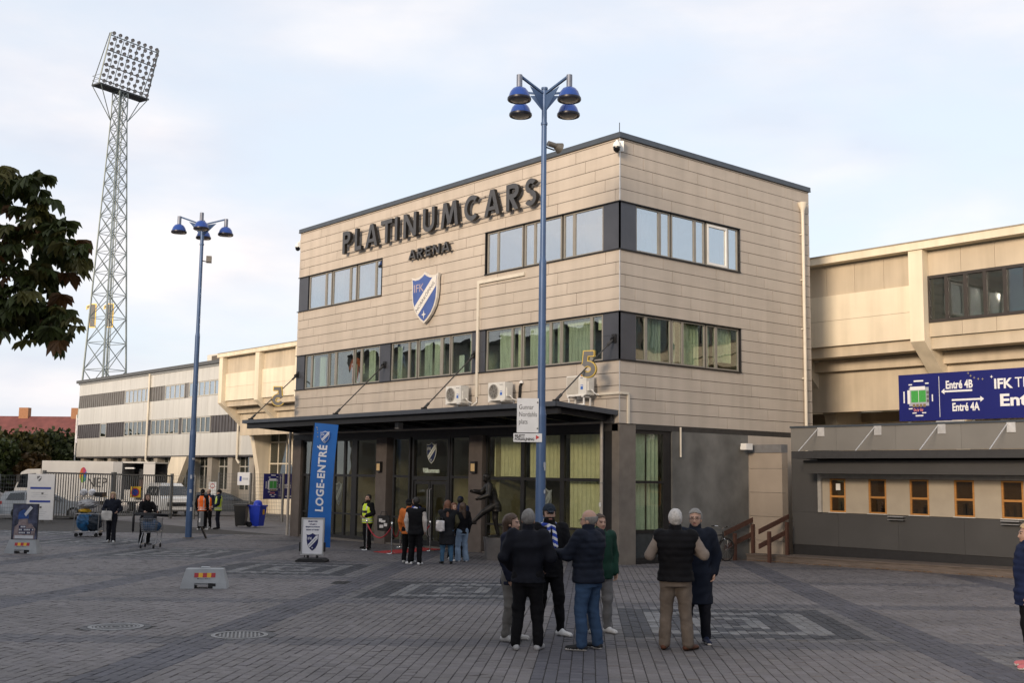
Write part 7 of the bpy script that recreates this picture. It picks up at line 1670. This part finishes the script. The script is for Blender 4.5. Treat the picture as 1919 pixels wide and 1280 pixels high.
# flag pole by the office
fp = thing('flag_pole', 'thin white flag pole with a limp white flag by the office block corner', 'flagpole', (-86.0,15.0,-.5))
MB().cyl((0,0,0),(0,0,8.2),.07,n=8).build('pole', M_white, fp)
vs = []
for j in range(7):
    for i in range(4): vs.append((.08+.16*i+.05*math.sin(j+i), .08*math.sin(i*2+j*.8), 7.9-.38*j-.12*i))
MB().add(vs, [(j*4+i, j*4+i+1, (j+1)*4+i+1, (j+1)*4+i) for j in range(6) for i in range(3)]).build('fabric', mat('flag_cloth', (.5,.5,.55), .8, var=.3, scale=2), fp, fix=False)
# ---------------------------------------------------------------- trees
def leaf_mat(name, c, var=.4, scale=3):
    m = mat(name, c, .55, var=var, scale=scale, spec=.3); t = m.node_tree; b = t.nodes['Principled BSDF']
    tl = t.nodes.new('ShaderNodeBsdfTranslucent'); mx = t.nodes.new('ShaderNodeMixShader'); mx.inputs[0].default_value = .18; out = t.nodes['Material Output']
    src = b.inputs['Base Color'].links[0].from_socket; t.links.new(src, tl.inputs[0]); t.links.new(b.outputs[0], mx.inputs[1]); t.links.new(tl.outputs[0], mx.inputs[2]); t.links.new(mx.outputs[0], out.inputs[0]); return m
def cloud_crown(name, blobs, n, s, m_, parent, seed, dens=1):
    """many small leaf faces spread through clumps; blobs: (centre, radii)"""
    r = np.random.default_rng(seed); vol = np.array([b[1][0]*b[1][1]*b[1][2] for b in blobs])**.67; k = r.choice(len(blobs), n, p=vol/vol.sum())
    c = np.array([b[0] for b in blobs])[k]; rad = np.array([b[1] for b in blobs])[k]; d = r.normal(size=(n,3)); d /= np.linalg.norm(d, axis=1)[:,None]
    p = c+d*rad*(r.uniform(.25,1,n)**.45)[:,None]*(1+.18*np.sin(d[:,:1]*7+k[:,None])); a = r.normal(size=(n,3)); a /= np.linalg.norm(a, axis=1)[:,None]; b_ = np.cross(a, r.normal(size=(n,3))); b_ /= np.linalg.norm(b_, axis=1)[:,None]
    sz = (s*r.uniform(.5,1.3,n))[:,None]; V = np.stack([p-a*sz*.5-b_*sz*.35, p+a*sz*.5-b_*sz*.3, p+a*sz*.55+b_*sz*.35, p-a*sz*.45+b_*sz*.3], 1).reshape(-1,3)
    me = bpy.data.meshes.new(name); me.vertices.add(4*n); me.vertices.foreach_set('co', V.astype(np.float32).ravel()); me.loops.add(4*n); me.loops.foreach_set('vertex_index', np.arange(4*n, dtype=np.int32)); me.polygons.add(n); me.polygons.foreach_set('loop_start', np.arange(0,4*n,4,dtype=np.int32)); me.update()
    me.materials.append(m_); o = bpy.data.objects.new(name, me); COL.objects.link(o); o.parent = parent; return o
LM = [leaf_mat('leaf_dark', (.035,.048,.014)), leaf_mat('leaf_olive', (.060,.058,.016)), leaf_mat('leaf_brown', (.075,.045,.016))]
def tree(x, y, h, w, k, label, seed, n=5200, ls=.42):
    z = gz(max(-60,x), y)-.3; t = thing('broadleaf_tree', label, 'tree', (x,y,z), 0, 'trees beyond the fence')
    r = random.Random(seed); tr = MB(); tr.tube([(0,0,0),(.1,.05,h*.3),(.0,.1,h*.6),(.1,0,h*.85)], [.24,.19,.12,.04], 8)
    for q in range(6): a = r.uniform(0,6.3); z0 = h*r.uniform(.25,.6); tr.tube([(0.05,.05,z0),(math.cos(a)*w*.25,math.sin(a)*w*.25,z0+h*.12),(math.cos(a)*w*.42,math.sin(a)*w*.42,z0+h*.2)], [.09,.06,.03], 6)
    tr.build('trunk', mat('bark', (.06,.045,.035), .9, var=.3, scale=6), t)
    bl = [((0,0,h*.55),(w*.42,w*.42,h*.42))]
    for q in range(11): a = r.uniform(0,6.3); e = r.uniform(.18,.42); bl.append(((math.cos(a)*w*e,math.sin(a)*w*e,h*r.uniform(.25,.88)),(w*r.uniform(.13,.22),)*2+(h*r.uniform(.09,.15),)))
    cloud_crown('crown', bl, n, ls, LM[k], t, seed)
tree(-83.8,6.0,6.7,7.2,0,'broad dark green tree beyond the fence behind the parked cars',1); tree(-86.5,10.2,6.9,6.2,1,'olive green tree under the red roofed house',2); tree(-84.0,10.6,4.6,4.6,2,'lower brownish tree in front of the green row',3); tree(-88.5,14.0,7.0,6.4,0,'dark green tree beside the leg of the floodlight mast',4); tree(-60.5,-4.2,5.3,4.6,0,'near black shaded tree at the edge behind the pale blue car',5); tree(-92,17.5,7.0,6.0,1,'olive tree half hidden by the white office block',6); tree(-90,3.0,6.9,7.5,0,'wide dark tree left of the olive green tree',7)
# the horse chestnut whose bough reaches into the square
ct = thing('chestnut_tree', 'horse chestnut bough with large drooping leaves reaching over the square', 'tree', (8.2,-21.65,gz(8.2,-21.65)))
CT = Vector(ct.location); CL = [(10.43,-20.08,5.57),(10.3,-19.86,5.6),(10.55,-19.77,5.51),(10.16,-19.92,5.41),(10.34,-19.67,5.36),(10.54,-20.06,5.01),(10.7,-19.92,4.89),(10.18,-19.54,5.09),(10.76,-19.57,5.02),(10.86,-19.45,4.88),(10.16,-19.32,4.85),(10.44,-19.63,4.74),(9.98,-19.71,4.73),(10.15,-19.96,4.74),(10.5,-19.34,4.71),(10.42,-19.98,4.36),(10.18,-19.67,4.45),(10.13,-19.47,4.57),(10.16,-19.79,4.23),(10.15,-19.54,4.23),(10.3,-19.44,4.14),(10.84,-19.53,3.99),(10.07,-19.58,4.06),(10.32,-19.46,3.92),(10.3,-19.88,4.04),(10.63,-19.86,4.23),(10.11,-19.61,5.21),(10.09,-19.93,4.2),(10.34,-19.47,4.92),(9.91,-19.79,4.94)]
bark = mat('bark', (.06,.045,.035), .9)
MB().tube([(0,0,-.1),(.03,.02,1.2),(.0,.05,2.6),(.1,.1,4.2),(0,0,6.2)], [.24,.20,.17,.12,.05], 12).build('trunk', bark, ct, True)
LB = [(.95,.72,4.30),(1.6,1.2,4.55),(2.05,1.75,4.70)]
def limb(pts, r0, r1): MB().tube([Vector(p) for p in pts], list(np.linspace(r0, r1, len(pts))), 7).build('limb', bark, ct, True)
limb([(.02,.05,3.0),(.5,.4,3.9),(1.1,.9,4.4),(1.7,1.45,4.62),(2.1,1.9,4.66)], .085, .022)
limb([(1.1,.9,4.4),(1.55,1.35,4.95),(2.0,1.75,5.3)], .035, .012); limb([(.9,.75,4.25),(1.5,1.4,4.15),(2.0,1.95,3.95)], .035, .012); limb([(.05,.08,3.4),(-.8,.2,4.6),(-1.3,.3,5.4)], .08, .02); limb([(.08,.08,3.8),(.3,-.8,4.8),(.4,-1.3,5.6)], .07, .02)
rl = np.random.default_rng(5); LV = [[], [], []]; LF = [[], [], []]
def palmate(c, size, k, droop):
    """seven leaflets spread from one stalk, folded along the midrib and hanging"""
    a0 = rl.uniform(0, 6.3); tl = rl.normal(0, .35, 2)
    ax = np.array((math.cos(a0)*.75, math.sin(a0)*.75, -droop)); ax /= np.linalg.norm(ax); sd = np.cross(ax, (0,0,1.)); sd /= np.linalg.norm(sd); nn = np.cross(sd, ax)
    for q in range(7):
        an = (q-3)*.48+rl.normal(0,.06); L_ = size*(1-.10*abs(q-3))*rl.uniform(.85,1.1); d = ax*math.cos(an)+sd*math.sin(an); d = d+np.array((0,0,-.22*abs(q-3)/3)); d /= np.linalg.norm(d); w = np.cross(d, nn); w /= np.linalg.norm(w); up_ = np.cross(w, d); b = len(LV[k])
        mid = lambda s, dr: c+d*L_*s+np.array((0,0,-dr*L_))
        pts = [c, mid(.35,.02)+w*L_*.10+up_*.02, mid(.72,.10)+w*L_*.20+up_*.025, mid(1.0,.22), mid(.72,.10)-w*L_*.20+up_*.025, mid(.35,.02)-w*L_*.10+up_*.02, mid(.4,.04), mid(.75,.13)]
        LV[k] += [tuple(p) for p in pts]; LF[k] += [(b,b+1,b+6),(b+1,b+2,b+7,b+6),(b+2,b+3,b+7),(b,b+6,b+5),(b+6,b+7,b+4,b+5),(b+7,b+3,b+4)]
for c in CL:
    c = np.array(c)-np.array(CT)
    for q in range(8): palmate(c+rl.normal(0, .085, 3), rl.uniform(.14,.23), int(rl.choice(3, p=[.66,.27,.07])), rl.uniform(.3,1.1))
for q in range(420):                                               # the rest of the crown, over the trunk
    d = rl.normal(size=3); d /= np.linalg.norm(d); p = np.array((-.25,-.1,5.2))+d*np.array((1.25,1.25,1.5))*rl.uniform(.4,1)
    palmate(p, rl.uniform(.16,.24), int(rl.choice(3, p=[.66,.27,.07])), rl.uniform(.3,1.1))
CLM = [leaf_mat('chestnut_green', (.052,.068,.017), .35, 6), leaf_mat('chestnut_olive', (.085,.080,.020), .35, 6), leaf_mat('chestnut_brown', (.10,.05,.018), .4, 6)]
for k, nm in enumerate(('green','olive','brown')): o = MB().add(LV[k], LF[k]).build('foliage', CLM[k], ct, fix=False); o['kind'] = 'stuff'
for p in ((10.86,-19.40,4.80),(10.3,-19.40,3.98),(9.98,-19.92,5.05),(10.42,-19.5,4.2)): MB().lathe([(0,-.022)]+[(.022*math.sin(a),-.022*math.cos(a)) for a in np.linspace(.5,2.7,5)]+[(0,.022)], tuple(Vector(p)-CT), 10).build('conker', mat('conker_husk', (.12,.07,.03), .8, var=.3, scale=40), ct, True)
